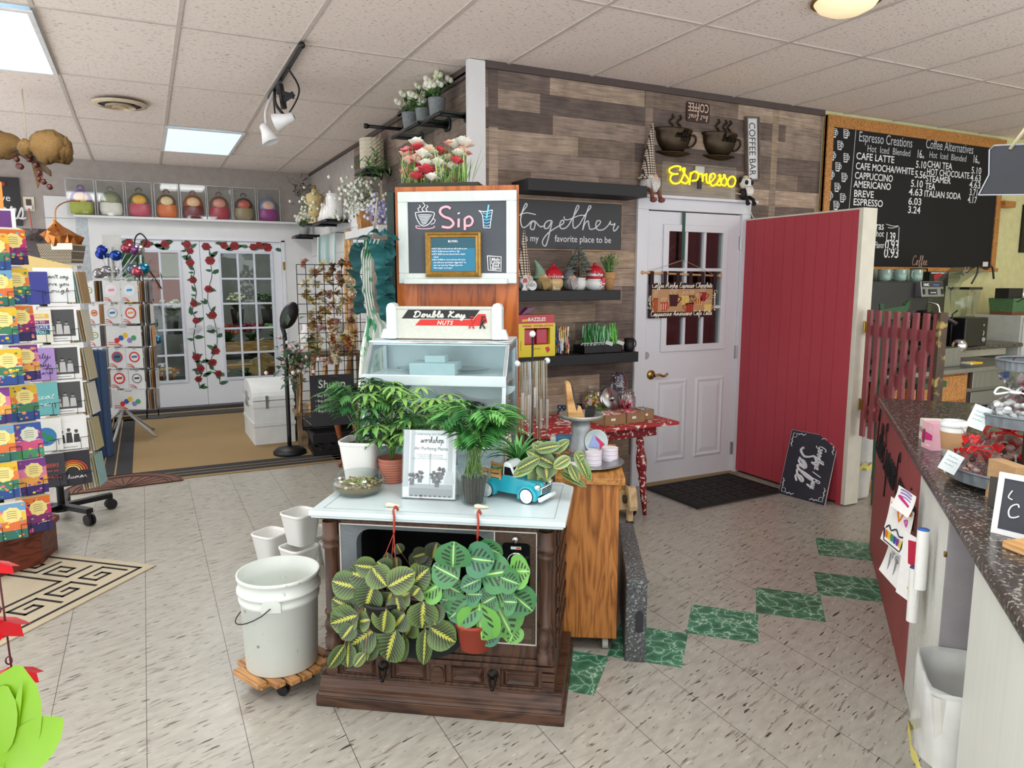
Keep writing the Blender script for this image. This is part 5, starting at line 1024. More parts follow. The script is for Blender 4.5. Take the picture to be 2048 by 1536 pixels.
# ---------------------------------------------------------------- red distressed table
RED=mat('distressed_red','a52a30',.6,nz=(12,.12),two=('dcd0c2',26,.58,.02))
REDL=mat('distressed_red_leg','7d1820',.55,nz=(12,.12),two=('dcd0c2',48,.585,.015))
TX0,TX1,TY0,TY1,TZ=2.03,3.08,3.69,4.28,.63
t=thing('side_table','low distressed red side table with turned splayed legs beside the white door','table',((TX0+TX1)/2,(TY0+TY1)/2,0))
hx,hy=(TX1-TX0)/2,(TY1-TY0)/2
m.box(-hx,hx,-hy,hy,TZ-.022,TZ);m.build('top',RED,t,bevel=.006)
m.box(-hx+.14,hx-.14,-hy+.06,-hy+.08,TZ-.09,TZ-.022);m.box(-hx+.14,hx-.14,hy-.08,hy-.06,TZ-.09,TZ-.022);m.build('apron',REDL,t)
for sx in(-1,1):
 for sy in(-1,1):
  T0=Vector((sx*(hx-.17),sy*(hy-.07),TZ-.022));B0=Vector((sx*(hx-.155)+(.0 if sx<0 else-.02),sy*(hy-.075)*1.0,0))if 0 else Vector((sx*(hx-.19+.05),sy*(hy-.08),0))
  B0=Vector((sx*.33,sy*(hy-.09),0));T0=Vector((sx*.265,sy*(hy-.09),TZ-.022));n=22;P=[T0+(B0-T0)*k/n for k in range(n+1)]
  rr=[.026,.026,.024,.02,.027,.022,.024,.03,.034,.035,.033,.028,.022,.028,.021,.022,.023,.022,.02,.018,.016,.014,.012];m.tube(P,rr,14);m.build('turned_leg',REDL,t)
CARD=_mats['cardboard']
def sticks(cols,n,sx,sy,z,rnd,m,up=.0):
 for k in range(n):
  m.col(rnd.choice(cols));x,y=rnd.uniform(-sx,sx),rnd.uniform(-sy*.4,sy*.4);a=rnd.uniform(-.2,.2);m.rod((x,y-sy*.6,z+rnd.uniform(0,.012)),(x+a*.02,y+sy*.6,z+rnd.uniform(0,.012)),.0025,4)
rnd=random.Random(44)
bx=[(1209,853,.168,.16,['d9c3c0','c9505a','efe6e0'],'brown box of pink striped candy sticks nearest on the red table','pink striped candy sticks heaped in the nearest brown box'),(1256,849,.150,.14,['b5304a','d96a7a','e8d8d4'],'brown box of red candy sticks in the middle of the red table','red candy sticks heaped in the middle brown box'),(1298,838,.10,.12,['4a4a4e','c9c9cc','2f3034'],'brown box of dark candy sticks at the right of the red table','dark wrapped candy sticks heaped in the right brown box'),(1180,841,.165,.10,['3f8a4a','5aa85a','2f6f3a'],'brown box of green candy sticks behind the nearest brown box','green candy sticks heaped in the rear brown box')]
q0=atZ(1209,853,TZ)
for i,(px,py,w_,d2,cs,lb,lb2)in enumerate(bx):
 q=atZ(px,py,TZ)if i!=3 else q0+Vector((0,.163,0));rz=R_(1.5)
 if i==1:q=q0+Vector((.171,.004,0))
 if i==2:q=q0+Vector((.325,.05,0))
 t=thing('candy_box',lb,'box',(q.x,q.y,TZ),rz,'open brown candy boxes')
 h=.068;m.box(0,w_,0,d2,0,.004);m.box(0,w_,0,.004,0,h);m.box(0,w_,d2-.004,d2,0,h);m.box(0,.004,0,d2,0,h);m.box(w_-.004,w_,0,d2,0,h);m.build('carton',CARD,t)
 m.col('e6e3dc');m.box(w_*.3,w_*.5,-.001,0,.03,.045);m.build('sticker',PAPER,t)
 m.at((w_/2,d2/2,0));sticks(cs,90,w_/2-.012,d2/2-.01,.052,rnd,m);m.build('candy_sticks',GLOSS,loc=(q.x,q.y,TZ+.004),rz=rz,label=lb2,cat='candy',kind='stuff')
def jar(px,py,r,h,lb,fill,lb2,rz=0,lid=True,steel=True,cand=None,tilt=False):
 q=atZ(px,py,TZ);t=thing('candy_jar',lb,'jar',(q.x,q.y+r*.6,TZ),rz,'glass candy jars')
 m=MB();m.lathe([(0,.001),(r*.9,.001),(r,.02),(r,h*.78),(r*.84,h*.88),(r*.84,h*.95),(r*.88,h*.96),(r*.88,h)],28);m.build('jar',glass('jar_glass','eef2f2',.32),t)
 if lid and not tilt:
  m=MB();m.lathe([(r*.9,h*.985),(r*.9,h+.015),(r*.6,h+.022),(0,h+.024)],26);m.ball((0,0,h+.034),.014,8);m.build('lid',STEEL if steel else glass('lid_glass','c8ccd0',.3),t)
 if tilt:
  m=MB();m.at((r*.35,-r*.95,h*.62),rx=R_(70),rz=.35);m.lathe([(r*.86,-.012),(r*.86,.006),(r*.8,.012),(0,.014)],30);m.lathe([(.016,.014),(.016,.022),(.02,.024),(.012,.036),(0,.038)],14);m.build('lid',STEEL,t)
 m=MB();m.at((0,0,0));fill(m,r*.86,h,random.Random(int(px)));m.build('candies',GLOSS,loc=t.location,label=lb2,cat='candy',kind='stuff')
def balls(cols,lo,hi,n,br):
 def f_(m,r,h,rnd):
  for k in range(n):
   a,q=rnd.uniform(0,6.28),r*.95*math.sqrt(rnd.random());m.col(rnd.choice(cols));m.ball((q*cos(a),q*sin(a),rnd.uniform(lo,hi)*h+br),br*rnd.uniform(.85,1.1),6)
 return f_
def lolly(cols,n):
 def f_(m,r,h,rnd):
  for k in range(n):
   a,q=rnd.uniform(0,6.28),r*.8*math.sqrt(rnd.random());x,y,z=q*cos(a),q*sin(a),rnd.uniform(.02,.55)*h+.015;m.col(rnd.choice(cols));m.ball((x,y,z),.013,8);m.col('e4e0dc');dx,dy=rnd.uniform(-.03,.03),rnd.uniform(-.03,.03);m.tube(crom([(x,y,z),(x+dx*.5,y+dy*.5,z+.05),(x+dx*.8,y+dy*.8,min(z+.10,h*.8))],3),.002,4)
 return f_
def wraps(cols,lo,hi,n):
 def f_(m,r,h,rnd):
  for k in range(n):
   a,q=rnd.uniform(0,6.28),r*.85*math.sqrt(rnd.random());m.col(rnd.choice(cols));p_=Vector((q*cos(a),q*sin(a),rnd.uniform(lo,hi)*h+.01));d=Vector((rnd.uniform(-1,1),rnd.uniform(-1,1),rnd.uniform(-.6,.6))).normalized()*.014
   m.tube([p_-d*1.5,p_-d*.6,p_,p_+d*.6,p_+d*1.5],[.007,.002,.008,.002,.007],5)
 return f_
MIX=['d9a52a','e07a2a','8fae3a','d9c04a','4a8f6a','e0e0d0','d94a3a','c9b84a']
jar(1165,815,.115,.275,'large glass jar of lollipops with a flat lid at the back of the red table',lolly(['b5304a','d96a3a','5a3a7a','c9405a','e07a3a'],48),'lollipops inside the large lidded jar',steel=False)
jar(1204,832,.10,.19,'glass jar of coloured gumballs with a tilted steel lid',balls(MIX,.0,.62,260,.012),'mixed gumballs inside the jar with the steel lid',tilt=True)
jar(1240,812,.085,.25,'glass jar of purple wrapped sweets near the door frame',wraps(['8a7aa8','b5a5c5','6a5a8a','d0c4d8','c9b0c0'],.0,.95,170),'purple wrapped sweets filling the jar by the door frame',lid=False)
jar(1258,829,.068,.15,'small round glass jar of pink lollipops at the right',lolly(['d9405a','e0708a','c9304a'],26),'pink lollipops in the small round jar',lid=False)
jar(1108,812,.065,.20,'glass jar of brown and white wrapped sweets behind the phone stand',wraps(['6a4a48','d9d0cc','8a6a68','b5a5a0'],.0,.95,120),'brown and white wrapped sweets in the jar behind the phone stand',lid=False)
for i,(px,py,lb)in enumerate(((1134,822,'black candy carton with pink and blue dots, left one'),(1163,818,'black candy carton with pink and blue dots, right one'))):
 q=atZ(px,py,TZ);m.col('15171c');m.box(-.035,.035,-.06,.06,0,.045);m.col('8f9498');m.box(-.022,.022,-.05,.05,.045,.0462)
 for k in range(7):m.col(['3a7ab0','c96a9a','4a9ac0'][k%3]);m.at((-.03+.01*k,-.0603,.012+.02*(k%2)),rx=PI/2);m.disk(.008,.0005,8);m.at((-.0354,-.05+.016*k,.012+.02*(k%2)),ry=-PI/2);m.disk(.008,0,8);m.at()
 m.build('candy_carton',GLOSS,loc=(q.x-.01,q.y,TZ),rz=R_(35),label=lb,cat='box')
q=atZ(1148,842,TZ);m.col('dcdcd8');m.box(-.055,.055,-.07,.07,0,.05);m.col('b5502f');m.box(-.02,.03,-.0712,-.07,.02,.03);m.col('2f3540');[m.box(sx,sx+.018,-.0712,-.07,z,z+.011)for sx in(-.05,.035)for z in(.006,.02,.034)]
m.build('film_carton',GLOSS,loc=(q.x-.0,q.y+.03,TZ),rz=R_(-6),label='white carton with dark squares printed on its ends',cat='box')
q=atZ(1273,1052,0);t=thing('wooden_animal_cart','pale wooden animal cart with black wheels under the red table','toy cart',(q.x-.02,q.y+.16,0),R_(-12));BW=wood('birch','d8bd92','b89a6c',5,(1,1,4))
m.box(-.085,.085,-.06,.16,.10,.116);m.box(-.085,-.07,-.06,.16,.10,.20);m.box(.07,.085,-.06,.16,.10,.20);m.box(-.085,.085,-.075,-.06,.085,.215);m.box(-.085,.085,.15,.16,.1,.2);m.build('box_body',BW,t,bevel=.004)
for sx in(-.10,.10):m.at((sx,.05,.088),ry=PI/2);m.lathe([(0,-.008),(.088,-.008),(.088,.008),(0,.008)],30);m.build('wheel',mat('wheel_black','17181b',.35),t)
m.prism([(-.16,.10),(-.135,.10),(-.12,.14),(-.10,.175),(-.075,.215),(-.075,.23),(-.10,.25),(-.125,.245),(-.145,.2),(-.165,.13)],.0,.055,'x');m.build('head',BW,t,bevel=.005)
for sx in(-.01,.055):m.at((sx,-.10,.165),ry=PI/2);m.lathe([(.0,-.004),(.028,-.004),(.028,.004),(0,.004)],16);m.build('ear',mat('ear_brown','3a2b20',.5),t)
m.box(.012,.045,-.115,-.085,.018,.105);l_=m.build('leg',BW,t);m.box(.010,.047,-.117,-.083,0,.02);m.build('hoof',mat('hoof_dark','1d1a18',.5),l_)
OR=mat('orange_skin',None,.4,nz=(160,.08),bump=(300,.25))
for x,y,z,r,c,lb in((-.03,.03,.154,.038,'d07a24','orange resting at the left of the wooden cart'),(.046,-.0,.153,.037,'cc6e20','orange resting at the right of the wooden cart'),(.03,.085,.154,.036,'d0802a','orange at the back of the wooden cart'),(-.012,.062,.215,.038,'a0521c','darkest orange on top of the fruit pile')):
 m.col(c);m.ball((0,0,0),r*1.02,18);m.build('orange',OR,loc=t.matrix_world@Vector((x,y,z))if 0 else(t.location.x+x*cos(R_(-12))-y*sin(R_(-12)),t.location.y+x*sin(R_(-12))+y*cos(R_(-12)),z),label=lb,cat='orange',group='oranges in the wooden cart')
m.col('d9a52a');m.ball((0,0,0),.034,14,(1.2,.9,.85));m.build('lemon',OR,loc=(t.location.x-.075,t.location.y-.058,.232),label='yellow lemon lying on the front edge of the wooden cart',cat='lemon')
# ---------------------------------------------------------------- floating shelves and goods on the coffee wall
SHELF=mat('black_shelf','0c0d10',.5)
def shelf(x0,x1,z0,z1,lb,y0=4.13):
 m=MB();m.box(x0,x1,y0-YW,0,0,z1-z0);return m.build('floating_shelf',SHELF,loc=(0,YW-.003,z0),label=lb,cat='shelf',group='black floating shelves',bevel=.003)
shelf(2.19,3.10,2.10,2.175,'empty black floating shelf above the together sign');shelf(2.03,2.90,1.41,1.477,'middle black floating shelf holding gnomes and cookie jars');shelf(2.03,3.06,.98,1.05,'lowest black floating shelf holding candy boxes')
def W(px,py,y):p=atY(px,py,y);return p.x,p.z
t=thing('wall_sign','dark wall sign reading together is my favorite place to be','sign',(0,YW-.004,0))
m.box(2.03,3.048,-.02,0,1.752,2.072);m.build('board',mat('sign_black','17181c',.35,nz=(4,.15)),t)
m.box(2.024,3.054,-.016,-.001,1.746,1.752);m.box(2.024,3.054,-.016,-.001,2.072,2.078);m.box(3.048,3.054,-.016,-.001,1.752,2.072);m.build('edge',PINE,t)
y=-.0215;m.col('d5d5d8');yy=YW-.025
def r4(x,y_):return W(1020+x/5.4857,340+y_/5.4857,yy)
def sg_(P,r,n=5):m.stroke([r4(*p)for p in P],r,y,4,n)
sg_([(105,500),(150,440),(185,390),(170,370),(135,450),(115,560),(140,630),(190,610),(240,560),(275,580),(260,650),(225,640),(235,580),(270,560),(330,620),(385,610)],.0048)
sg_([(108,490),(180,470),(280,490)],.0042)
sg_([(455,555),(410,560),(375,600),(380,640),(420,630),(460,560),(430,700),(395,825),(362,820),(360,770),(420,690),(510,630),(580,590),(590,555),(560,560),(545,610),(570,645),(630,620),(690,520),(755,410),(735,395),(700,500),(690,600),(710,640),(760,600)],.0048)
sg_([(590,510),(600,540),(640,545),(760,500),(830,500)],.0042)
sg_([(760,600),(830,480),(885,410),(865,400),(825,520),(795,660),(820,590),(855,560),(865,610),(880,650),(930,640),(985,590),(990,560),(955,560),(940,610),(960,655),(1020,655),(1075,610),(1103,562),(1098,592),(1125,600),(1152,590),(1134,635),(1140,668),(1165,655),(1190,615)],.0048)
for s_,a,b in(('is my',(148,780),(315,785)),('favorite place to be',(490,785),(1108,795))):q=r4(*a);q2=r4(*b);m.text(s_,q[0],q[1],.062,y+.0005,.003,'l',wmax=q2[0]-q[0])
m.build('lettering',PAINT,t)
PLAID=None
def plaid():
 m=mat('plaid_cloth','c9bba8',.9);nt=m.node_tree;N=nt.nodes;L=nt.links;tc=[n for n in N if n.type=='TEX_COORD'][0];sx=N.new('ShaderNodeSeparateXYZ');L.new(tc.outputs['Object'],sx.inputs[0])
 fs=[mathn(nt,'LESS_THAN',mathn(nt,'PINGPONG',mathn(nt,'ADD',o,5),.0085),.0028)for o in(sx.outputs[0],sx.outputs[2])]
 c=mixn(nt,mathn(nt,'MAXIMUM',fs[0],fs[1]),'cabda9','3d322d');L.new(c,N['Principled BSDF'].inputs['Base Color']);return m
PLAID=plaid()
def gnome(loc,k,hat,hatm,beard,lb,hh=.16,lean=.0,body='6a6f6a',rz=0,legs=None):
 t=thing('gnome_figure',lb,'gnome',loc,rz)
 m=MB();m.col(body);m.ball((0,0,.045*k),.045*k,14,(1,.85,1));m.build('body',MATT,t)
 m=MB();m.col(beard);m.lathe([(0,.002*k),(.014*k,.01*k),(.034*k,.045*k),(.037*k,.075*k),(.02*k,.088*k),(0,.09*k)],14,True,0,-.022*k)
 rnd=random.Random(int(k*1000));[m.tube([(x*k,-.055*k,.07*k),(x*.8*k,-.066*k,.035*k),(x*.3*k,-.055*k,.004*k)],.004*k,5)for x in(-.025,-.015,-.005,.005,.015,.025)];m.build('beard',mat('wool',None,.95,nz=(70,.2),bump=(200,.6)),t)
 m=MB();m.col(hat);n=10;P=[(lean*(i/n)**2*k,0,(.07+hh*i/n)*k)for i in range(n+1)];m.tube(P,[(.041*(1-(i/n)**.85)+.004)*k for i in range(n+1)],14);m.tube([(.048*k*cos(a*PI/10),.045*k*sin(a*PI/10),.072*k)for a in range(20)],.008*k,6,True);m.build('hat',hatm,t)
 m=MB();m.col('d9a58a');m.ball((0,-.055*k,.078*k),.011*k,8);m.build('nose',MATT,t)
 if legs:
  for x in(-.022,.022):m=MB();m.col(legs);m.tube([(x*k,-.03*k,.02*k),(x*k,-.06*k,-.0*k),(x*1.1*k,-.07*k,-.03*k)],.010*k,8);m.ball((x*1.1*k,-.078*k,-.036*k),.016*k,8,(1,1.3,.8));m.build('leg',MATT,t)
 return t
HATM=mat('felt',None,.95,nz=(80,.15));MS=1.4773;ys=4.215
def ms(px,y=ys):return(atY(px,570,y).x,y,MS)
gnome(ms(1048,4.235),1.15,'c9bba8',PLAID,'cfcfca','tall gnome with plaid pointed hat half hidden at the left end of the middle shelf',.27)
gnome(ms(1081,4.225),1.15,'7d9a86',HATM,'b59a6a','gnome with sage green hat and tan beard on the middle shelf',.10,-.04)
gnome(ms(1138,4.225),1.1,'6f7174',HATM,'b5b0ae','small gnome with drooping grey hat left of the frosted tree',.08,.03)
p=ms(1064,4.165);t=thing('round_plaque','round white plaque in front of the sage green gnome','plaque',p)
m.col('d5dcdc');m.at((0,0,.033),rx=PI/2-.15);m.cyl(.033,-.004,.004,24);m.build('disc',PAINT,t)
m.col('4a4f50');[m.text(s_,0,.036-.011*i,.011,-.0065-.001*(2-i),.004,wmax=.05)for i,s_ in enumerate(('TELL ME','WHEN IT IS',''))];m.build('lettering',PAINT,t)
p=ms(1049,4.16);t=thing('small_stand','small white pedestal with a red heart badge at the left of the middle shelf','ornament',p)
m.col('dadada');m.lathe([(0,0),(.02,0),(.016,.012),(.008,.025),(.01,.05),(0,.052)],16);m.build('foot',GLOSS,t)
m.at((0,-.004,.062),rx=PI/2);m.col('dadada');m.cyl(.024,-.004,.004,6);m.col('a83a4a');m.disk(.018,.0045,20);m.build('badge',GLOSS,t)
p=ms(1107,4.20);t=thing('cookie_jar','cookie jar with knitted red cap lid and a framed plaque on its front','jar',p);GLZ=mat('glazed_ceramic',None,.18,nz=(9,.04))
m.col('c2a878');m.lathe([(0,0),(.045,0),(.062,.03),(.064,.06),(.055,.08),(0,.082)],24);m.build('body',GLZ,t)
m.col('b5182a');m.lathe([(.060,.078),(.062,.095),(.052,.125),(.03,.145),(.012,.152),(.008,.156)],24);m.ball((0,0,.163),.013,10);m.col('e0d8d8');[m.rod((.0615*cos(a),.0615*sin(a),.082),(.0615*cos(a),.0615*sin(a),.094),.003,4)for a in[k*PI/14 for k in range(28)]];m.build('lid',GLZ,t)
t2=thing('small_plaque','small framed green plaque leaning on the red capped cookie jar','plaque',ms(1113,4.145))
m.at((0,0,0),rx=-.12);m.col('8a6a44');m.box(-.031,.031,0,.006,0,.088);m.col('c3c9a8');m.box(-.023,.023,-.001,0,.008,.08);m.build('board',PAINT,t2)
m.at((0,0,0),rx=-.12);m.col('5a6048');[m.text(s_,0,.066-.011*i,.010,-.0016,.005,wmax=.04)for i,s_ in enumerate(('DEPRESSO','the feeling','you get when',"you've run",'out of','COFFEE'))];m.build('lettering',PAINT,t2)
p=ms(1157,4.235);t=thing('frosted_tree','small frosted fir tree in a white ribbed pot on the middle shelf','plant',p)
m.lathe([(0,0),(.036,0),(.052,.03),(.054,.055),(.046,.075),(.054,.082),(.05,.084),(.04,.07),(0,.07)],28);m.build('pot',RIB,t)
rnd=random.Random(51);m.col('4a3a2a');m.rod((0,0,.07),(0,0,.27),.005)
for k in range(520):
 z=.08+.2*rnd.random();r=.085*(1-(z-.08)/.22)+.010;a=rnd.uniform(0,6.28);m.col(rnd.choice(['6a7c6e','95a698','c2cdc4','586a5c','dfe6e0','c9d2cc']));leaf(m,(r*.55*cos(a),r*.55*sin(a),z),(cos(a),sin(a),.25),r*.8,.017,.3,2,.3)
m.build('foliage',LEAFM,t)
p=ms(1189,4.195);t=thing('snowman_jar','white snowman cookie jar with red cap and scarf on the middle shelf','jar',p)
m.col('d5d8d6');m.lathe([(0,0),(.045,0),(.066,.025),(.068,.05),(.05,.078),(.05,.085),(.058,.1),(.055,.12),(0,.13)],26);m.build('body',GLZ,t)
m.col('b5182a');m.lathe([(.058,.110),(.059,.124),(.048,.145),(.025,.160),(.008,.164)],24);m.ball((0,0,.169),.013,10);m.build('cap',GLZ,t)
m.col('b5182a');m.lathe([(.052,.074),(.061,.08),(.06,.09),(.052,.094)],24);m.box(.018,.04,-.068,-.055,.03,.082);m.col('d9d9d9');m.box(.018,.04,-.0685,-.068,.04,.045);m.build('scarf',GLZ,t)
m.col('15171a');[m.ball((x,-.055,z),.005,6)for x,z in((-.018,.108),(.012,.108))];[m.ball((.004,-.066+abs(z-.04)*.1,z),.004,6)for z in(.025,.045,.06)];m.col('d97a2a');m.tube([(0,-.055,.1),(-.01,-.078,.098)],[.005,.001],6);m.build('face_buttons',GLZ,t)
p=ms(1218,4.21);t=thing('wrapped_plant','small leafy plant in a tan paper wrap at the right end of the middle shelf','plant',p)
m.col('b58a5c');m.lathe([(0,0),(.028,0),(.040,.075),(.046,.12),(.040,.118),(.036,.09),(0,.085)],20);m.tube([(.042*cos(a*PI/10),.042*sin(a*PI/10),.075+.004*sin(a))for a in range(20)],.003,5,True);m.build('wrap',mat('kraft',None,.85,nz=(14,.08)),t)
rnd=random.Random(53)
for k in range(80):a=rnd.uniform(0,6.28);s_=rnd.uniform(.05,.5);m.col(rnd.choice(['3f6a34','2f5429','5a8a45','78a05a']));P=crom([(0,0,.09),(s_*.06*cos(a),s_*.06*sin(a),.14),(s_*.14*cos(a),s_*.14*sin(a),.14+rnd.uniform(.04,.1))],3);m.tube(P,.001,3);[leaf(m,q,(rnd.uniform(-1,1),rnd.uniform(-1,1),.7),.022,.008,.3,2)for q in P[2:]]
m.build('foliage',LEAFM,t)
LS=1.0503
def ls(px,y=4.2):return(atY(px,690,y).x,y,LS)
a,b=W(1037,648,4.145),W(1110,712,4.145);y=4.145
t=thing('candy_display_box','yellow candy display box with red bags in its window on the lowest shelf','box',(a[0],y,LS));w_=b[0]-a[0];h=a[1]-LS
m.col('d9c72a');m.box(0,w_,0,.09,0,h*.36);m.box(0,w_,0,.09,h*.86,h);m.box(0,w_*.16,0,.09,h*.36,h*.86);m.box(w_*.86,w_,0,.09,h*.36,h*.86);m.box(0,w_,.085,.09,0,h)
m.col('c9822a');[m.flat([(w_*(.1+.3*k),h*.9),(w_*(.35+.3*k),h*.9),(w_*(.35+.3*k),h*.96),(w_*(.1+.3*k),h*.96)][::-1],-.0006)for k in range(3)];m.col('c22a35');[m.text('Gummy',w_*(.25+.4*k),h*.9,.014,-.0012,.01,wmax=.05)for k in range(2)]
m.at((w_*.06,-.001,h*.35),0);m.at();m.col('8f4a1f');m.text('Strawberry',w_*.075,h*.2,.014,-.001,.006,'l',rot=PI/2);m.text('Licorice',w_*.5,h*.22,.016,-.001,.006,wmax=.06);m.col('c22a35');m.flat([(w_*.78,h*.1),(w_*.86,h*.18),(w_*.82,h*.3),(w_*.72,h*.26)][::-1],-.001);m.build('carton',GLOSS,t)
for k in range(2):m.col('b5324a');m.box(w_*(.18+.35*k),w_*(.48+.35*k),.02,.07,h*.36,h*.84);m.build('red_bag',GLOSS,t,bevel=.008)
t=thing('candy_carton','red candy carton lettered Razzles lying on the yellow display box','box',(a[0]+.0,y+.003,LS+h+.0005))
m.col('b5202a');m.box(0,w_*.98,0,.08,0,.055);m.col('d9b52a');m.flat([(w_*.1,.012),(w_*.3,.016),(w_*.3,.03),(w_*.1,.026)][::-1],-.0008);m.build('carton',GLOSS,t)
m.col('ecebe6');m.text('RAZZLES',w_*.5,.015,.032,-.001,.02,wmax=w_*.62);m.build('lettering',GLOSS,t)
m.col('6a2a5a');m.prism([(0,0),(.07,.02),(.11,.05),(.05,.045)],0,.05,'y');m.build('candy_packet',GLOSS,loc=(a[0]+.03,y+.02,LS+h+.056),label='purple and red packet lying on top of the red candy carton',cat='packet')
def crinkle(m,cx,cy,z,w_,h,cols,rnd,n=40):
 for k in range(n):x,y=rnd.uniform(-w_,w_),rnd.uniform(-.02,.02);m.col(rnd.choice(cols));z0=rnd.uniform(0,h*.55);m.tube([(cx+x,cy+y,z+z0),(cx+x+rnd.uniform(-.008,.008),cy+y+rnd.uniform(-.008,.008),z+z0+h*.22),(cx+x,cy+y,z+z0+h*.45)],rnd.uniform(.003,.006),4)
rnd=random.Random(61)
for i,(px,cs,lb)in enumerate(((1118,['c9382a','2a6a9a','d9b52a','e4e0da','3a3a4a'],'bundle of rainbow licorice ropes beside the yellow candy box'),(1130,['2a4a7a','d97a2a','c9c04a','dcdad4','1f2430'],'bundle of striped blue and orange candy ropes right of the yellow box'))):
 q=ls(px,4.2);crinkle(m,0,0,0,.025,.19,cs,rnd,50);m.build('candy_ropes',GLOSS,loc=q,label=lb,cat='candy',kind='stuff')
a,b=W(1168,686,4.15),W(1244,706,4.15);q=(a[0],4.15,LS);t=thing('candy_tray','black divided tray holding green wrapped candy packets on the lowest shelf','tray',q);w_=b[0]-a[0]
m.box(0,w_,0,.004,0,.055);m.box(0,w_,.13,.134,0,.055);m.box(0,.004,0,.134,0,.055);m.box(w_-.004,w_,0,.134,0,.055);m.box(w_*.5,w_*.5+.003,0,.134,0,.055);m.box(0,w_,0,.134,0,.004);m.build('tray',SHELF,t)
m=MB()
for gx,gw,cs in((.09,.075,['2f7a3a','3f9448','256a30','8fb898']),(.19,.05,['4a9a55','5fae62','a8c8ac','3a8a48']),(.27,.03,['5faf3f','74c04a','4a9a38'])):crinkle(m,gx*w_/.3,.065,.008,gw*w_/.3*.8,.19,cs,rnd,46)
m.col('cfd6d2');[m.tube([(x,.065+rnd.uniform(-.03,.03),.02),(x+rnd.uniform(-.01,.01),.05,.055),(x,.04,.065)],.005,4)for x in[.02+k*.011 for k in range(int((w_-.04)/.011))]];m.build('candy_packets',GLOSS,loc=(q[0],q[1],q[2]+.004),label='green candy sticks in clear wrappers standing in the black tray',cat='candy',kind='stuff')
for k,x in enumerate((.62,.92)):m.col('c6d0cc');m.box(-.03,.03,0,.001,0,.025);m.build('price_tag',PAPER,loc=(q[0]+w_*x,q[1]-.008,LS+.055),ry=R_(18),rx=.2,label='pale price tag tilted on the '+('middle' if k==0 else 'right end')+' of the black candy tray',cat='tag')
p=ls(1258,4.2);t=thing('mug','black mug at the right end of the lowest shelf','mug',p)
def mug_geo(r,h,t,mt,hx=1,hd=0):
 m=MB();m.lathe([(0,0),(r*.8,0),(r,h*.12),(r,h),(r*.93,h),(r*.92,h*.1),(0,h*.08)],24);m.build('cup',mt,t)
 m=MB();m.at((0,0,0),rz=hd);m.tube(crom([(r*.95,0,h*.82),(r*1.5,0,h*.78),(r*1.6,0,h*.4),(r*.98,0,h*.22)],5),r*.12,6);m.build('handle',mt,t)
mug_geo(.036,.09,t,SHELF)
BRZ=mat('dark_bronze','3a2f22',.38,.75,nz=(20,.3))
for px,py,lb,wd in((1349,258,'left dark metal coffee cup wall ornament lettered caffe','caffe'),(1441,267,'right dark metal coffee cup wall ornament lettered latte','latte')):
 x,z=W(px,py,YW-.02);t=thing('wall_cup',lb,'wall ornament',(x,YW-.004,z),0,'metal cup ornaments');t.scale=(.88,.88,.86)
 def half(m,prof,k=.55,n=14):
  m.add([(r*cos(PI+PI*i/n),r*k*sin(PI+PI*i/n),zz)for r,zz in prof for i in range(n+1)],[(j*(n+1)+i,j*(n+1)+i+1,(j+1)*(n+1)+i+1,(j+1)*(n+1)+i)for j in range(len(prof)-1)for i in range(n)],True);return m
 half(m,[(.185,0),(.19,-.012),(.175,-.03),(.17,-.08),(.145,-.135),(.105,-.175),(.09,-.185)]);m.build('cup',BRZ,t)
 half(m,[(.09,-.185),(.165,-.19),(.17,-.196),(.10,-.215),(.05,-.222),(.0,-.224)]);m.build('saucer',BRZ,t)
 m.tube(crom([(.165,-.02,-.035),(.215,-.02,-.04),(.225,-.02,-.08),(.19,-.02,-.125),(.145,-.02,-.14)],5),.009,8);m.build('handle',BRZ,t)
 [m.tube(crom([(dx,-.01,0),(dx+.02,-.01,.03),(dx-.01,-.01,.06),(dx+.025,-.01,.095),(dx+.012,-.01,.12)],5),.008,6)for dx in(-.03,.05,.10)[:(2 if wd=='caffe' else 3)]];m.build('steam',BRZ,t)
 script(m,wd,-.04,-.08,.033,.0045,-.104,.14);m.build('lettering',mat('bronze_relief','1d1712',.3,.8),t)
x0_,z1_=W(1376,201,YW-.02);x1_,z0_=W(1420,247,YW-.02);t=thing('wall_sign','small rusty jar shaped sign reading COFFEE hung upside down','sign',(x0_,YW-.004,z0_));w_,h=x1_-x0_,z1_-z0_
m.prism(rrect(0,w_,0,h,.02,4),-.008,0,'y');m.build('plate',mat('rust_plate','3d221c',.6,nz=(9,.3),two=('2a2422',6,.5,.1)),t)
m.col('d5b8a5');m.text('COFFEE',w_*.5,h*.93,.085,-.009,.006,rot=PI,wmax=w_*.9);script(m,'but first',w_*.93,h*.36,.02,.0022,-.0095,w_*.85,rot=PI);m.build('lettering',PAINT,t)
x0_,z1_=W(1497,232,YW-.02);_,z0_=W(1510,362,YW-.02);h=z1_-z0_
t=thing('wall_sign','narrow upright white sign reading COFFEE BAR, slightly tilted','sign',(x0_+.075,YW-.004,z0_),ry=R_(-4.5));w2=.055
m.box(-w2-.012,-w2,-.03,0,0,h);m.box(w2,w2+.012,-.03,0,0,h);m.box(-w2,w2,-.03,0,0,.012);m.box(-w2,w2,-.03,0,h-.012,h);m.build('frame',mat('driftwood','6a5d54',.8,nz=(20,.2)),t)
m.col('cfd2d2');m.box(-w2,w2,-.012,0,.012,h-.012);m.build('face',PAINT,t)
m.col('1b1b1d');m.text('COFFEE BAR',-.03,h-.04,.092,-.013,.0,'l',rot=-PI/2,wmax=h-.08);m.build('lettering',PAINT,t)
CAPZ=2.1505
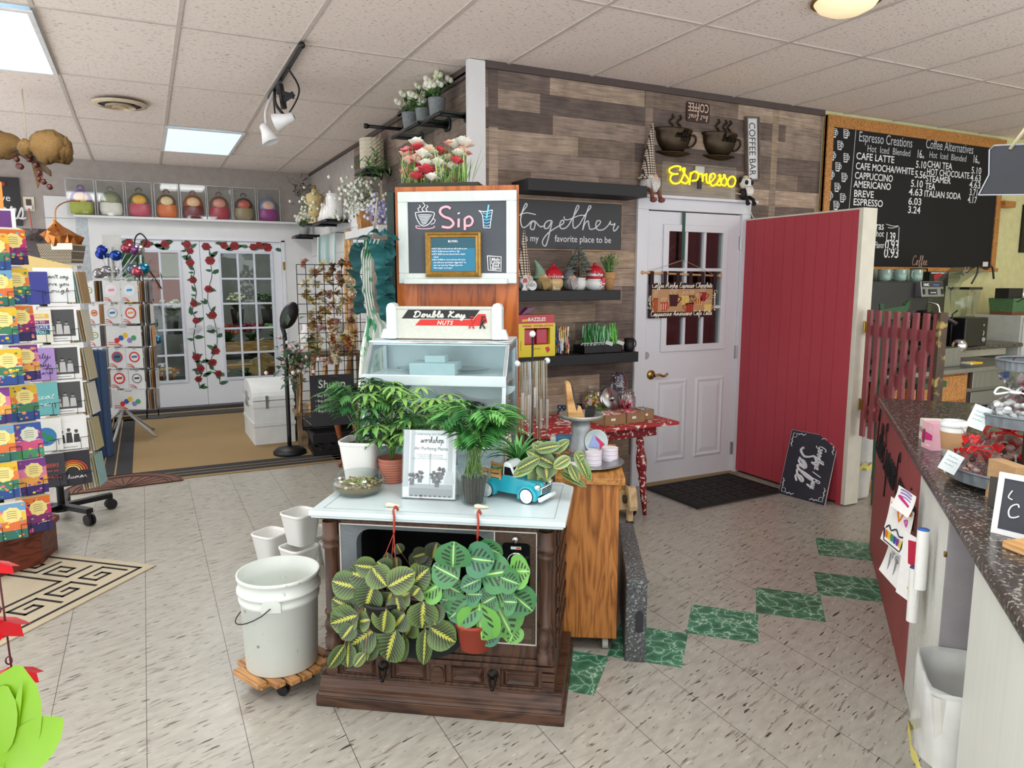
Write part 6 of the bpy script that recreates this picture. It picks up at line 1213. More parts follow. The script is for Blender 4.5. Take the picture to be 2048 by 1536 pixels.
a,b=W(1326,322,YW-.05),W(1472,392,YW-.05);t=thing('neon_sign','yellow neon sign reading Espresso on a clear panel above the door','neon sign',(a[0],YW-.045,CAPZ));w_,h=b[0]-a[0],a[1]-CAPZ
m.box(0,w_,.0,.005,0,h);m.build('panel',ACRYL,t)
def r6(x,y_):q=W(1260+x/5.4857,170+y_/5.4857,YW-.055);return q[0]-a[0],q[1]-CAPZ
NEON=mat('neon_yellow','f2d21a',.4,emit=1.5,ecol='ffdf14');m=MB()
def nn(P,n=6):m.stroke([r6(*p)for p in P],.0060,-.012,8,n)
nn([(545,940),(550,900),(500,890),(440,915),(430,950),(470,975),(525,975),(460,985),(440,1040),(480,1080),(540,1070),(580,1000),(600,920),(575,925),(600,980),(640,1040),(610,1080),(560,1060)])
nn([(665,960),(650,1095)],1);nn([(660,990),(700,950),(745,970),(735,1040),(680,1050)]);nn([(760,975),(790,985),(795,1060),(800,1000),(840,975)]);nn([(840,975),(835,1030),(850,1075),(890,1060),(930,1010),(920,975),(880,985),(870,1050),(900,1105),(950,1080),(990,1000),(975,990),(1000,1050),(985,1100),(945,1090)]);nn([(985,1060),(1040,1000),(1025,990),(1060,1050),(1040,1105),(1000,1090)]);nn([(1060,1080),(1090,1020),(1130,1005),(1155,1050),(1130,1110),(1085,1110),(1070,1060),(1100,1010)])
m.build('neon_tube',NEON,t)
m.col('1b1b1e');m.box(w_*.47,w_*.52,-.004,.006,.06,.14);m.col('c9c9c4');m.box(w_*.44,w_*.56,.006,.012,h*.72,h*.95);m.col('b5b5b0');m.box(w_*.62,w_*.66,-.003,0,h*.6,h*.75);m.build('driver',PAINT,t)
m.tube(crom([(w_,.0,.05),(w_+.12,.0,.02),(w_+.18,.01,-.1),(w_+.26,-.01,-.19),(w_+.34,.0,-.2)],5),.004,6);m.build('power_cord',mat('white_cord','c9c9c6',.5),t)
p=(atY(1301,392,YW-.05).x-.02,YW-.045,CAPZ);t=gnome((p[0],p[1],CAPZ),1.45,'c9bba8',PLAID,'d9d6d0','gnome with tall plaid hat sitting at the left end of the door cap',.27,.02,'b5b0aa',0,'7a4a3a')
p=(atY(1490,400,YW-.05).x,YW-.045,CAPZ);t=thing('panda_figure','small black and white bearded plush figure sitting at the right end of the door cap','plush',p)
m.col('2a2422');m.ball((0,0,.05),.05,12,(.9,.8,1));m.build('body',MATT,t)
m.col('d9d9d6');m.ball((0,-.005,.125),.052,14,(1,.85,.9));m.col('17171a');[m.ball((s_*.026,-.042,.128),.018,8,(1,.5,1))for s_ in(-1,1)];[m.ball((s_*.05,0,.15),.02,8,(.6,.6,1.2))for s_ in(-1,1)];m.col('c9b58a');m.ball((0,-.0,.172),.02,8,(1.2,1,.7));m.build('head',MATT,t)
m.col('dcdad6');[m.tube([(x,-.04,.1),(x*.9,-.055,.065),(x*.5,-.05,.03)],.008,5)for x in(-.03,-.02,-.01,0,.01,.02,.03)];m.build('beard',_mats['wool'],t)
for s_ in(-1,1):m.col('131315');m.tube([(s_*.02,-.03,.02),(s_*.03,-.06,.0),(s_*.032,-.065,-.025)],.013,8);m.ball((s_*.032,-.07,-.03),.017,8);m.build('leg',MATT,t)
# ---------------------------------------------------------------- red partition, sale board
REDB=mat('barn_red','a83a46',.55,nz=(5,.05,(1,1,.15)))
g_=MB();g_.box(4.22,4.33,3.335,YW-.022,.02,2.0)
for k in range(10):y=3.377+.0972*k;g_.box(4.2175,4.22,y,y+.0945,.02,2.0)
g_.box(4.212,4.22,3.335,3.375,.0,2.0);g_.build('wall_partition',REDB,kind='structure')
g_=MB();g_.box(4.212,4.345,3.300,3.335,.01,2.005);g_.box(4.212,4.345,3.30,YW-.03,2.0,2.012);g_.build('trim_10',mat('cream_trim','cbc7b8',.5,nz=(12,.06)),kind='structure',bevel=.003)
t=thing('sale_board','dark chalk style board reading Goodbye / Buy Sale turned on its side against the red partition','sign',(4.065,3.745,0.0),-R_(82),rx=-R_(15));Wd,Ht=.365,.475
m.box(0,Wd,0,.008,0,Ht);m.build('board',mat('sale_slate','2b2a36',.45,nz=(5,.25)),t)
m.col('c9b8b4');m.box(-.002,0,0,.008,0,Ht);m.box(Wd,Wd+.002,0,.008,0,Ht);m.box(0,Wd,0,.008,Ht,Ht+.002);m.build('edge',PAINT,t)
m.col('d9d9df');script(m,'Sale',.105,Ht-.10,.066,.0085,-.003,wmax=.25,rot=-PI/2,shear=.3);script(m,'Goodbye / Buy',.235,Ht-.075,.031,.004,-.003,wmax=.31,rot=-PI/2,shear=.2)
for cx,cz_,sx,sz in((.02,.02,1,1),(Wd-.02,.02,-1,1),(.02,Ht-.02,1,-1),(Wd-.02,Ht-.02,-1,-1)):
 m.stroke([(cx,cz_+sz*.09),(cx,cz_),(cx+sx*.09,cz_)],.0022,-.002,4,1)
 for k in range(4):leaf2(m,cx,cz_+sz*(.04+.016*k),PI/2*sz+.6*(k%2*2-1),.016,-.002);leaf2(m,cx+sx*(.04+.016*k),cz_,(0 if sx>0 else PI)+.6*(k%2*2-1),.016,-.002)
 m.col('d9d9df');m.stroke([(cx+sx*.03,cz_+sz*.004),(cx+sx*.026,cz_+sz*.026),(cx+sx*.004,cz_+sz*.03)],.002,-.002,4,4)
m.cc=[S('d9d9df')]*len(m.cc);m.build('lettering',PAINT,t)
# ---------------------------------------------------------------- picket gate
G0,G1=Vector((4.30,3.275,0)),Vector((4.085,2.63,0));gl=(G1-G0).length;ga=math.atan2((G1-G0).y,(G1-G0).x)
GR=mat('gate_red','8c474b',.6,nz=(14,.15),two=('86484a',22,.64,.04))
t=thing('picket_gate','worn dark red picket gate hinged on the white partition post','gate',(G0.x,G0.y,.50),ga)
for k in range(8):
 x=.03+k*(gl-.06)/7;m.box(x-.021,x+.021,-.024,-.004,.0,.85);m.build('slat',GR,t,bevel=.002)
for z in(.12,.68):m.box(0,gl,-.004,.016,z,z+.07);m.build('rail',GR,t)
m.bar((.05,.006,.16),(gl-.05,.006,.70),.02,.06);m.build('brace',GR,t)
m.box(gl-.015,gl+.012,-.03,.02,0,.86);m.build('edge_board',mat('gate_edge','4a3a2a',.7,nz=(12,.3),two=('a08a50',16,.6,.05)),t)
for z in(.18,.70):m.box(-.012,.03,-.028,-.024,z,z+.07);m.cyl(.006,z-.005,z+.075,8,None,-.0,-.03);m.build('hinge',BRASS,t)
def liner_bin(name,lb,loc,rz,w_,d2,h,k=.8):
 t=thing(name,lb,'waste bin',loc,rz)
 m=MB();m.taper(-w_/2,w_/2,-d2/2,d2/2,0,h,k);m.f=[f for i,f in enumerate(m.f)if i!=1];m.mi.pop();m.cc.pop();m.sm.pop();m.uv.pop();m.build('bin',mat('bin_white','c6c4be',.45),t,bevel=.02)
 m=MB();n=28;rnd=random.Random(3)
 def sq(a,w2,d3):q=1/max(abs(cos(a))**7+abs(sin(a))**7,1e-6)**(1/7);return(w2*q*cos(a),d3*q*sin(a))
 rings=[(.525,.525,.006,h*.55),(.52,.52,.003,h*.64),(.52,.52,.005,h*.8),(.525,.525,.006,h+.008),(.50,.50,.0,h+.014),(.46,.46,0,h*.85),(.40,.40,0,h*.55),(.1,.1,0,h*.5)]
 vs_=[]
 for i,(a_,b_,rr,z)in enumerate(rings):
  for k2 in range(n):
   a=2*PI*k2/n;p=sq(a,(a_+.0)*w_,a_*d2);vs_.append((p[0]*(1+rnd.uniform(-rr,rr)*3),p[1]*(1+rnd.uniform(-rr,rr)*3),z+rnd.uniform(-rr,rr)*2))
 m.add(vs_,[(i*n+j,i*n+(j+1)%n,(i+1)*n+(j+1)%n,(i+1)*n+j)for i in range(len(rings)-1)for j in range(n)],True)
 ln=m.build('liner',mat('liner_film','e2e4e0',.35,alpha=.5),t)
 vs_=[(*sq(2*PI*k2/n,.535*w_*(1+.02*(k2%2)),.535*d2),h*(.44+.03*sin(k2*1.7))+dz)for dz in(0,.035)for k2 in range(n)];m.add(vs_,[(j,(j+1)%n,n+(j+1)%n,n+j)for j in range(n)],True);m.build('drawstring_band',mat('yellow_film','d9cf6a',.4),t);return t
liner_bin('waste_bin','white waste bin with clear liner behind the picket gate',(4.47,3.46,0),.0,.2,.24,.52)
# ---------------------------------------------------------------- back bar
KC=.88
t=thing('base_cabinet','oak drawer unit of the back bar behind the counter','cabinet',(4.95,3.40,0))
m.box(-.33,.72,.02,.93,.08,.845);m.box(-.33,.72,.06,.9,0,.08);m.build('body',OAK,t)
for i,(a,b)in enumerate(((.63,.825),(.43,.61),(.12,.41))):
 m.box(-.02,.69,0,.02,a,b);m.box(.03,.64,-.006,0,a+.04,b-.04)if i else None;m.build('drawer',OAKH,t,bevel=.006)
m.box(-.33,-.04,0,.02,.12,.825);m.build('door',OAKH,t,bevel=.006)
t=thing('dishwasher','stainless undercounter dishwasher with a small blue display','dishwasher',(6.06,3.40,0));SST=mat('brushed_steel','8d8f8d',.35,.85,nz=(60,.12,(1,1,.05)))
m.box(-.37,.37,.03,.93,.02,.845);m.build('body',SST,t);m.box(-.36,.36,0,.03,.05,.68);m.build('door',SST,t,bevel=.004);m.box(-.37,.37,-.01,.03,.71,.845);m.build('control_panel',SST,t,bevel=.004)
m.box(-.02,.10,-.012,-.01,.76,.82);m.build('display',mat('lcd_blue','16233f',.2,emit=.15,ecol='3a6ad0'),t);m.box(-.30,.0,-.003,0,.35,.58);m.build('label_plate',mat('dark_plate','4a4b4a',.4),t)
m.box(4.36,6.5,3.36,3.86,.845,KC);m.build('stainless_worktop',SST,label='stainless steel worktop of the back bar',cat='worktop',bevel=.004)
m.box(6.5,8.6,3.42,4.35,0,.845);m.build('base_cabinet',mat('cab_white','c6c6c2',.5),label='white base cabinet at the right end of the back bar',cat='cabinet')
t=thing('raised_shelf','raised dark stone ledge along the back wall','ledge',(6.4,4.1,0));LAM=None
def laminate():
 m=mat('granite_laminate','3a3532',.22,nz=(60,.3),two=('8d857c',95,.60,.05,(1,1,1)));return m
LAM=laminate()
m.box(-1.0,.55,-.23,.23,KC+.001,.955);m.build('base',mat('ledge_cream','b5b09a',.6),t);m.box(-1.0,.58,-.36,.24,.956,.995);m.build('top',LAM,t,bevel=.015)
t=thing('espresso_machine','black espresso machine with a chrome panel on the back bar','espresso machine',(5.02,3.60,KC+.0005));BK=mat('machine_black','121214',.35)
m.box(-.46,.08,-.08,.22,.37,.655);m.box(-.46,.12,.06,.22,.04,.37);m.box(-.46,.12,-.13,.22,.02,.07);m.build('body',BK,t,bevel=.01)
for x in(-.42,.06):
 for y in(-.1,.18):m.cyl(.02,0,.022,12,None,x,y);m.build('foot',BK,t)
m.prism([(-.14,.54),(-.12,.655),(.1,.655),(.1,.52)],.085,.345,'x');h_=m.build('control_head',SST,t,bevel=.006)
m.at((0,-.142,.54),rx=-R_(10));m.col('1f2226');m.box(.095,.335,-.004,0,.075,.112);m.col('15171a');m.box(.165,.255,-.004,0,.018,.058);m.box(.10,.118,-.004,0,.02,.06);m.box(.312,.33,-.004,0,.02,.06);m.col('e2e6ea');m.text('UNIC',.105,.082,.026,-.0045,.02,'l',wmax=.09);m.col('3f78c9');m.text('Pulsant',.215,.083,.024,-.0045,.01,'l',.2,wmax=.1);m.col('c9d0d4');[m.box(.178+.017*k,.188+.017*k,-.0046,-.004,.028,.036)for k in range(4)];m.build('panel_lettering',PAINT,h_)
m.cyl(.04,.40,.52,18,None,.20,.02);m.box(.10,.28,-.05,.12,.44,.54);m.build('group_head',BK,t)
for dx,dy,dz in((-.02,-.22,.35),(.16,-.24,.34)):m.tube(crom([(.2,.0,.41),(.2+dx*.5,dy*.6,.40),(.2+dx,dy,dz)],4),[.02,.016,.014,.014,.016,.017,.017,.017,.017],8);m.build('portafilter',BK,t)
m.tube(crom([(.29,-.02,.5),(.33,-.1,.48),(.335,-.12,.4),(.33,-.14,.3)],4),.007,6);m.build('steam_wand',CHROME,t)
MUG=mat('sage_mug','7f9a90',.2,coat=.3);mz=KC+.656
for i,px in enumerate((1750,1768,1781,1799,1817,1837)):
 q=atY(px,555,3.60 if i%2 else 3.74);tt=thing('mug',['sage mug leftmost on the espresso machine, half hidden by the partition','second sage mug from the left on the espresso machine','third sage mug from the left on the espresso machine','fourth sage mug from the left on the espresso machine','fifth sage mug on the espresso machine with its handle to the left','rightmost sage mug on the espresso machine beside its control head'][i],'mug',(q.x+(.0 if i<4 else-.03),q.y,mz),0,'sage mugs on the espresso machine');mug_geo(.045,.088,tt,MUG,1,[PI,0,-.6,PI-.5,PI+.3,PI+.2][i])
t=thing('coffee_caddy','small black wire holder lettered Coffee behind the mugs','holder',(atY(1838,540,4.05).x,4.05,KC+.0005))
[m.rod((x,0,0),(x,0,.76),.006,6)for x in(-.11,.11)];[m.rod((-.11,0,z),(.11,0,z),.005,6)for z in(.3,.5,.76)];m.build('frame',BLACKM,t);m.col('8a705f');script(m,'Coffee',-.10,.79,.04,.003,0,.2);m.build('lettering',PAINT,t)
t=thing('green_chair','dark green painted chair back seen behind the gate','chair',(4.56,3.26,0),.1);t.scale=(.75,.75,1);GRN=mat('chair_green','1f4a2a',.5)
for x in(-.19,.19):m.bar((x*.9,.0,0),(x,.04,1.33+abs(x)*.3),.035,.03);m.build('post',GRN,t)
m.prism([(-.22,1.25),(-.12,1.285),(.06,1.28),(.16,1.30),(.23,1.36),(.22,1.41),(.15,1.37),(-.22,1.35)],.02,.045,'y');m.build('top_rail',GRN,t)
m.box(-.2,.2,-.38,.0,.84,.88);m.build('seat',GRN,t)
for x in(-.17,.17):m.bar((x,-.34,0),(x,-.34,.84),.035);m.build('leg',GRN,t)
LZ=.9955
def lz(px,py,z=LZ):p=atZ(px,py,z);return p
t=thing('coffee_grinder','small black and red box on top of the ledge behind the machine','box',(atY(1862,560,4.1).x,4.1,LZ))
m.col('16171a');m.box(-.12,.12,-.06,.08,0,.55);m.box(-.13,.13,-.07,.09,.5,.62);m.build('body',PAINT,t);m.col('a8242c');m.flat([(-.05,.52),(.02,.57),(.06,.6),(.0,.61),(-.08,.59)][::-1],-.0715);m.col('c9c9c9');m.box(-.11,.11,-.0712,-.07,.605,.615);m.col('b53038');m.text('BUNN',.04,.575,.04,-.072,.01,wmax=.1);m.build('label',PAINT,t)
p=lz(1938,692);t=thing('electric_blender','black electric blender motor unit on the ledge with white dial marks','appliance',(p.x,p.y+.06,LZ))
m.box(-.17,.14,-.12,.12,0,.24);m.build('body',BK,t,bevel=.01);m.col('c2c6c8');m.stroke([(.075,.09),(.085,.115),(.075,.13)],.003,-.122,4,4);m.col('8d9294');m.at((.08,-.121,.055),rx=PI/2);m.lathe([(.02,0),(.02,.01),(0,.012)],14);m.at();m.box(.073,.087,-.122,-.12,.17,.185);m.build('dials',PAINT,t)
t=thing('blender_jar','clear square blender jar standing on the black base','jar',(p.x-.02,p.y+.06,LZ+.241));CL2=glass('poly_jar','e6ecec',.28)
m.taper(-.085,.085,-.085,.085,.0,.23,.72);m.build('jar',CL2,t);m.box(-.09,.09,-.09,.09,.23,.25);m.build('lid',BLKPL,t);m.tube(crom([(.085,0,.22),(.14,0,.2),(.14,0,.08),(.07,0,.04)],4),.01,6);m.build('handle',CL2,t);m.col('2b2d30');m.text('blendtec',-.02,.02,.035,-.088,.006,'l',rot=PI/2,wmax=.16);m.build('lettering',PAINT,t)
t=thing('sound_cover','clear domed sound cover raised open beside the blender','cover',(p.x-.2,p.y+.10,LZ))
m.prism([(-.08,.25),(-.10,.45),(.0,.56),(.20,.66),(.34,.62),(.2,.6),(.04,.53),(-.04,.42),(-.03,.25)],-.1,.1,'y');m.build('dome',CL2,t)
[(m.tube([(-.06,y,0),(-.06,y,.27),(.0,y,.3)],.007,6),m.build('hinge_bar',BLKPL,t))for y in(-.1,.1)];m.tube(crom([(.16,-.1,.52),(.22,-.1,.60),(.24,-.1,.66),(.34,-.1,.64),(.42,-.1,.66),(.46,-.1,.56)],4),.008,6);m.build('wire_bail',BLKPL,t)
p=lz(1903,690);t=thing('travel_press','tall black and chrome canister left of the blender base','canister',(p.x-.24,p.y-.03,LZ));m.cyl(.06,0,.24,22);m.build('body',BK,t);m.cyl(.045,.24,.26,22);m.ball((0,0,.275),.02,8);m.build('lid',CHROME,t)
p=atZ(1912,700,LZ);m.ball((0,0,.04),.055,14,(1,1,1),-.7,.9);m.build('steel_cup',CHROME,loc=(p.x-.06,p.y-.06,LZ),label='round shiny steel cup at the foot of the blender base',cat='cup')
a=atZ(1886,738,KC);t=thing('steel_pan_box','dull steel box standing on the stainless worktop','box',(a.x+.02,a.y+.05,KC+.0005));m.box(0,.27,0,.24,0,.148);m.build('body',SST,t,bevel=.004);m.box(.04,.07,-.003,0,.12,.132);m.build('latch',CHROME,t)
m.col('d9b52a');m.box(-.06,.07,-.04,.04,0,.012);m.col('e2e2de');m.box(-.09,-.06,-.04,.04,0,.012);m.build('folded_towel',FABRIC,loc=(atZ(1955,728,KC).x,atZ(1955,728,KC).y+.04,KC+.0005),label='yellow and white cloth lying on the stainless worktop',cat='cloth')
m.box(0,1.4,0,.35,.0,.30);m.box(.55,.56,-.004,0,.01,.29);m.build('wall_box_cabinet',mat('light_grey_box','aeb2ae',.5),loc=(6.62,3.96,LZ+.0),label='pale grey cabinet standing at the back right of the ledge',cat='cabinet')if 0 else None
t=thing('grey_cupboard','pale grey low cupboard behind the tiered tray at the right','cupboard',(6.99,3.9,.8455));m.box(-.02,1.3,-.12,.40,0,.385);m.build('body',mat('light_grey_box','aeb2ae',.5),t);m.box(0,.50,-.135,-.12,.02,.37);m.build('door',_mats['light_grey_box'],t);m.ball((.46,-.142,.22),.012,8);m.build('knob',CHROME,t);GZ=.8455+.3855
p=atZ(1983,641,GZ);t=thing('green_basket','green and brown wicker basket on the pale grey cupboard','basket',(7.16,3.98,GZ));m.col('4a6b45');m.taper(-.17,.17,-.11,.11,.03,.15,.9);m.col('6a4a30');m.taper(-.155,.155,-.10,.10,0,.03,.98);m.build('basket',mat('wicker',None,.85,nz=(80,.3),bump=(120,.6)),t);m.tube(crom([(-.17,-.1,.15),(-.1,-.105,.12),(0,-.11,.15),(.1,-.105,.12),(.17,-.1,.15)],5),.006,5);m.build('wire_scroll',BLACKM,t)
m.col('16171a');m.box(-.12,.10,-.06,.06,0,.09);m.build('dark_box',PAINT,loc=(7.10,3.97,GZ+.151),label='dark box lying in the green wicker basket',cat='box');
t=thing('paper_cup','pale patterned paper cup at the right of the green basket','cup',(7.52,3.93,GZ));m.lathe([(0,0),(.06,0),(.082,.19),(.086,.195),(.08,.195),(.058,.01),(0,.01)],22);m.build('cup',mat('cup_paper','b9c2b2',.6,nz=(30,.1)),t);m.rod((0,0,.02),(.04,.0,.30),.006);m.build('stir_stick',PINE,t)
m.ball((0,0,.02),.09,14,(1,.7,.35));m.build('folded_white_cap',MATT,loc=(7.24,3.98,GZ+.151+.011),label='white lid shaped item resting in the green basket',cat='lid')
t=thing('wall_picture','dark framed picture cut off at the right edge of the photo','picture',(7.95,YW-.004,1.82));m.box(-.06,.5,-.02,0,0,.47);m.build('frame',BLKPL,t);m.col('3a3d42');m.box(-.01,.45,-.022,-.02,.05,.42);m.col('c9c9c9');m.box(-.002,.004,-.0225,-.022,.08,.2);m.box(-.002,.004,-.0225,-.022,.26,.38);m.build('print',PAPER,t)
# ---------------------------------------------------------------- menu board
bx0,bx1,bz0,bz1=5.02,7.44,1.645,2.865;by=YW-.045
t=thing('menu_board','large oak framed chalkboard coffee menu on the kitchen wall','chalkboard',(0,by,0))
m.box(bx0,bx1,.0,.02,bz0,bz1);m.build('slate',mat('menu_slate','0a0b0d',.8,nz=(4,.2)),t)
e=.07;m.box(bx0,bx1,-.012,.03,bz1-.09,bz1);m.box(bx0,bx1,-.04,.03,bz0-.02,bz0+.015);m.box(bx0,bx0+e,-.012,.03,bz0,bz1-.09);m.box(bx1-e,bx1,-.012,.03,bz0,bz1-.09);m.build('frame',OAKH,t,bevel=.003)
m.box(bx1-.0,bx1+.17,-.05,.03,2.24,2.30);m.build('ledge_peg',OAKH,t)
m.col('c9cccf');yc=-.002
def mb_(px,py):p=atY(px,py,by-.002);return p.x,p.z
def tx(s_,px0,py0,px1,hgt,bold=.012,sh=0.):q,q2=mb_(px0,py0),mb_(px1,py0+(px1-px0)*.13);wv=q2[0]-q[0];kx=text_geo(s_,bold,sh)[2]*hgt;m.text(s_,q[0],q[1],hgt,yc,bold,'l',sh,sx=wv/kx)
m.col('b9bdc2');tx('Espresso Creations',1717,282,1824,.115,0);tx('Hot  Iced  Blended',1734,303,1820,.08,0);tx('Coffee Alternatives',1851,296,1946,.115,0);tx('Hot  Iced  Blended',1858,315,1932,.08,0)
m.col('d9dbdc')
for s_,a,b,c,pr,d,e_ in(('CAFE LATTE',1712,318,1788,'5.10',1831,1852),('CAFE MOCHA/WHITE',1711,338,1827,'5.56',1829,1851),('CAPPUCCINO',1709,357,1785,'5.10',1821,1845),('AMERICANO',1707,374,1781,'4.63',1817,1844),('BREVE',1707,393,1747,'6.03',1816,1842),('ESPRESSO',1706,410,1765,'3.24',1815,1840)):tx(s_,a,b,c,.080,.012);tx(pr,d,b+(d-a)*.135+1,e_,.086,.01)
for s_,a,b,c,pr,d,e_ in(('CHAI TEA',1854,334,1904,'5.10',1942,1962),('HOT CHOCOLATE',1853,349,1938,'4.63',1940,1961),('STEAMER',1851,363,1901,'4.63',1938,1960),('TEA',1850,378,1870,'3.71',1938,1954),('ITALIAN SODA',1848,393,1921,'4.17',1935,1953)):tx(s_,a,b,c,.080,.012);tx(pr,d,b+(d-a)*.13+1,e_,.086,.01)
tx('16',1833,315,1843,.10,.008);tx('oz',1843,316,1848,.04,.004);tx('16',1945,325,1954,.10,.008);tx('oz',1954,327,1959,.04,.004)
tx('Extras',1733,458,1767,.10,.004);tx('Espresso Shot',1700,471,1767,.08,0);tx('1.39',1770,482,1790,.11,.012);tx('Flavor',1749,496,1768,.08,0);tx('0.93',1769,499,1796,.12,.012);tx('0.93',1767,515,1796,.12,.012)
m.stroke([mb_(1772,448),mb_(1785,452),mb_(1797,452),mb_(1785,456),mb_(1776,455)],.003,yc,4,4);m.stroke([mb_(1798,454),mb_(1795,513),mb_(1788,514)],.0035,yc,4,1);m.stroke([mb_(1712,257),mb_(1698,418)],.002,yc,4,1)
for i,(px,py)in enumerate(((1669,266),(1692,268),(1680,291),(1665,312),(1692,316),(1676,334),(1662,350),(1688,355),(1674,375),(1659,392),(1685,396),(1672,411))):
 x,z=mb_(px,py);w_,h=.030,.034;m.stroke([(x-w_,z+h),(x+w_*.7,z+h),(x+w_*.5,z-h),(x-w_*.7,z-h),(x-w_,z+h)],.0035,yc,4,1);m.stroke([(x+w_*.65,z+h*.6),(x+w_*1.2,z+h*.4),(x+w_*1.1,z-h*.3),(x+w_*.55,z-h*.4)],.003,yc,4,4)
 rnd=random.Random(i);[m.stroke([(x-w_*.7,z+h*(.7-.45*k)),(x+rnd.uniform(-.02,.02),z+h*(.5-.45*k)),(x+w_*.4,z+h*(.75-.45*k))],.0035,yc,4,3)for k in range(3)];m.stroke([(x-w_*.6,z-h*.9),(x+w_*.4,z-h*.9)],.007,yc,4,1)
m.build('chalk_lettering',mat('chalk',None,.9),t)
m.col('c9c9c9');m.box(bx1-e-.12,bx1-e-.04,-.003,0,bz0+.03,bz0+.075);m.build('sticker',PAPER,t)
P=[atD(1972,297,2.0),atD(2130,310,1.9)];ang=math.atan2(P[1].y-P[0].y,P[1].x-P[0].x);q=atD(1957,390,2.0)
t=thing('hanging_sign','dark ribbon shaped chalk sign hanging on a rope at the right edge','sign',q,ang)
k_=2.0/1457;m.prism([(0,0),(.02,.052),(.016,.118),(.026,.128),(.35,.11),(.35,-.02)],0,.012,'y');m.build('board',CHALKB,t,bevel=.003)
m.col('8d9094');m.stroke([(0,0),(.02,.052),(.016,.118),(.026,.128),(.35,.11)],.0022,-.001,4,1);m.stroke([(0,0),(.35,-.02)],.0022,-.001,4,1);m.build('edge_line',PAINT,t)
rr=[(.062,.0,.115),(.10,-.01,.175),(.14,-.02,.245),(.34,-.04,1.0)];m.tube(rr,.0045,6);m.build('rope',mat('rope','b5aa8a',.9),t)
# ---------------------------------------------------------------- service counter at the right
CO=Vector((3.65,2.692,0));CD=Vector((-.746,-.666,0));CN=Vector((.666,-.746,0));CA=math.atan2(-.666,-.746);CT=.89
def cw(x,y,z=CT):return CO+CD*x+CN*y+Vector((0,0,z))
def cf(px,py,y=.0):
 d=_ray(px,py);P=_C+d*((CO+CN*y-_C).dot(CN)/d.dot(CN));return(P-CO).dot(CD),P.z
def ct_(px,py,z=CT):P=atZ(px,py,z)-CO;return P.dot(CD),P.dot(CN)
t=thing('service_counter','long service counter with dark speckled top, red and white panelled front','counter',CO,CA)
m.box(0,4.3,.0,.72,.852,CT);m.build('countertop',LAM,t,bevel=.012)
BEADR=mat('bead_red','9a4a48',.5,nz=(4,.04));BEADW=mat('bead_white','cfd0c9',.5,nz=(4,.03))
def bead(m,x0,x1,y,z0,z1,p=.034):
 n=int((x1-x0)/p);m.box(x0,x1,y+.004,y+.02,z0,z1)
 for k in range(n):a=x0+(x1-x0)*k/n;m.box(a+.003,a+(x1-x0)/n-.003,y,y+.004,z0,z1)
bead(m,-.02,1.56,.014,.005,.852);m.build('red_front',BEADR,t)
bead(m,1.562,2.12,.014,.005,.852);m.build('white_front',BEADW,t)
m.box(2.12,2.14,.014,.70,.005,.852);m.box(2.14,2.47,.46,.48,.005,.852);m.build('nook',mat('nook_grey','8f8b8d',.6),t)
m.box(2.47,4.3,.014,.034,.005,.852);m.box(2.47,2.49,.034,.70,.005,.852);m.build('side_panel',mat('panel_white','cbccc4',.5,nz=(8,.04,(6,6,.4))),t)
m.box(-.02,-.0,.014,.70,.005,.852);m.build('end_panel',BEADR,t)
m.col('121113');y=.010
for s_,x,z,w_,k_ in(('Latte',.05,.60,.34,.115),('Espresso',.42,.59,.50,.115),('Cappuccino',.95,.60,.58,.10)):script(m,s_,x,z,k_,.0035,y-.003,w_,n=6)
m.build('wire_lettering',mat('wire_black','121113',.5),t)
a=cf(1912,1085);m.at((2.135,.016,.72),ry=PI/2);m.at((2.128,.012,.74),rx=PI/2);m.cyl(.009,0,.006,12);m.build('panel_knob',BRASS,t)
def taped(lb,x,z,w_,h,tilt,draw,name='drawing',yy=-.004,curl=.02):
 t2=MB();n=6;vs_=[]
 for i in range(n+1):
  zz=-h*i/n;yo=-curl*(i/n)**2
  vs_+=[(-w_/2,yo,zz),(w_/2,yo,zz)]
 t2.col('e8e8e4');t2.add(vs_,[(2*i,2*i+1,2*i+3,2*i+2)for i in range(n)],True);draw(t2,w_,h,lambda z_:-curl*(z_/h)**2-.0015)
 return t2.build(name,PAPER,loc=cw(x,yy-.035,z),rz=CA+R_(24),ry=tilt,label=lb,cat='drawing')
def d1(m,w_,h,f_):
 m.col('e0822a');m.flat([(-w_*.45,-h*.1),(w_*.45,-h*.02),(w_*.4,-h*.14),(-w_*.4,-h*.2)],f_(h*.1));m.stroke([(-w_*.1,-h*.2),(0,-h*.4),(w_*.1,-h*.2)],.004,f_(h*.3),4,1)
 for k,c in enumerate(('d9702a','e0c02a','3f8f4a','2f4f9a','7a3a9a','e0c84a')):m.col(c);m.flat([(-w_*.38+k*w_*.125,-h*.72),(-w_*.27+k*w_*.125,-h*.72),(-w_*.25+k*w_*.11,-h*.95),(-w_*.34+k*w_*.11,-h*.95)],f_(h*.85))
 m.col('2a2a2c');m.stroke([(-w_*.42,-h*.7),(-w_*.3,-h*.6),(-w_*.2,-h*.68),(0,-h*.58),(w_*.15,-h*.68),(w_*.4,-h*.6)],.003,f_(h*.66),4,3);m.stroke([(-w_*.42,-h*.7),(-w_*.36,-h*.96),(w_*.33,-h*.96),(w_*.42,-h*.66)],.003,f_(h*.9),4,1)
 m.col('c24a9a');m.stroke([(w_*.2,-h*.3),(w_*.3,-h*.25),(w_*.3,-h*.4),(w_*.2,-h*.3)],.003,f_(h*.3),4,3)
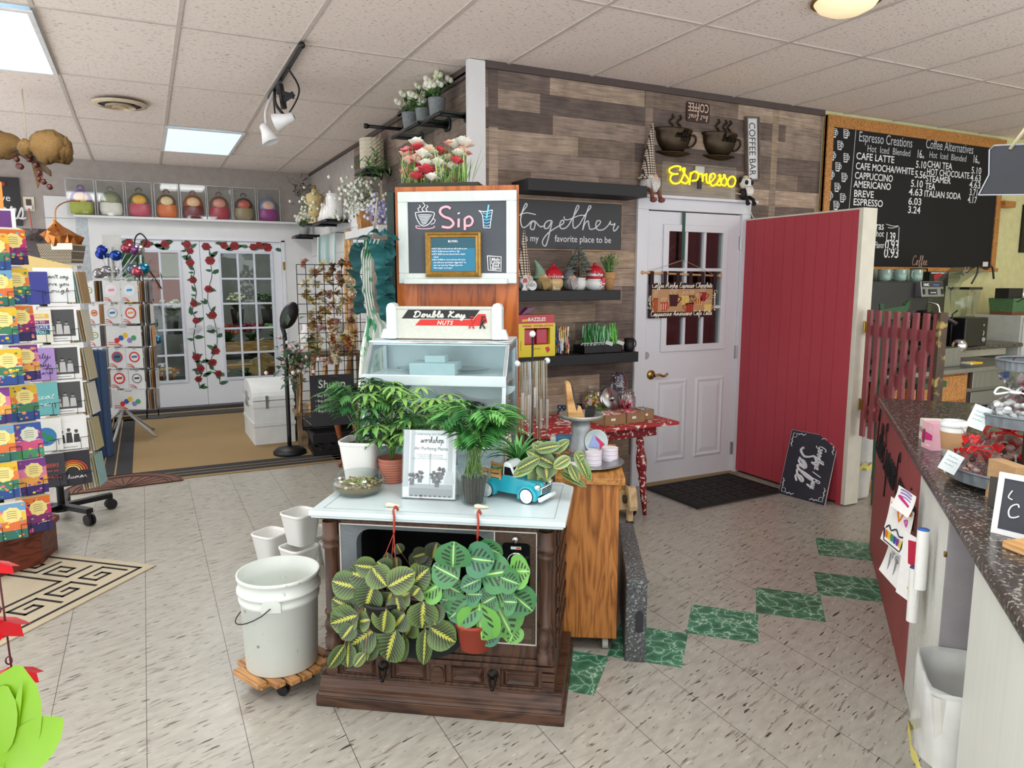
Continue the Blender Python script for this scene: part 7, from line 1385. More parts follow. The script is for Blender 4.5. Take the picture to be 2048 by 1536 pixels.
def d2(m,w_,h,f_):m.col('8d9094');m.stroke([(-w_*.2,-h*.3),(-w_*.2,-h*.85),(w_*.1,-h*.85),(w_*.1,-h*.3)],.0025,f_(h*.7),4,1);m.text('DIP',-w_*.1,-h*.2,.04,f_(h*.3),0);m.text('TG',-w_*.05,-h*.45,.04,f_(h*.5),0)
def d3(m,w_,h,f_):
 m.col('8d7ab5');[m.stroke([(-w_*.3,-h*.1-k*.012),(0,-h*.05-k*.012),(w_*.3,-h*.1-k*.012)],.003,f_(h*.1),4,3)for k in range(3)];m.col('c22a7a');m.stroke([(-w_*.3,-h*.4),(w_*.3,-h*.6)],.005,f_(h*.5),4,1)
taped('child drawing of a purple striped egg taped below the counter edge',1.66,.80,.11,.08,.1,d3)
taped('child drawing of a rainbow cake taped to the counter front',1.63,.74,.15,.17,.1,d1,yy=-.012)
taped('white paper with a pencil sketch hanging under the rainbow cake drawing',1.60,.57,.13,.14,.2,d2,yy=-.006)
for i,(x,z,h,c,rr,lb)in enumerate(((1.99,.76,.19,'2f5fa8',.018,'rolled white paper with a blue end leaning nearest the nook'),(1.90,.60,.18,'2a3f6a',.018,'rolled white paper tube hanging lowest on the counter front'))):
 m.col('dededa');m.tube([(0,0,0),(-.01,0,h)],rr,12,cap=False);m.col(c);m.tube([(-.010,0,h-.02),(-.0105,0,h+.004)],rr*.93,12);m.build('paper_roll',PAPER,loc=cw(x,-.028,z-h),rz=CA,label=lb,cat='paper roll')
def d4(m,w_,h,f_):m.col('b5203f');m.flat([(-w_*.2,-h*.1),(w_*.3,-h*.05),(w_*.25,-h*.5),(-w_*.1,-h*.6)],f_(h*.3));m.col('d9c02a');m.flat([(w_*.0,-h*.8),(w_*.3,-h*.78),(w_*.2,-h*.9)],f_(h*.85))
taped('drawing with a red patch half hidden behind the paper rolls',1.86,.70,.11,.22,.0,d4,yy=-.003,curl=.012)
liner_bin('waste_bin','white waste bin with clear liner in the counter nook',cw(2.30,.15,0),CA,.29,.40,.45,.78)
rnd=random.Random(9)
for k in range(7):
 c=Vector((rnd.uniform(-.07,.07),rnd.uniform(-.08,.08),rnd.uniform(.33,.42)));m.col(rnd.choice(['c9c4ba','a8a298','dedad2']));P=[c+Vector((rnd.uniform(-1,1),rnd.uniform(-1,1),rnd.uniform(-1,1))).normalized()*.045*rnd.uniform(.6,1)for _ in range(10)]
 [m.add([P[i],P[(i+3)%10],P[(i+7)%10]],[(0,1,2)])for i in range(10)]
m.build('crumpled_paper',PAPER,loc=cw(2.30,.15,0),rz=CA,label='crumpled paper and wrappers inside the nook waste bin',cat='rubbish',kind='stuff')
t=thing('tea_box','white patterned box behind the pink box on the counter','box',cw(1.17,.10,CT+.0005),CA+R_(12));m.col('d9d6cc');m.box(-.055,.09,-.03,.05,0,.085);m.col('8a8278');[m.stroke([(-.05+.02*k,.03),(-.04+.02*k,.055),(-.035+.02*k,.035)],.002,-.031,4,3)for k in range(7)];m.build('carton',PAPER,t)
t=thing('pink_box','small pink and magenta box beside the coffee cup on the counter','box',cw(1.325,.085,CT+.0005),CA+R_(20));m.col('dba8b4');m.box(-.04,.035,-.028,.028,0,.105);m.col('c22a78');m.flat([(-.04,.03),(.035,.04),(.035,.06),(-.04,.07)],-.0285);m.col('6a4030');m.flat([(-.034,.02),(-.018,.02),(-.016,.075),(-.03,.075)],-.029);m.col('f0e6ea');m.text('Th',.018,.078,.014,-.0292,.003);m.box(-.008,.022,-.0292,-.0286,.014,.017);m.build('carton',PAPER,t)
t=thing('coffee_cup','paper coffee cup with white lid and brown sleeve on the counter','cup',cw(1.44,.125,CT+.0005));m.lathe([(0,0),(.030,0),(.043,.118),(.041,.118),(.028,.004),(0,.004)],28);m.build('cup',mat('cup_white','dadad6',.5),t)
m.lathe([(.0338,.03),(.0415,.095),(.0425,.095),(.0348,.03)],28);m.build('sleeve',mat('kraft_sleeve','a57f58',.8,nz=(30,.08)),t);m.lathe([(.0445,.115),(.0455,.120),(.0445,.126),(.041,.128),(.040,.136),(.034,.137),(.033,.131),(0,.131)],28);m.build('lid',mat('lid_white','dfe3e3',.35),t)
_q=atD(2056,900,2.30)-CO;x,y=_q.dot(CD),_q.dot(CN);t=thing('tiered_tray','three tier galvanized metal stand of wrapped sweets on the counter','tiered stand',cw(x,y,CT+.0005),CA)
def tier(r,z,h):
 m=MB();n=72;vs_=[]
 for zz,q in((z,1.0),(z+h,1.02)):
  vs_+=[(r*q*(1+.006*(-1)**k)*cos(2*PI*k/n),r*q*(1+.006*(-1)**k)*sin(2*PI*k/n),zz)for k in range(n)]
 m.add(vs_,[(k,(k+1)%n,n+(k+1)%n,n+k)for k in range(n)]);m.disk(r,z,n);m.tube([(r*1.025*cos(2*PI*k/40),r*1.025*sin(2*PI*k/40),z+h)for k in range(40)],.004,6,True);return m.build('tier',mat('tier_galv','70777b',.5,.4,nz=(35,.2)),t)
T1,T2,T3=(.215,.022,.038),(.155,.205,.035),(.105,.375,.03)
for q in(T1,T2,T3):tier(*q)
m.cyl(.10,0,.022,30,.09);m.cyl(.016,.022,.41,14);m.ball((0,0,.42),.022,10);m.build('pole',mat('brown_pole','3a2a20',.4),t)
TB=cw(x,y,CT);FILM=glass('cello_film','f2e6e6',.25,.12)
def bag(lb,ax,ay,z,r,fillc,tiec,seed,hearts=False,heat=None):
 p=cw(x+ax,y+ay,CT+z+.003);t2=thing('candy_bag',lb,'candy bag',p,seed,'wrapped candy bags on the tiered stand');rnd=random.Random(seed)
 m=MB()
 for k in range(34):a,q=rnd.uniform(0,6.28),r*.75*math.sqrt(rnd.random());m.col(rnd.choice(fillc));m.ball((q*cos(a),q*sin(a),r*.2+rnd.random()*r*.75),r*.17,6,(1,1,.7))
 m.build('sweets',GLOSS,t2)
 def film(mm,kk):
  n=22;pr=[(.6,.0),(1.0,.25),(.95,.8),(.5,1.2),(.16,1.4),(.18,1.45),(.5,1.9),(.75,2.2)];vs_=[]
  for i,(q,z_)in enumerate(pr):
   for k in range(n):f_=1+rnd.uniform(-.12,.12)*(1 if i in(1,2,3)else(2.2 if i>5 else .5));a=2*PI*k/n;vs_.append((q*r*f_*cos(a)*kk,q*r*f_*sin(a)*kk,z_*r+(rnd.uniform(-.2,.2)*r if i>6 else 0)))
  mm.add(vs_,[(i*n+k,i*n+(k+1)%n,(i+1)*n+(k+1)%n,(i+1)*n+k)for i in range(len(pr)-1)for k in range(n)])
 m=MB();film(m,1);m.m=1
 if hearts:
  m.col('c9201f')
  for k in range(22):
   z_=rnd.choice((rnd.uniform(.2,1.1),rnd.uniform(1.5,2.1)));q={0:1.0}.get(0)*(1.02 if z_<1.2 else .55);a=rnd.uniform(0,6.28);c=Vector((q*r*cos(a),q*r*sin(a),z_*r));s_=r*rnd.uniform(.16,.28);u=Vector((-sin(a),cos(a),0));w2=Vector((0,0,1))
   m.add([c-w2*s_,c+u*s_+w2*s_*.3,c+u*s_*.5+w2*s_*.9,c+w2*s_*.45,c-u*s_*.5+w2*s_*.9,c-u*s_+w2*s_*.3],[(0,1,2,3,4,5)])
 m.build('film',[glass('film_'+tiec,tiec,.3,.15),GLOSS],t2);m.col(heat or tiec);m.tube([(.17*r*cos(a),.17*r*sin(a),1.42*r)for a in[k*PI/8 for k in range(16)]],r*.06,6,True)
 for s_ in(-1,1):m.tube(crom([(0,0,1.42*r),(s_*.5*r,-.3*r,1.6*r),(s_*.7*r,-.3*r,1.3*r),(0,-.2*r,1.42*r)],4),r*.05,5)
 m.build('tie',GLOSS,t2)
BRN=['6a4038','8a6058','c9b5ac','4a2c28','b59a90']
bag('clear candy bag with red hearts at the left of the lowest tier',-.10,-.03,.025,.092,BRN,'f6eeee',5,True,'c9201f')
bag('second heart printed candy bag at the front of the lowest tier',.03,-.15,.025,.065,BRN,'f6eeee',6,True,'c9201f');bag('clear bag of pale pretzels with a gold seal on the lowest tier',-.03,.12,.025,.075,['c9b8a8','b5a090','d9cfc4'],'f2efec',7)
bag('red mesh bag of pink sweets at the left of the middle tier',-.065,.02,.207,.082,['d9a0ac','c9405f','e8d0d4','d97a8f'],'d9405f',8,False,'c4202f');bag('clear bag of white mints on the middle tier',.05,-.06,.207,.07,['dcdedc','c5c9c8','eceeed'],'f0f2f2',9)
for i,(px,py,z,h,tl)in enumerate(((1902,925,.07,.045,.45),(1958,835,.235,.052,.35))):
 D_=(atZ(1990,955,CT)-_C).dot(_F)-.16;q=atD(px,py,D_);m.col('d3dcdc');m.box(-.028,.028,-.0005,.0005,-h*.7,h*.7);m.col('6f7678');[m.stroke([(-.018+.006*j,.016-.013*k+.003*(j%2))for j in range(6+k%2)],.0006,-.001,3,2)for k in range(3)]
 m.build('price_tag',PAPER,loc=q,rz=-YAW-.1,ry=tl,label='white handwritten price tag hanging on the '+('lowest' if i==0 else 'middle')+' tier',cat='tag')
m.col('d5d8d8');m.box(-.012,.012,0,.001,0,.018);m.build('price_sticker',PAPER,loc=cw(x+.02,y-.2275,CT+.032),rz=CA,label='small white sticker on the rim of the lowest tier',cat='sticker')
p=ct_(1993,1000);t=thing('paper_bag','small brown paper bag standing in front of the tiered stand','bag',cw(p[0]+.01,p[1]+.02,CT+.0005),CA+R_(25));m.box(-.055,.055,-.022,.022,0,.118);m.build('bag',mat('kraft_bag','a8865e',.85,nz=(20,.12),bump=(60,.5)),t)
m.box(-.03,.03,-.03,-.024,0,.09);m.build('dark_card',mat('dark_card','3a332d',.5),loc=cw(p[0]+.075,p[1]-.0,CT+.0005),rz=CA+R_(60),label='dark brown card standing at the right of the brown paper bag',cat='card')
p=ct_(2052,1065);t=thing('framed_sign','white framed dark sign standing at the right edge on the counter','sign',cw(p[0]+.08,p[1]-.01,CT+.0005),CA+R_(58),rx=R_(-8));m.box(-.09,.12,0,.012,0,.014);m.box(-.09,.12,0,.012,.146,.16);m.box(-.09,-.076,0,.012,.014,.146);m.box(.106,.12,0,.012,.014,.146);m.build('frame',mat('frame_white','d2d4d2',.4),t);m.col('2f2f38');m.box(-.076,.106,.003,.009,.014,.146);m.col('d9d9d9');m.stroke([(-.055,.118),(-.062,.10),(-.052,.095)],.0018,.001,4,3);script(m,'C',-.06,.05,.018,.002,.001);m.build('face',PAINT,t)
p=ct_(2000,1102);t=thing('wooden_board','light wooden block board lying at the right edge of the counter','board',cw(p[0]-.02,p[1]+.05,CT+.0005),CA+R_(35));m.box(-.03,.16,-.03,.06,0,.02);m.build('board',PINE,t,bevel=.004);m.box(.05,.12,-.01,.04,.02,.035);m.build('black_holder',BLKPL,t)
# ---------------------------------------------------------------- greeting card racks at the left
def art(m,w_,h,y,kind,rnd):
 if kind[0]=='A':
  cs={'A1':['d9702a','c2306a','7a2a6a','2f2a5a'],'A2':['d9b52a','e07a3a','3f7a5a','2a4a8a'],'A3':['3a5aa8','7a4a9a','d95a8a','4a9a6a'],'A4':['6a9ac0','e0c04a','d9703a','2f6a5a'],'A5':['7a3a8a','d97a9a','e0a04a','3a2a6a']}[kind]
  n=7
  for i,c in enumerate(cs):
   z0,z1=h*(1-i/4),h*(1-(i+1)/4);m.col(c);e=[(w_*(k/n-.5),z1+rnd.uniform(-.03,.03)*h*(i<3))for k in range(n+1)]
   for k in range(n):m.add([(e[k][0],y-.0001*i,e[k][1]if i<3 else 0),(e[k+1][0],y-.0001*i,e[k+1][1]if i<3 else 0),(e[k+1][0],y-.0001*i,z0),(e[k][0],y-.0001*i,z0)],[(0,1,2,3)])
  for k in range(26):m.col(rnd.choice(cs+['e8d24a','e09a5a','5fae9a','e06a8a']));x,z,r=rnd.uniform(-.42,.42)*w_,rnd.uniform(.05,.95)*h,rnd.uniform(.02,.06)*h;m.flat([(x+r*cos(a),z+r*.8*sin(a))for a in(0,1.05,2.1,3.14,4.2,5.2)][::-1],y-.0006-.00001*k)
  m.col('ead98a' if kind!='A3' else 'dfe4d0');m.flat([(w_*.05+w_*.3*(1+.12*(k%2))*cos(k*PI/9),h*.68+h*.2*(1+.12*(k%2))*sin(k*PI/9))for k in range(18)][::-1],y-.0012)
  m.col('3a3040');[m.stroke([(-w_*.12,z),(-.0,z+.003),(w_*.2,z)],.0011,y-.0016,3,2)for z in(h*.77,h*.71,h*.65,h*.59)]
 elif kind[0]=='P':
  m.col('e2e2e0');m.box(-w_/2,w_/2,y-.0002,y,0,h);dk=kind!='P0';m.col('4a4b4c' if dk else 'e6e6e4');m.box(-w_*.43,w_*.43,y-.0005,y,h*.14,h*.93 if dk else h*.8)
  for k in range(3):x=(-.2+.2*k)*w_;zz=h*(.25 if k!=1 else .3);m.col('b9b9b8' if dk else '3a3a3b');m.flat([(x-w_*.09,h*.2),(x+w_*.09,h*.2),(x+w_*.07,zz+h*.2),(x-w_*.07,zz+h*.2)],y-.0008);m.col('8a8a8a' if dk else '5a5a5a');m.flat([(x+w_*.05*cos(a*PI/4),zz+h*.27+h*.05*sin(a*PI/4))for a in range(8)][::-1],y-.001);m.col('1d1d1e');m.flat([(x+w_*.055*cos(a*PI/6),zz+h*.29+h*.04*sin(a*PI/6))for a in range(7)][::-1],y-.0012)
  m.col('5a5a5a');m.box(-w_*.22,w_*.2,y-.0008,y,h*.065,h*.08)
 else:
  bg,fg,lines=kind;m.col(bg);m.box(-w_/2,w_/2,y-.0002,y,0,h)
  for i,(s_,z,k,sc_)in enumerate(lines):
   m.col(fg if not k.startswith('#')else k[1:])
   if s_=='*rain':[(m.col(c),m.stroke([(r*w_*cos(a*PI/8),h*.42+r*w_*.8*sin(a*PI/8))for a in range(9)],.005,y-.001-.0002*j,4,1))for j,(r,c)in enumerate(((.4,'c24a2a'),(.33,'d9702a'),(.26,'e09a3a'),(.19,'e8c46a')))];continue
   if s_=='*globe':m.col('3a7ab0');m.flat([(w_*.33*cos(a*PI/10),h*.45+w_*.33*sin(a*PI/10))for a in range(20)][::-1],y-.001);m.col('2f8a4a');[m.flat([(cx*w_+w_*.13*cos(a*PI/4),h*.45+cz_*h+h*.09*sin(a*PI/4))for a in range(8)][::-1],y-.0015)for cx,cz_ in((-.12,.08),(.1,-.06))];continue
   if k=='script':script(m,s_,0,z*h,sc_*h*.5,.0013,y-.0012,w_*.75,al='c')
   else:
    if k.startswith('#'):m.box(-w_*.42,w_*.42,y-.0008,y,z*h-.006,z*h+sc_*h*.85);m.col('e9e6dc')
    m.text(s_,0,z*h,sc_*h,y-.0012,.004,wmax=w_*.8)
def card(px,py,D_,az,w_,h,kind,lb,where,grp,rnd,lean=-8,back=3):
 q=atD(px,py,D_);rz=PI/2-R_(az)
 ux,uy=cos(rz),sin(rz);n=Vector((-uy,ux,0))
 m=MB();m.at((0,0,0),rx=R_(lean));m.col('e4e2dc');m.box(-w_/2,w_/2,0,.002,0,h);art(m,w_,h,-.0003,kind,rnd)
 m.build('greeting_card',PAPER,loc=q,rz=rz,label=lb+' '+where,cat='card',group=grp)
 m=MB();m.col(rnd.choice(['dcd8cc','c9b58a','e2e0da','d0ccc2']));m.box(-w_/2,w_/2,0,.0035,0,h);m.M=Matrix()
 for k in range(1,back+1):
  L3=q+n*.009*k-Vector((ux,uy,0))*.005*k+Vector((0,0,.003*k))
  o=m.build('greeting_card',PAPER,loc=L3,rz=rz,rx=R_(lean),label='card edge behind the front one '+where,cat='card',group='card edges '+where)if k==1 else dup(o,L3)
def pocket(m,px,py,D_,az,w_):
 q=atD(px,py,D_);rz=PI/2-R_(az);u=Vector((cos(rz),sin(rz),0));n=Vector((-u.y,u.x,0));a,b=q-u*w_*.30-n*.006,q+u*w_*.30-n*.006;z=Vector((0,0,.07))
 m=pk;m.tube([a,a+z],.0017,4);m.tube([b,b+z],.0017,4);m.tube([a+z,a+z-u*.045,q-u*w_*.55+z+n*.05],.0017,4);m.tube([b+z,b+z+u*.045,q+u*w_*.55+z+n*.05],.0017,4);m.tube([a,q+n*.045-u*w_*.3,q+n*.045+u*w_*.3,b,a],.0017,4);m.build('wire_pocket',BLACKM,t)
rnd=random.Random(77);ORD=['top','second','third','fourth','fifth','sixth','seventh','lowest']
C1=Vector(atD(8,1075,4.05));C1.z=0
t=thing('card_rack','bright greeting card rack on a brown octagonal wood base at the left edge','card rack',(0,0,0))
m.prism([(C1.x-.08+.33*cos(a*PI/4+.2),C1.y+.33*sin(a*PI/4+.2))for a in range(8)],0,.17);m.prism([(C1.x-.08+.35*cos(a*PI/4+.2),C1.y+.35*sin(a*PI/4+.2))for a in range(8)],.17,.20);m.build('base',wood('red_brown_wood','6f3422','40190f',9,(4,4,1)),t,bevel=.006)
m.cyl(.018,.2,1.75,10,None,C1.x,C1.y);[m.cyl(.05,z,z+.012,10,None,C1.x,C1.y)for z in(.25,.6,1.0,1.4)];m.build('pole',BLACKM,t)
pk=MB();KA=['A1','A2','A1','A5','A2','A3','A5','A1'];KL=['A2','A4','A2','A2','A5','A4','A2','A4'];NM={'A1':'orange and magenta','A2':'yellow and green','A3':'blue and pink','A4':'blue and yellow','A5':'purple and pink'}
for i,(px,yb)in enumerate(((30,529),(36,607),(46,682),(55,760),(53,841),(62,916),(71,988),(80,1063))):
 card(px,yb,3.85,70,.128,.185,KA[i],f'{NM[KA[i]]} painted card',f'in the {ORD[i]} row, right column, brown based rack','painted cards in the right column',rnd,back=4);pocket(pk,px,yb,3.85,70,.128)
for i,(px,yb)in enumerate(((-8,540),(-1,612),(8,688),(18,770),(-6,848),(3,924),(10,998),(26,1079))):
 card(px,yb,3.66,80,.13,.18,KL[i],f'{NM[KL[i]]} painted card',f'in the {ORD[i]} row at the left photo edge','painted cards at the left edge',rnd,back=2);pocket(pk,px,yb,3.66,80,.13)
t=thing('display_header','green and white header card with colourful art above the left card rack','display card',atD(0,470,3.95),-R_(10));m.col('d9dcd6');m.box(-.14,.08,0,.004,0,.14);m.col('5a2a6a');m.box(-.12,.06,-.002,0,.04,.13);m.col('e0883a');m.flat([(-.10,.14),(.03,.14),(.03,.28),(-.1,.32)][::-1],.001);m.build('header',PAPER,t)
C2=Vector((-.565,5.43,0));t=thing('card_rack','black spinning card rack on casters with black and white photo cards','card rack',(0,0,0))
m.cyl(.022,.06,1.60,14,None,C2.x,C2.y);m.cyl(.07,.06,.075,20,None,C2.x,C2.y);m.build('pole',BLACKM,t)
for k in range(5):
 a=-.95+k*2*PI/5;d=Vector((cos(a),sin(a),0));m.bar(C2+Vector((0,0,.085)),C2+d*.30+Vector((0,0,.095)),.045,.03);l_=m.build('foot',BLACKM,t);p=C2+d*.29;m.at((p.x,p.y,.036),rz=a,rx=PI/2);m.cyl(.036,-.022,-.006,18);m.cyl(.036,.006,.022,18);m.cyl(.012,-.006,.006,8);m.at((p.x,p.y,.06));m.box(-.012,.012,-.012,.012,0,.02);m.build('caster',BLKPL,l_)
pk=MB()
DK=[('dfe2e0','4a4d50',[("I can't say",.72,'script',.12),('I love you',.5,'script',.12),('enough',.3,'script',.12)]),'P1','P2','P3','P0',('2b2a30','e6e4e0',[('*rain',0,'',0),('be human',.2,'script',.12)])]
DL=['white I love you enough card','white bordered photo card of three sitters','grey photo card of three standing figures','dark photo card','white card with three sketched figures','black card with orange sunrise arcs']
CK=[('3a3f8a','c9c9e0',[]),('dcd9c6','2a2a2a',[('WE HAVE',.78,'#d9b04a',.12),('LISTEN TO',.6,'#7a3a6a',.1),('CELEBRATE',.44,'#3a5aa0',.12),('LIFE YOU',.28,'#2f7a8a',.12)]),('a58ac2','3a2a5a',[('Party!',.68,'script',.2),('Party!',.42,'script',.2),('is here',.2,'script',.1)]),('6ab0b2','dff0ee',[('great',.5,'script',.16),('Year',.28,'script',.16)]),('dfe2de','3a3a3a',[('*globe',0,'',0)]),('3a3a42','d95a4a',[('CHEERS',.6,'t',.15),('to another year',.46,'t',.08),('cheers',.25,'script',.14)])]
CLB=['dark blue starry card','white card with coloured word blocks','lilac Party! Party! card','teal card with white script','white card with a globe','dark grey CHEERS card']
for i,(px,yb)in enumerate(((114,605),(121,682),(128,758),(134,827),(141,899),(148,970))):
 card(px,yb,4.42,80,.195,.205,DK[i],DL[i],f'in the {ORD[i] if i < 5 else "lowest"} row of the black rack','photo cards in the right column of the black rack',rnd,back=2);pocket(pk,px,yb,4.42,80,.19)
 card(px-46,yb+4,4.34,80,.165,.195,CK[i],CLB[i],f'in the {ORD[i] if i < 5 else "lowest"} row left of the photo cards','cards in the middle column',rnd,back=1);pocket(pk,px-46,yb+4,4.34,80,.16)
 q=atD(px+46,yb+2,4.62);m=MB()
 for k in range(7):
  m.col(['d9d4c2','c9c0a0','e0ded4','bfb48a','9ac0c0','d9d4c8','b5946a'][(k+i)%7]);m.box(0,.004,-.07,.07,0,.20);m.build('greeting_card',PAPER,loc=q+Vector((-.05+.014*k,.02*k*.5,0)),rz=-R_(14),rx=0,ry=R_(-6),label=f'pale card seen edge on at the right side of the black rack, {ORD[i] if i < 5 else "lowest"} row',cat='card',group=f'edge-on cards of the {ORD[i]} row')
  # ---------------------------------------------------------------- balloon packet rack by the doors
C3=Vector((-.25,8.1,0));t=thing('balloon_rack','spinning wire rack of foil balloon packets on splayed grey legs','rack',C3)
m.cyl(.02,.25,1.86,12);[m.cyl(.06,z,z+.01,12)for z in(.45,.70,.95,1.2,1.45,1.62)];[m.tube([(.18*cos(a*PI/8),.18*sin(a*PI/8),z)for a in range(16)],.004,4,True)for z in(.66,.9,1.12,1.34,1.56)];m.box(-.07,.09,-.005,.005,1.80,1.98);m.build('pole',mat('light_grey_metal','b5b6b2',.4,.4),t)
for k in range(5):a=-.6+k*2*PI/5;m.tube(crom([(0,0,.34),(.04*cos(a),.04*sin(a),.25),(.33*cos(a),.33*sin(a),.012)],4),.013,8);m.build('leg',_mats['light_grey_metal'],t)
def packet(px0,px1,y0,y1,D_,lb,kind,rnd,n=3):
 a,b=atD(px0,y1,D_),atD(px1,y1,D_);w_=(b-a).length;h=(y1-y0)/1457*D_;rz=math.atan2(b.y-a.y,b.x-a.x);m=MB();m.col('d5d6d4');m.box(0,w_,0,.003,0,h)
 cx,cz_,r=w_*.5,h*.55,min(w_,h)*.33
 if kind=='w':
  for k in range(5):m.col(['c9302a','3a5aa0','d9b52a','8a7ab5','4a9a6a'][k]);x,z,r2=w_*(.3+.12*k),h*(.3+.12*(k%3)),h*.13;m.flat([(x+r2*cos(j*PI/6),z+r2*sin(j*PI/6))for j in range(12)][::-1],-.001-.0002*k)
 else:m.col(kind[0]);m.flat([(cx+r*cos(j*PI/10),cz_+r*sin(j*PI/10))for j in range(20)][::-1],-.001);m.col(kind[1]);m.flat([(cx+r*.72*cos(j*PI/10),cz_+r*.72*sin(j*PI/10))for j in range(20)][::-1],-.0015);m.col(kind[2]);m.flat([(cx-r*.5,cz_-.2*r),(cx+r*.5,cz_-.1*r),(cx+r*.5,cz_+.3*r),(cx-r*.5,cz_+.2*r)],-.002)
 m.col('c24a3a' if kind=='w' or kind[0]!='d9dcdc' else '8aa06a');[m.stroke([(w_*.05,h*.2-k*.018),(w_*.25,h*.18-k*.018),(w_*.45,h*.03)],.004,-.0012,4,3)for k in range(2)];m.col('9a9a98');m.disk(.0,0,3)if 0 else m.box(w_*.4,w_*.6,-.003,-.001,h-.012,h-.004)
 m.build('balloon_packet',GLOSS,loc=a,rz=rz,label=lb,cat='balloon packet',group='front balloon packets')
rows=[(562,604,((207,242,('e4e0e2','e8dadf','d98aa0')),(244,277,('e4e6e8','d5e4ec','3a9ac0'))),170,206),(609,647,((210,243,('b5b8ba','e0e0dc','3a6ab0')),(246,280,('c9504a','d9dce0','d9a05a'))),180,204),(652,693,((214,284,'w'),),182,206),(696,736,((219,253,('c23a5a','2f7a7a','3a2a6a')),(254,287,('c9454a','dcd6c8','4a6ab0'))),188,210),(740,777,((223,258,('c9302a','e2e0dc','b53a3a')),(260,291,('8a8c8c','dcdddb','4a4c4e'))),191,214),(780,819,((227,292,'w'),),190,214)]
for i,(y0,y1,pk_,l0,l1)in enumerate(rows):
 rw=ORD[i]if i<5 else 'lowest'
 for k,q in enumerate(pk_):packet(q[0],q[1],y0,y1,6.85,f'{"wide" if q[2] == "w" else "left" if k == 0 else "right"} front balloon packet in the {rw} row of the wire rack',q[2],rnd)
 packet(l0,l0+20,y0,y1,6.95,f'balloon packet turned left in the {rw} row of the wire rack',('c9302a','d9a04a','4a3a30')if i%2 else('5a9a4a','d9dcd6','c9a05a'),rnd)
 for side,p0,p1 in(('left',l0+20,l1+2),('right',pk_[-1][1]+2,pk_[-1][1]+22)):
  for k in range(6):D_=6.98+.02*k;a=atD(p0+(p1-p0)*k/5,y1,D_);m.col(['d9d4cc','c98a3a','5a4a40','c9c9c6','8a7a6a','3a3a42'][(k+i)%6]);m.box(0,.004,0,.14,0,(y1-y0)/1457*D_);m.build('balloon_packet',GLOSS,loc=a,rz=R_(-12),label=f'thin balloon packet seen edge on at the {side} of the {rw} row',cat='balloon packet',group=f'edge-on packets {side} of the {rw} row')
FOIL=mat('foil',None,.14,.85)
for i,(px,py,c,wh)in enumerate([(206,500,'2a3f9a','topmost blue'),(203,508,'2a3a8a','left blue'),(219,506,'3a6ab5','middle blue'),(231,499,'8aa0c0','pale blue'),(232,511,'2a4a9a','lower right blue'),(254,496,'a04a5a','red and blue'),(268,499,'8a5a8a','purple'),(277,500,'a8a8a8','silver and black'),(198,547,'9a9a9c','left silver'),(213,542,'a5a5a8','big silver'),(227,543,'9c9c9e','right silver'),(265,538,'6a7a8a','grey'),(275,543,'b55a6a','pink striped'),(288,537,'2a7a9a','turquoise')]):
 q=atD(px,py,7.0+.03*(i%4));bt=C3+Vector((.02*(i%5-2),.02*(i%3-1),1.5));t2=thing('stick_balloon',f'{wh} small foil balloon on a stick above the balloon packet rack','balloon',q,0,'small foil balloons on sticks');m.col(c);m.ball((0,0,0),.056,14,(1,.65,.9));m.build('balloon',FOIL,t2);m.col('dcdcd8');m.rod((0,0,-.03),tuple(bt-q),.004,5);m.build('stick',PAINT,t2)
for i,(px,py,c,wh)in enumerate(((303,675,'b0b0b2','large silver'),(316,680,'3a7aa8','blue'),(298,703,'a8acb5','lower silver'))):q=atD(px,py,7.35);m.col(c);m.ball((0,0,0),.07 if i!=1 else .04,12,(1,.6,1));m.build('foil_balloon',FOIL,loc=q,label=f'{wh} foil balloon hanging at the right side of the packet rack',cat='balloon')if 0 else(m.tube([(0,0,0),(-.1,.2,.05),tuple(Vector((C3.x,C3.y,q.z))-q)],.003,4),m.build('foil_balloon',FOIL,loc=q,label=f'{wh} foil balloon hanging at the right side of the packet rack',cat='balloon'))
q=atZ(318,838,0);t=thing('garland_stand','thin black curly stand with green garland and yellow flowers before the left glass door','stand',(q.x,9.08,0));m.tube(crom([(-.12,0,0),(-.08,0,.8),(-.1,0,1.6),(-.12,0,1.95),(-.06,0,2.05),(0,0,1.98),(-.04,0,1.9)],6),.008,6);m.tube(crom([(0,.02,.02),(-.02,0,.9),(-.06,.02,1.7),(.12,.02,1.45)],5),.006,6);m.cyl(.12,0,.012,16);m.build('frame',BLACKM,t)
rnd2=random.Random(6)
for k in range(230):z=rnd2.uniform(.75,1.75);x=-.05+rnd2.gauss(0,.085)*(1.2-.4*abs(z-1.2));m.col(rnd2.choice(['2f4a24','3f5f2c','5a7a38','24401f']));leaf(m,(x,rnd2.uniform(-.06,.06),z),(rnd2.uniform(-1,1),rnd2.uniform(-.5,.5),rnd2.uniform(-.2,1)),rnd2.uniform(.06,.13),.014,.5,2)
m.col('d9b82a');[m.ball((-.18+rnd2.uniform(-.04,.12),-.05,rnd2.uniform(1.35,1.5)),.022,6)for _ in range(12)];m.build('garland',LEAFM,t)
SB=YB-.003;a=atY(-40,352,SB);b=atY(46,452,SB);t=thing('wall_sign','black wall sign with white script cut off at the left edge','sign',(0,SB,0));m.box(a.x,b.x,-.03,0,b.z,a.z);m.build('board',BLKPL,t);m.col('dcdcdc');q=atY(2,402,SB);m.text('ve',q.x,q.z,.10,-.032,0,'l');q=atY(-22,428,SB);script(m,'overs',q.x-.1,q.z-.04,.11,.009,-.034,.43);q=atY(8,368,SB);m.col('7a3a35');m.ball((q.x,-.03,q.z),.03,8);m.build('lettering',PAINT,t)
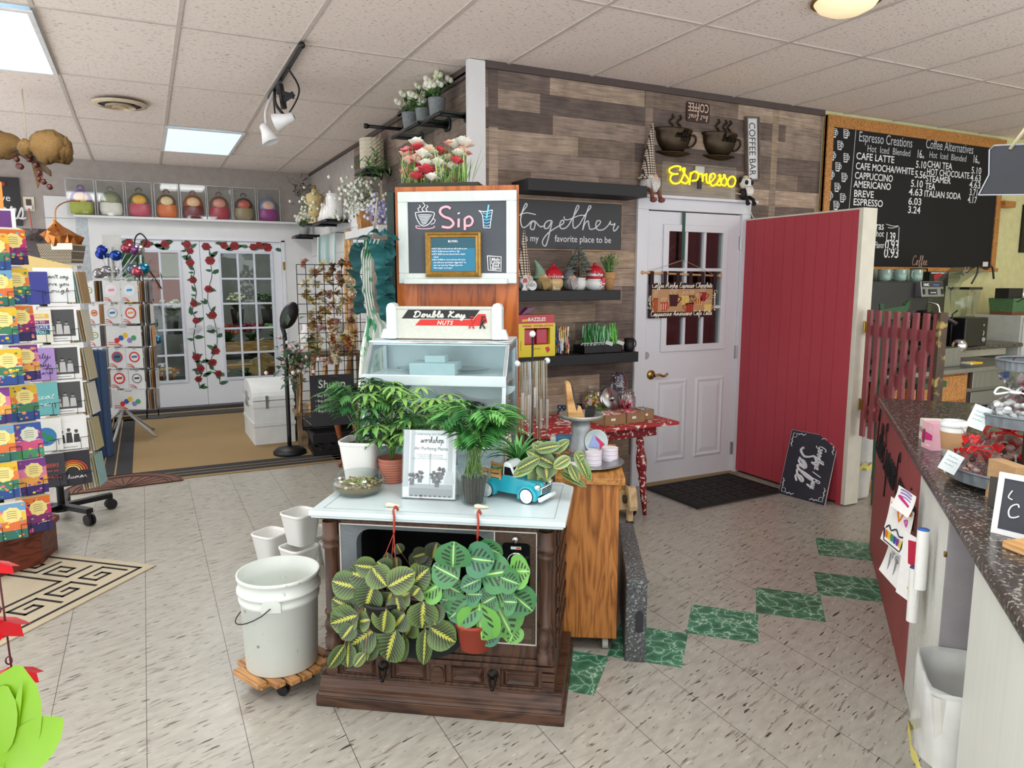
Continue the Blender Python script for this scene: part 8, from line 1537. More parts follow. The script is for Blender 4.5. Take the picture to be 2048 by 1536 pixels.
q=atY(58,408,SB);t=thing('wall_outlet','cream wall outlet with a plug and red cord at the left of the doors','outlet',(q.x,SB,q.z));m.col('d0c8b4');m.box(-.05,.05,-.01,0,-.075,.075);m.build('plate',PAINT,t);m.col('4a3a32');m.box(-.025,.025,-.012,-.01,-.03,.05);m.col('d5d2cc');m.box(-.03,.03,-.05,-.012,-.06,-.02);m.build('plug',PAINT,t);m.tube(crom([(0,-.05,-.05),(.01,-.04,-.25),(.04,-.03,-.5),(.05,-.2,-.65)],5),.008,6);m.build('cord',mat('coral_cord','b5604a',.5),t)
D_=5.9;q=atD(110,527,D_);zc=q.z;t=thing('white_cupboard','white cupboard behind the card racks carrying the basket and glass bowl','cupboard',(q.x-.12,q.y+.1,0));m.box(-.42,.28,-.22,.22,0,zc-.02);m.build('body',WHITE,t);m.box(-.44,.30,-.24,.24,zc-.02,zc);m.build('top',WHITE,t,bevel=.004)
q2=atD(60,527,D_+.05);t=thing('glass_punch_bowl','large smoky glass bowl on the white cupboard beside the patterned basket','bowl',(q2.x+.03,q2.y+.08,zc+.001));m.lathe([(0,.0),(.07,.0),(.04,.02),(.06,.04),(.17,.14),(.225,.27),(.222,.275),(.165,.145),(.05,.05),(0,.045)],36);m.build('bowl',glass('smoky_glass','b5aeb0',.3),t)
q3=atD(126,524,D_-.12);t=thing('basket','square basket with a black and cream greek key pattern holding copper foil','basket',(q3.x,q3.y,zc+.001),-R_(25));GK=mat('key_pattern','b8aa90',.8);nt=GK.node_tree;bk=nt.nodes.new('ShaderNodeTexBrick');bk.inputs['Scale'].default_value=26;bk.inputs['Color1'].default_value=S('2a2520');bk.inputs['Color2'].default_value=S('332c26');bk.inputs['Mortar'].default_value=S('c2b498');bk.inputs['Mortar Size'].default_value=.035;tcn=[n for n in nt.nodes if n.type=='TEX_COORD'][0];mp=nt.nodes.new('ShaderNodeMapping');mp.inputs['Rotation'].default_value=(PI/2,0,0);nt.links.new(tcn.outputs['Object'],mp.inputs[0]);nt.links.new(mp.outputs[0],bk.inputs[0]);nt.links.new(bk.outputs[0],nt.nodes['Principled BSDF'].inputs['Base Color'])
m.taper(-.135,.135,-.10,.10,0,.145,.82);m.build('basket',GK,t);m.col('d5d0c4');m.box(-.02,.14,-.105,-.1,.10,.15);m.build('label',PAPER,t)
rnd2=random.Random(3);n=18;pr=[(.10,.13),(.13,.2),(.10,.24),(.05,.27),(.012,.31),(.01,.33)];vs_=[(r*(1+rnd2.uniform(-.3,.3))*cos(2*PI*k/n)+.02+(z-.13)*-.3,r*(1+rnd2.uniform(-.2,.2))*sin(2*PI*k/n),z+rnd2.uniform(-.02,.02))for r,z in pr for k in range(n)]
m.col('b5723a');m.add(vs_,[(i*n+k,i*n+(k+1)%n,(i+1)*n+(k+1)%n,(i+1)*n+k)for i in range(5)for k in range(n)]);m.tube(crom([(-.03,0,.3),(-.02,0,.42),(.04,.05,.48),(.12,.1,.49)],4),.005,5);m.build('copper_foil',mat('copper_foil','b8743c',.2,.9),loc=t.location,rz=-R_(25),label='crumpled copper foil wrap in the greek key basket',cat='foil')
m.col('b0995f');m.box(-.16,.16,0,.004,0,.22);m.build('kraft_envelope',PAPER,loc=atD(78,585,4.75),rz=-R_(20),ry=R_(14),rx=R_(-8),label='large tan envelope sticking up between the two card racks',cat='envelope')
m.col('3f5578');rnd2=random.Random(2);[m.box(-.16+.04*k,-.12+.04*k,rnd2.uniform(0,.03),.1,0,.95)for k in range(8)];m.build('blue_cloth',FABRIC,loc=(atD(172,800,6.3).x,atD(172,800,6.3).y,0),rz=-R_(20),label='dark blue cloth hanging behind the black card rack',cat='cloth',bevel=.015)
q=atZ(199,858,0);t=thing('ribbed_vase','tall grey wave ribbed floor vase beside the galvanized strip','vase',(q.x,q.y-.2,0));P=[(0,0),(.07,0)]+[(.08+.045*sin(PI*(.15+.75*k/24))+.004*(k%2),.01+.36*k/24)for k in range(25)]+[(.06,.38),(.05,.37),(0,.3)];m.lathe(P,28);m.build('vase',mat('grey_ceramic','a8a6a2',.4),t)
cols=[('6a3f8a','9aa03a','d9b58a','purple and lime'),('6a6f5a','d5d2c6','8a8d6a','grey and white'),('5a5a38','b5455a','d9a03a','rose and olive'),('6a4a2a','c9662a','d9c49a','brown and orange'),('8a4f2a','6a2a2a','d9b58a','tan and dark red'),('6a4a38','9a2a3a','c98a7a','brown and crimson'),('4a3a34','8a7a5a','b55a4a','dark brown patterned'),('7a86a8','8a3a7a','d9b09a','grey blue and violet')]
for i,(x0,x1)in enumerate(((135,194),(196,252),(254,308),(311,361),(363,415),(416,466),(467,514),(516,562))):
 a,b=atY(x0,425,9.36),atY(x1,430,9.36);w_=b.x-a.x-.01;h=.38;c=cols[i];q=Vector((a.x,9.36,2.2505));nm=['leftmost','second','third','fourth','fifth','sixth','seventh','rightmost'][i]
 t=thing('clear_display_box',f'clear box with a {c[3]} backpack, {nm} above the doors','display box',q,0,'clear boxes above the doors');m.box(0,w_,0,.13,0,h);m.build('acrylic_box',ACRYL,t)
 [m.rod(p0,p1,.004,4)for p0,p1 in(((0,0,0),(0,0,h)),((w_,0,0),(w_,0,h)),((0,0,h),(w_,0,h)),((0,0,0),(w_,0,0)))];m.build('edges',mat('acrylic_edge','c5c9cc',.15,alpha=.6),t)
 t2=thing('mini_backpack',f'{c[3]} mini backpack in the {nm} clear box above the doors','backpack',q+Vector((w_/2,.065,.006)),0,'mini backpacks in clear boxes');r=w_*.43
 m.col(c[1]);m.ball((0,0,.10),r,16,(1,.42,1))if 0 else m.lathe([(0,0),(r*.9,.01),(r,.06),(r*.96,.13),(r*.8,.15),(0,.16)],20);m.M=Matrix.Scale(1,4);m.build('pouch',mat('vinyl',None,.35),t2).scale=(1,.4,1)
 m.col(c[0]);m.ball((0,0,.17),r*.92,16,(1,.4,.95));m.build('body',_mats['vinyl'],t2);m.col(c[2]);m.ball((0,-r*.17,.18),r*.66,14,(1,.42,.8));m.build('front_pocket',_mats['vinyl'],t2);m.col(c[0]);m.tube([(.03*cos(a*PI/8),0,.28+.035*sin(a*PI/8))for a in range(9)],.007,6);m.build('handle',_mats['vinyl'],t2)
q=atD(55,300,5.2);t=thing('burlap_bow','burlap bow and grapevine with dark berries hanging under the ceiling at the left','decoration',q);BUR=mat('burlap','73572f',.9,nz=(120,.25),bump=(160,.6));k_=5.2/1457
def cl(P):return[((x-55)*k_*.89,(x-55)*-k_*.45+dy,(300-y)*k_)for x,y,dy in P]
for cx_,cy_,rx2,rz2,dy,sd in((100,298,36,30,-.08,1),(128,300,16,26,0,2),(5,292,40,24,-.03,3),(58,302,15,16,-.12,4)):
 c=Vector(cl([(cx_,cy_,dy)])[0]);n=22;vs_=[]
 for i in range(13):
  for j in range(n):e,a=-PI/2+PI*i/12,2*PI*j/n;d=Vector((cos(e)*cos(a),cos(e)*sin(a),sin(e)));f_=1+.20*mnoise.noise(d*2.2+Vector((sd*3,0,0)))+.09*sin(a*9+sd+5*e)+.05*sin(a*17+sd*2);vs_.append(c+Vector((d.x*rx2*k_*f_,d.y*.10*f_,d.z*rz2*k_*f_)))
 m.add(vs_,[(i*n+j,i*n+(j+1)%n,(i+1)*n+(j+1)%n,(i+1)*n+j)for i in range(12)for j in range(n)],True);m.build('loop',BUR,t)
m.prism([(a[0],a[2])for a in cl([(60,320,0),(82,325,0),(80,350,0),(68,375,0)])],-.02,.0,'y');m.build('tail',BUR,t);[m.tube(crom(cl([(-40,300+j*3,.03*j),(20,305-j,-.05),(50,300+j*4,-.08+.02*j),(100,345+j*2,-.1)]),5),.008,5)for j in range(5)];m.build('grapevine',mat('vine_brown','4a3826',.8),t)
m.col('4a1f18');[m.ball(cl([(x,y,-.1)])[0],.022,8)for x,y in((35,322),(38,335),(42,336),(60,322),(72,333),(77,348),(76,360),(85,365),(96,375),(58,315))];m.build('berries',GLOSS,t)
rod=MB();rod.rod((0,0,.05),(0,0,2.89-q.z),.004,5);rod.build('hanger',mat('twine','b5aa90',.8),t)
RF=mat('red_foil','c2141f',.25,.35)
t=thing('umbrella_garland','hanging string of shiny red foil umbrellas at the near left edge','garland',atD(0,1140,1.05));m.rod((-.005,0,.13),(.004,0,-.26),.0015,5);m.build('string',mat('dark_red_cord','4a0f14',.5),t)
for dx,z,r in((-.018,.005,.034),(-.026,-.085,.046),(-.002,-.165,.035),(.0,-.262,.018)):
 n=8;P=[(dx,0,z+r*.45)]
 for k in range(n):a=2*PI*k/n+.3;P+=[(dx+r*1.25*cos(a),r*1.25*sin(a),z-r*.22),(dx+r*.98*cos(a+PI/n),r*.98*sin(a+PI/n),z-r*.02)]
 m.add(P,[(0,1+i,1+(i+1)%(2*n))for i in range(2*n)]);m.build('foil_umbrella',RF,t)
 m.tube([(.004*cos(a)+dx*.3,0,z+.026+.006*sin(a))for a in[j*PI/5 for j in range(10)]],.0012,4,True);m.build('hook',_mats['dark_red_cord'],t)
LIME=mat('lime_leaf','6f9c0a',.4,nz=(12,.08));t=thing('leafy_plant','bright lime green leaves in the bottom left corner near the camera','plant',atD(0,1545,.80));cp=t.location
for bx,by,tx_,ty,w_ in((8,1535,12,1368,.075),(15,1540,92,1460,.05),(30,1500,26,1392,.008),(-20,1510,-10,1400,.05)):
 B,T=atD(bx,by,.8)-cp,atD(tx_,ty,.78)-cp;blade(m,B,T-B,(-.35,-1,.5),(T-B).length*1.1,w_,.35);m.build('leaf',LIME,t)
m.tube([(0,0,-.03),tuple(atD(8,1525,.8)-cp),tuple(atD(20,1500,.8)-cp)],.002,5);m.build('stem',LIME,t)
# ---------------------------------------------------------------- displays along the side wall
def sw(px,py,off=.15):return atX(px,py,XS-off)
PIPE=mat('dark_pipe','2f2f31',.35,.6);CERW=mat('white_ceramic','d5d3ce',.2)
def glass_shelf(px,py,L_,dp,lb,mt=None):
 p=sw(px,py,dp);t=thing('wall_shelf',lb,'shelf',(XS-.003,p.y,p.z));m=MB();m.box(-dp,-.01,-L_/2,L_/2,.012,.022);m.build('shelf_board',mt or _mats['shelf_glass'],t)
 for y in(-L_/2+.02,L_/2-.02):m=MB();m.rod((-dp-.01,y,0),(0,y,0),.012,8);m.rod((-.01,y,0),(0,y,0),.035,12);m.build('bracket',PIPE,t)
 m=MB();m.rod((-dp,-L_/2-.02,0),(-dp,L_/2+.02,0),.012,8);m.build('front_rail',PIPE,t);return p.y,p.z+.0225
ya,za=glass_shelf(860,238,.35,.20,'upper right glass shelf with pipe brackets near the corner post');yb,zb=glass_shelf(810,262,.55,.22,'glass shelf with pipe brackets lower than the one near the post')
def roses(x,y,z,lb,k=1.,pot=GALV,cs=('dcdcc8','e6e4d6','cfd2b4'),n=11,sd=1,nm='potted_roses',ph=.13):
 rnd=random.Random(sd);t=thing(nm,lb,'flowers',(x,y,z));m=MB();m.lathe([(0,0),(.045*k,0),(.06*k,ph*k),(.063*k,ph*k),(.055*k,ph*k),(.05*k,ph*.8*k),(0,ph*.8*k)],20);m.build('pot',pot,t)
 m=MB();fl=MB()
 for i in range(n):a,q=rnd.uniform(0,6.28),.11*k*rnd.random()**.6;P=(q*cos(a),q*sin(a),(ph+.05+.11*rnd.random())*k);m.col(rnd.choice(GREENS));m.rod((0,0,ph*.8*k),P,.0022*k,4);[leaf(m,(P[0]*.7,P[1]*.7,P[2]-.05*k),(rnd.uniform(-1,1),rnd.uniform(-1,1),.5),.05*k,.022*k,.4,2)for _ in range(4)];fl.col(rnd.choice(cs));[fl.ball((P[0]+.012*k*cos(j),P[1]+.012*k*sin(j),P[2]+.004*k*j),.020*k,6)for j in range(4)]
 m.build('foliage',LEAFM,t);fl.build('blossoms',MATT,t);return t
roses(XS-.12,ya+.08,za,'galvanized pail of white roses, rightmost on the upper glass shelf',1,sd=1);roses(XS-.12,yb-.10,zb,'galvanized pail of white roses, middle of three on the glass shelves',.9,sd=2);roses(XS-.14,yb+.12,zb,'galvanized pail of white roses, leftmost on the glass shelves',1,sd=3)
p=sw(734,252,.3);m.rod((-.3,0,0),(0,0,0),.014,8);m.rod((-.32,0,0),(-.29,0,0),.02,8);m.rod((-.012,0,0),(0,0,0),.03,10);m.build('garment_rail',PIPE,loc=(XS-.002,p.y,p.z),label='single grey pipe arm sticking out of the wall left of the glass shelves',cat='pipe')
yc_,zc_=glass_shelf(722,345,.30,.22,'small glass shelf under the textured white pot');t=thing('textured_pot','cream diamond textured cylinder pot on the small glass shelf','pot',(XS-.12,yc_,zc_));n=30;pr=16
vs_=[((.098+.007*((i+j)%2))*cos(2*PI*(j+.5*(i%2))/n)*(.72 if i==0 else 1),(.098+.007*((i+j)%2))*sin(2*PI*(j+.5*(i%2))/n)*(.72 if i==0 else 1),.26*i/pr)for i in range(pr+1)for j in range(n)];m.col('c9c0aa');m.add(vs_,[(i*n+j,i*n+(j+1)%n,(i+1)*n+(j+1)%n,(i+1)*n+j)for i in range(pr)for j in range(n)]);m.disk(.07,.002,20);m.disk(.09,.2,20);m.build('pot',GLOSS,t)
def bush(px,py,off,lb,n,R,L_,wd,hs,fl=None,nf=0,sd=1,nm='trailing_plant',down=.0,base=True):
 p=sw(px,py,off);rnd=random.Random(sd);t=thing(nm,lb,'plant',p);m=MB()
 for k in range(n):v=Vector((rnd.gauss(0,.45),rnd.gauss(0,.45),rnd.gauss(-down,.5)))*R;m.col(rnd.choice(hs));leaf(m,v,(rnd.uniform(-1,1),rnd.uniform(-1,1),rnd.uniform(-.6,1)),L_*rnd.uniform(.6,1.1),wd,.5,2)
 for k in range(14):m.col(hs[0]);m.tube(crom([(0,0,0),(rnd.gauss(0,.3)*R,rnd.gauss(0,.3)*R,-down*R),(rnd.gauss(0,.5)*R,rnd.gauss(0,.5)*R,(rnd.gauss(0,.6)-down)*R)],3),.002,3)
 m.build('leaves',LEAFM,t)
 if fl:[(m.col(rnd.choice(fl)),m.ball(Vector((rnd.gauss(0,.45),rnd.gauss(0,.45),rnd.gauss(-down,.45)))*R,.016,5))for k in range(nf)];m.build('blossoms',MATT,t)
 return t
bush(748,335,.16,'green fern on the small glass shelf beside the textured pot',70,.12,.09,.018,['3f6b30','5a8a3f','6f9a4a'],sd=4)
bush(722,395,.26,'big bunch of small white flowers above a tan pot on the side wall',150,.2,.06,.016,['4f6b38','6f8a50','8aa06a'],['e2e4da','d0d8c4','eef0ea'],190,5,'white_flower_bunch')
bush(760,425,.30,'pale lavender flower bunch beside the white flowers',40,.11,.06,.012,['7a8a7a','9aa0b5'],['b5b0cf','c9c8dc','9a98bf'],90,6,'lavender_bunch');m.rod((0,0,0),(-.0,.02,sw(724,462,.26).z-sw(760,425,.30).z),.006,5);m.build('stem_bundle',PINE,bpy.data.objects['lavender_bunch'])
p=sw(724,462,.26);t=thing('white_ledge','white block wall ledge under the tan pot','ledge',(XS-.002,p.y,p.z));m.box(-.34,0,-.75,.25,-.06,.0);m.build('block',SHIP,t)
m.taper(-.07,.07,-.07,.07,0,.16,.85);m.build('tan_pot',wood('tan_wood','c08a50','9a6430',9,(1,1,5)),loc=(XS-.22,p.y,p.z+.001),label='tan wooden pot under the white flower bunch',cat='pot')
yd,zd=glass_shelf(640,446,.62,.26,'dark pipe wall shelf holding white vases',SHELF);ye,ze=glass_shelf(592,474,.42,.26,'dark pipe wall shelf lower left of the white vases',SHELF)
def vase(pr,y,lb,z=None,nm='vase',x=.14):m=MB();m.lathe([(0,0)]+pr,24);m.build(nm,CERW,loc=(XS-x,y,(z or zd)+.0005),label=lb,cat='vase',group='white vases on the pipe shelf')
B1=[(.05,0),(.07,.05),(.05,.13),(.018,.18),(.016,.25),(.02,.26)]
vase(B1,yd+.16,'white bottle vase, left of the two on the pipe shelf');vase([(r*.9,z*1.2)for r,z in B1],yd+.02,'taller white bottle vase, right of the two on the pipe shelf');vase([(.06,0),(.075,.04),(.08,.2),(.085,.26),(.075,.26),(.07,.05)],yd-.18,'white embossed pitcher at the right end of the pipe shelf')
t=thing('angel_figure','white angel figurine left of the bottle vases on the pipe shelf','figurine',(XS-.16,yd+.30,zd));m.col('d2cdc4');m.lathe([(0,0),(.06,0),(.04,.1),(.02,.16),(0,.17)],16);m.ball((0,0,.19),.024,10);m.build('body',GLOSS,t);[m.add([(0,0,.15),(.0,s_*.09,.22),(.0,s_*.11,.13),(0,s_*.05,.08)],[(0,1,2,3)])for s_ in(-1,1)];m.build('wings',CERW,t)
t=thing('dress_form','small cream dress form bust at the left of the pipe shelf','dress form',(XS-.2,yd+.50,zd));m.col('b5a272');m.box(-.06,.06,-.06,.06,-.001,.012)if 0 else None;m.lathe([(0,0),(.08,0),(.08,.02),(.02,.03),(.02,.08),(.085,.10),(.07,.17),(.095,.26),(.09,.32),(.035,.345),(.03,.38),(0,.385)],20);m.build('torso',mat('linen',None,.8),t);m.ball((0,0,.40),.022,8);m.build('finial',BRASS,t);m.box(-.12,.12,-.10,.10,-.02,0);m.build('stand',SHELF,t)
bush(600,375,.12,'dark trailing garland in the upper corner above the pipe shelves',110,.24,.10,.026,['24331f','33472a','3f5532'],sd=7,down=.2)
roses(XS-.14,ye+.10,ze,'white pot of small white flowers on the lower pipe shelf',1.1,CERW,n=18,sd=9,ph=.09);bush(628,408,.2,'spray of white blossom behind the vases',60,.16,.05,.014,['5a7044','7a8f62'],['dfe2d6','cdd5c0'],70,8,'blossom_spray')
p=sw(606,560,.12);m.cyl(.045,0,2.18,16);m.build('pipe_post',GALV,loc=(XS-.16,p.y,0),label='galvanized round post beside the glass doors under the pipe shelf',cat='post')
p=sw(651,470,.10);t=thing('necklace_row','row of pale hanging necklaces on a wire below the white vases','necklaces',(XS-.08,p.y,p.z));m.rod((0,-.5,.0),(0,.5,-.0),.004,5);[m.rod((0,y,0),(.075,y,0),.004,5)for y in(-.5,.5)];m.build('wire',BLACKM,t);rnd=random.Random(4);[(m.col(rnd.choice(['b5c9c4','9ab8b0','d0d6d2','8fa8a8','5f8a82','c9c4c4'])),m.tube(crom([(-.01,y-.02,0),(-.02,y-.015,-.2),(-.02,y,-.33),(-.02,y+.015,-.2),(-.01,y+.02,0)],3),.006,4))for y in[-.42+.07*k for k in range(13)]];m.build('strands',GLOSS,t)
p=sw(696,560,.06);m.tube(crom([(0,.14,-.7),(0,.14,0),(0,.09,.3),(0,0,.5),(0,-.09,.3),(0,-.14,0),(0,-.14,-.7)],5),.02,6);m.tube([(0,0,.5),(0,0,-.7)],.012,4);m.build('arched_frame',PINE,loc=(XS-.05,p.y,p.z),label='tall pointed arch wooden frame on the side wall behind the apron',cat='frame')
gq=atD(606,858,6.55);GRZ=R_(-4);t=thing('wire_grid','black wire grid panel hung with dried flower clips','grid panel',gq,GRZ);gh,gw=1.46,.62
for k in range(9):m.rod((gw*k/8,0,0),(gw*k/8,0,gh),.0035,5)
for k in range(18):m.rod((0,0,gh*k/17),(gw,0,gh*k/17),.0035,5)
m.build('grid',BLACKM,t);m.box(0,gw,.02,.05,-.02,.012);m.build('foot_bar',BLACKM,t)
rnd=random.Random(31);hs=[['b58a50','d0a86a','8a6a42'],['c07a4a','d09a62','a0623a'],['c0a84a','d4c27a','a08c42'],['b58a80','d0a898','c9a890'],['d0c9a8','b5a888','e0dcc6'],['9a7c56','7a5c42','b09068']];nmx=['tan','orange','yellow','pink','cream','brown'];cnt={}
for k in range(55):
 c,r=k%5,k//5;px,py=616+c*21+rnd.uniform(-9,9),532+r*18.2+rnd.uniform(-6,6);q=atD(px,py,6.52);h_=rnd.randrange(6);t2=thing('hair_clip',f'{nmx[h_]} dried flower clip on the wire grid, {["leftmost", "second", "third", "fourth", "rightmost"][c]} in row {r+1} from the top','hair clip',q,0,'dried flower clips on the grid')
 for j in range(20):m.col(rnd.choice(hs[h_]));leaf(m,(rnd.uniform(-.02,.02),0,rnd.uniform(-.015,.015)),(rnd.uniform(-1,1),-1*rnd.random(),rnd.uniform(-1,1)),.05,.044,.2,2)
 m.build('dried_flower',MATT,t2)
 if k%3==1:m.col('e0d9a8');m.at((.02,-.012,.01),ry=.4);m.box(-.02,.02,0,.001,0,.05);m.build('paper_tag',PAPER,t2)
z0=gq.z;t=thing('milk_crate','black plastic milk crate on the floor beside the lamp','crate',(gq.x+.28,gq.y-.02,0),GRZ);H_=z0-.022
for y in(-.19,.17):m.box(-.22,.22,y,y+.02,0,.05);m.box(-.22,.22,y,y+.02,H_-.08,H_);[m.bar((-.2+.1*k,y+.01,.05),(-.1+.1*k,y+.01,H_-.08),.012)for k in range(4)];[m.bar((-.1+.1*k,y+.01,.05),(-.2+.1*k,y+.01,H_-.08),.012)for k in range(4)]
for x in(-.22,.2):m.box(x,x+.02,-.17,.17,0,.05);m.box(x,x+.02,-.17,.17,H_-.08,H_);[m.box(x,x+.02,-.16+.06*k,-.145+.06*k,.05,H_-.08)for k in range(6)]
[m.box(-.2,.2,-.16+.05*k,-.14+.05*k,H_-.04,H_-.02)for k in range(7)];m.build('crate',BLKPL,t);m.box(-.12,.12,-.17,.17,.02,H_-.1);m.build('contents',mat('dark_bag','202024',.4),t)
p=atD(655,838,7.05);t=thing('wood_crate','weathered wooden crate shelf behind the wire grid','crate',(p.x,p.y,0),GRZ);CW=wood('weathered','8a7458','4a3a2a',8,(1,1,5))
for x in(-.30,.26):[(m.box(x,x+.04,y,y+.04,0,.86),m.build('post',CW,t))for y in(-.2,.2)]
[(m.box(-.32,.32,-.22,.25,z,z+.03),m.build('shelf',CW,t))for z in(.3,.84)];[m.bar((-.28+.1*k,-.19,.33),(-.24+.11*k,-.17,.82),.03)for k in range(5)];m.build('loose_sticks',PINE,t)
for k,(x,nm)in enumerate(((-.14,'left'),(.14,'right'))):m.lathe([(0,0),(.10,0),(.105,.16),(.06,.22),(.065,.27),(.055,.27),(0,.2)],20);m.build('milk_can',CERW,loc=(p.x+x,p.y,.8705),label=f'{nm} white milk can on the weathered crate behind the grid',cat='can')
bush(592,700,.95,'dark green ivy with pink blooms hanging left of the wire grid',120,.2,.08,.045,['26402a','3a5a38','4f6f4a'],['c9a0a8','d9c9cc'],24,11,'ivy',.35)
p=atD(676,850,5.75);t=thing('chalk_sign','black chalk sign beginning Shopp behind the dark topped table','sign',p,GRZ,rx=-.1);m.box(-.2,.14,0,.01,0,.40);m.build('board',CHALKB,t);m.col('dcdcda');m.text('Shopp',-.14,.30,.085,-.001,.008,'l',.1);[(m.text(s_,-.165,.23-.04*i,.028,-.001,0,'l'))for i,s_ in enumerate(('• Buy $20','• Buy $100','• Buy $200','• Buy $1000'))];m.build('lettering',PAPER,t)
p=atZ(690,920,0);t=thing('cabriole_table','reddish wood table with dark top and curved legs behind the palm','table',(p.x+.291-.11,p.y+.025-.22,0),TA);CH=wood('cherry','8a4a24','57280f',8,(5,1,1));m.box(-.26,.3,-.22,.22,.62,.65);m.build('top',mat('dark_top','2f2a2a',.4),t);m.box(-.21,.25,-.18,.18,.50,.62);m.build('apron',CH,t)
for x in(-.2,.24):
 for y in(-.17,.17):m.tube(crom([(x,y,.52),(x*1.12,y*1.1,.4),(x,y,.2),(x*.97,y,.06),(x*1.12,y*1.1,.012)],4),[.03,.033,.034,.034,.03,.027,.024,.021,.018,.016,.015,.014,.014,.014,.016,.02,.02],8);m.build('leg',CH,t)
p=atZ(580,908,0);t=thing('floor_lamp','black floor lamp with an oval head in front of the glass doors','lamp',(p.x,p.y,0));m.lathe([(0,0),(.14,0),(.145,.03),(.11,.06),(.03,.075),(0,.08)],28);m.build('base',BLKPL,t);m.tube(crom([(0,0,.07),(0,0,.8),(-.0,0,1.05),(-.02,0,1.16),(.02,0,1.22)],5),.019,10);m.cyl(.024,.78,.84,12);m.build('pole',BLKPL,t);m.at((.04,-.03,1.24),ry=R_(25));m.ball((0,0,0),.1,16,(.72,.62,1.25));m.build('lamp_head',BLKPL,t)
a,b,c=atZ(478,866,0),atZ(510,892,0),atZ(592,884,0);ang=math.atan2(c.y-b.y,c.x-b.x);L_=(c-b).length;d2=(a-b).length;t=thing('trunk','white painted dome topped trunk on the brown rug','trunk',b,ang);TW2=mat('trunk_white','cfd2d0',.55,nz=(9,.07),bump=(25,.3));h=.42
m.box(0,L_,0,d2,0,h);m.build('body',TW2,t,bevel=.006);m.prism([(d2/2-d2*.51*cos(PI*k/14),h+.005+.17*sin(PI*k/14))for k in range(15)],-.005,L_+.005,'x');m.build('lid',TW2,t,bevel=.004)
for z in(.18,.36):m.box(-.006,L_+.006,-.008,d2+.008,z,z+.035)
m.build('bands',TW2,t);m.box(-.014,-.004,d2*.4,d2*.6,h-.08,h+.06);m.box(L_*.3,L_*.36,-.014,-.004,h-.07,h+.05);m.build('latch',STEEL,t)
TEAL=mat('teal_cloth',None,.75,nz=(40,.12));PRT=mat('shamrock_print','cfd6cc',.8,nz=(5,.05),two=('4f9a70',20,.57,.02));AD=3.42;q0=atD(745,470,AD);t=thing('apron','white shamrock print apron with dark teal ruffles hanging left of the chalkboard','apron',q0,-YAW);s_=AD/1457
def lp(px,py,y=0):return((px-745)*s_,y,(470-py)*s_)
def cloth(rows,folds,amp,nn=28):
 vs_=[];[vs_.append(lp(a+(b-a)*k/nn,y,amp*sin(folds*2*PI*k/nn+i*.3)*(.4+.6*i/len(rows))))for i,(a,b,y)in enumerate(rows)for k in range(nn+1)];m.add(vs_,[(i*(nn+1)+k,i*(nn+1)+k+1,(i+1)*(nn+1)+k+1,(i+1)*(nn+1)+k)for i in range(len(rows)-1)for k in range(nn)],True)
cloth([(728,760,478),(722,742,520),(722,742,580),(728,748,620),(725,775,650),(712,786,700),(706,792,760),(703,790,820)],4,.03);m.build('skirt_and_sash',PRT,t)
def ruffle(P,wd,fr,cs):
 P=crom([(p[0],p[1])for p in P],12);vs_=[]
 for i,p in enumerate(P):a,b=lp(p.x,p.y,-.03+.02*sin(i*fr)),lp(p.x+wd*(1+.35*sin(i*fr*1.3)),p.y+8*sin(i*fr),-.05+.05*sin(i*fr+1.2));vs_+=[a,tuple((Vector(a)+Vector(b))/2+Vector((0,.02*cos(i*fr),0))),b]
 m.col(cs);m.add(vs_,[(i*3+k,i*3+k+1,i*3+k+4,i*3+k+3)for i in range(len(P)-1)for k in(0,1)],True)
ruffle([(735,480),(752,540),(752,590),(760,640)],28,.9,'1f5f60');ruffle([(728,485),(722,540),(726,590),(730,625)],-20,.8,'18484a');ruffle([(708,492),(735,470),(765,466),(786,480)],10,.7,'267274');ruffle([(770,480),(772,540),(768,600)],16,1.1,'1b5254');m.build('ruffles',TEAL,t)
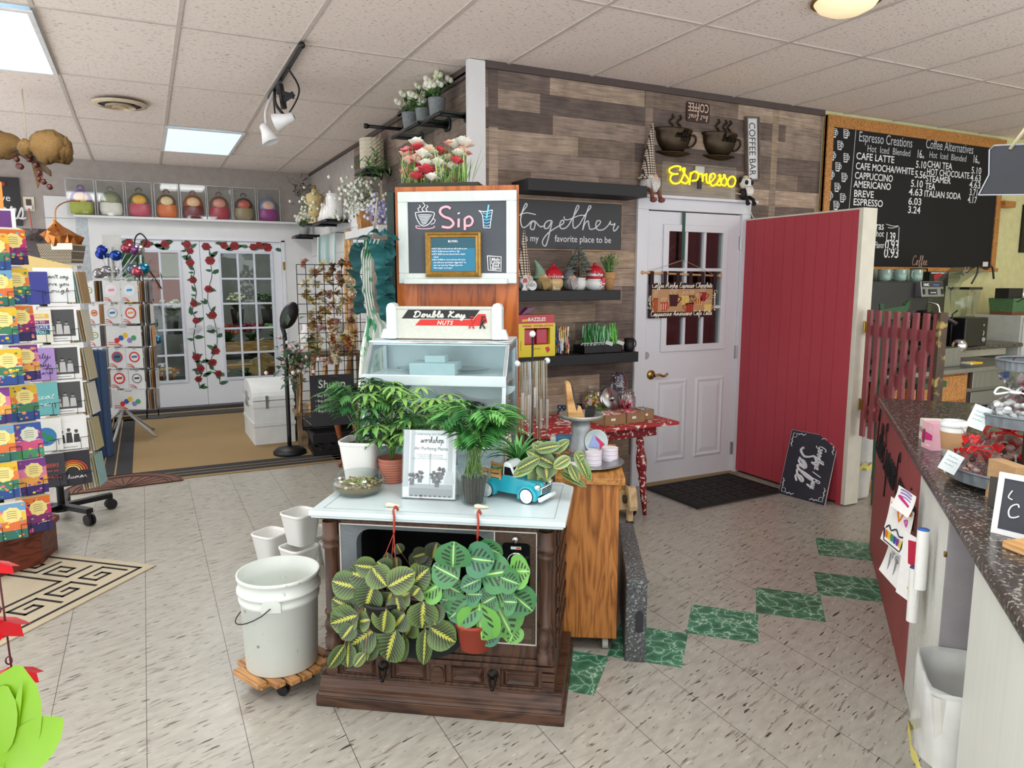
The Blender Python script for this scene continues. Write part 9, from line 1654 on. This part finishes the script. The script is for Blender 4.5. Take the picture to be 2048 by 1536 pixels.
m.col('b5aa98');m.tube([lp(745,478),lp(757,400),lp(750,470)],.004,5);m.build('loop',FABRIC,t)
A,B=atZ(604,92,2.87),atZ(560,165,2.86);d=(B-A);t=thing('track_rail','dark ceiling track rail ending in a black cap','track',A,0);m.bar((0,0,.012),tuple(d*1.6+Vector((0,0,.012))),.03,.02);m.ball((0,0,.005),.02,8);m.build('rail',PIPE,t);m.tube(crom([(d.x*.6,d.y*.6,0),(d.x*.7+.08,d.y*.7,-.1),(d.x*.9+.05,d.y*.9,-.2),(d.x*1.2,d.y*1.2,-.25),(d.x*1.4,d.y*1.4,-.02)],5),.006,6);m.build('cord',BLKPL,t)
for px,py,rx_,lb,lit in((568,240,1.1,'lit white clip spotlight on the ceiling track',1),(535,268,.4,'unlit white clip spotlight hanging lower on the ceiling track',0)):
 q=atD(px,py,4.75+.2*(1-lit));up=Vector((A.x+d.x*1.3,A.y+d.y*1.3,2.86))-q;t=thing('clip_spotlight',lb,'spotlight',q,-YAW);m.at((0,0,0),ry=-1.9 if lit else 2.75);m.lathe([(.018,-.07),(.03,-.06),(.034,-.02),(.062,.06),(.058,.06),(.03,-.02),(0,-.03)],22);m.build('shade',WHITE,t)
 if lit:m.at((0,0,0),ry=-1.9);m.disk(.056,.05,20);m.build('bulb',mat('lit_bulb','ffffff',.4,emit=2,ecol='fff6e6'),t)
 ux=Vector((up.x*cos(YAW)-up.y*sin(YAW),up.x*sin(YAW)+up.y*cos(YAW),up.z));m.tube(crom([(0,0,.03),(ux.x*.4-.03,ux.y*.4,ux.z*.5),tuple(ux)],4),.011,6);m.build('arm',BLKPL if lit else WHITE,t)
q=Vector((A.x+d.x*1.0,A.y+d.y*1.0,2.82));t=thing('spring_clamp','black spring clamp gripping the ceiling track above the spotlights','clamp',q,-YAW);m.bar((0,0,.03),(.02,0,-.13),.03,.03);m.bar((-.02,0,-.02),(.09,0,-.05),.025,.03);m.bar((.01,0,-.08),(.09,0,-.03),.02,.03);m.build('jaws',BLKPL,t)
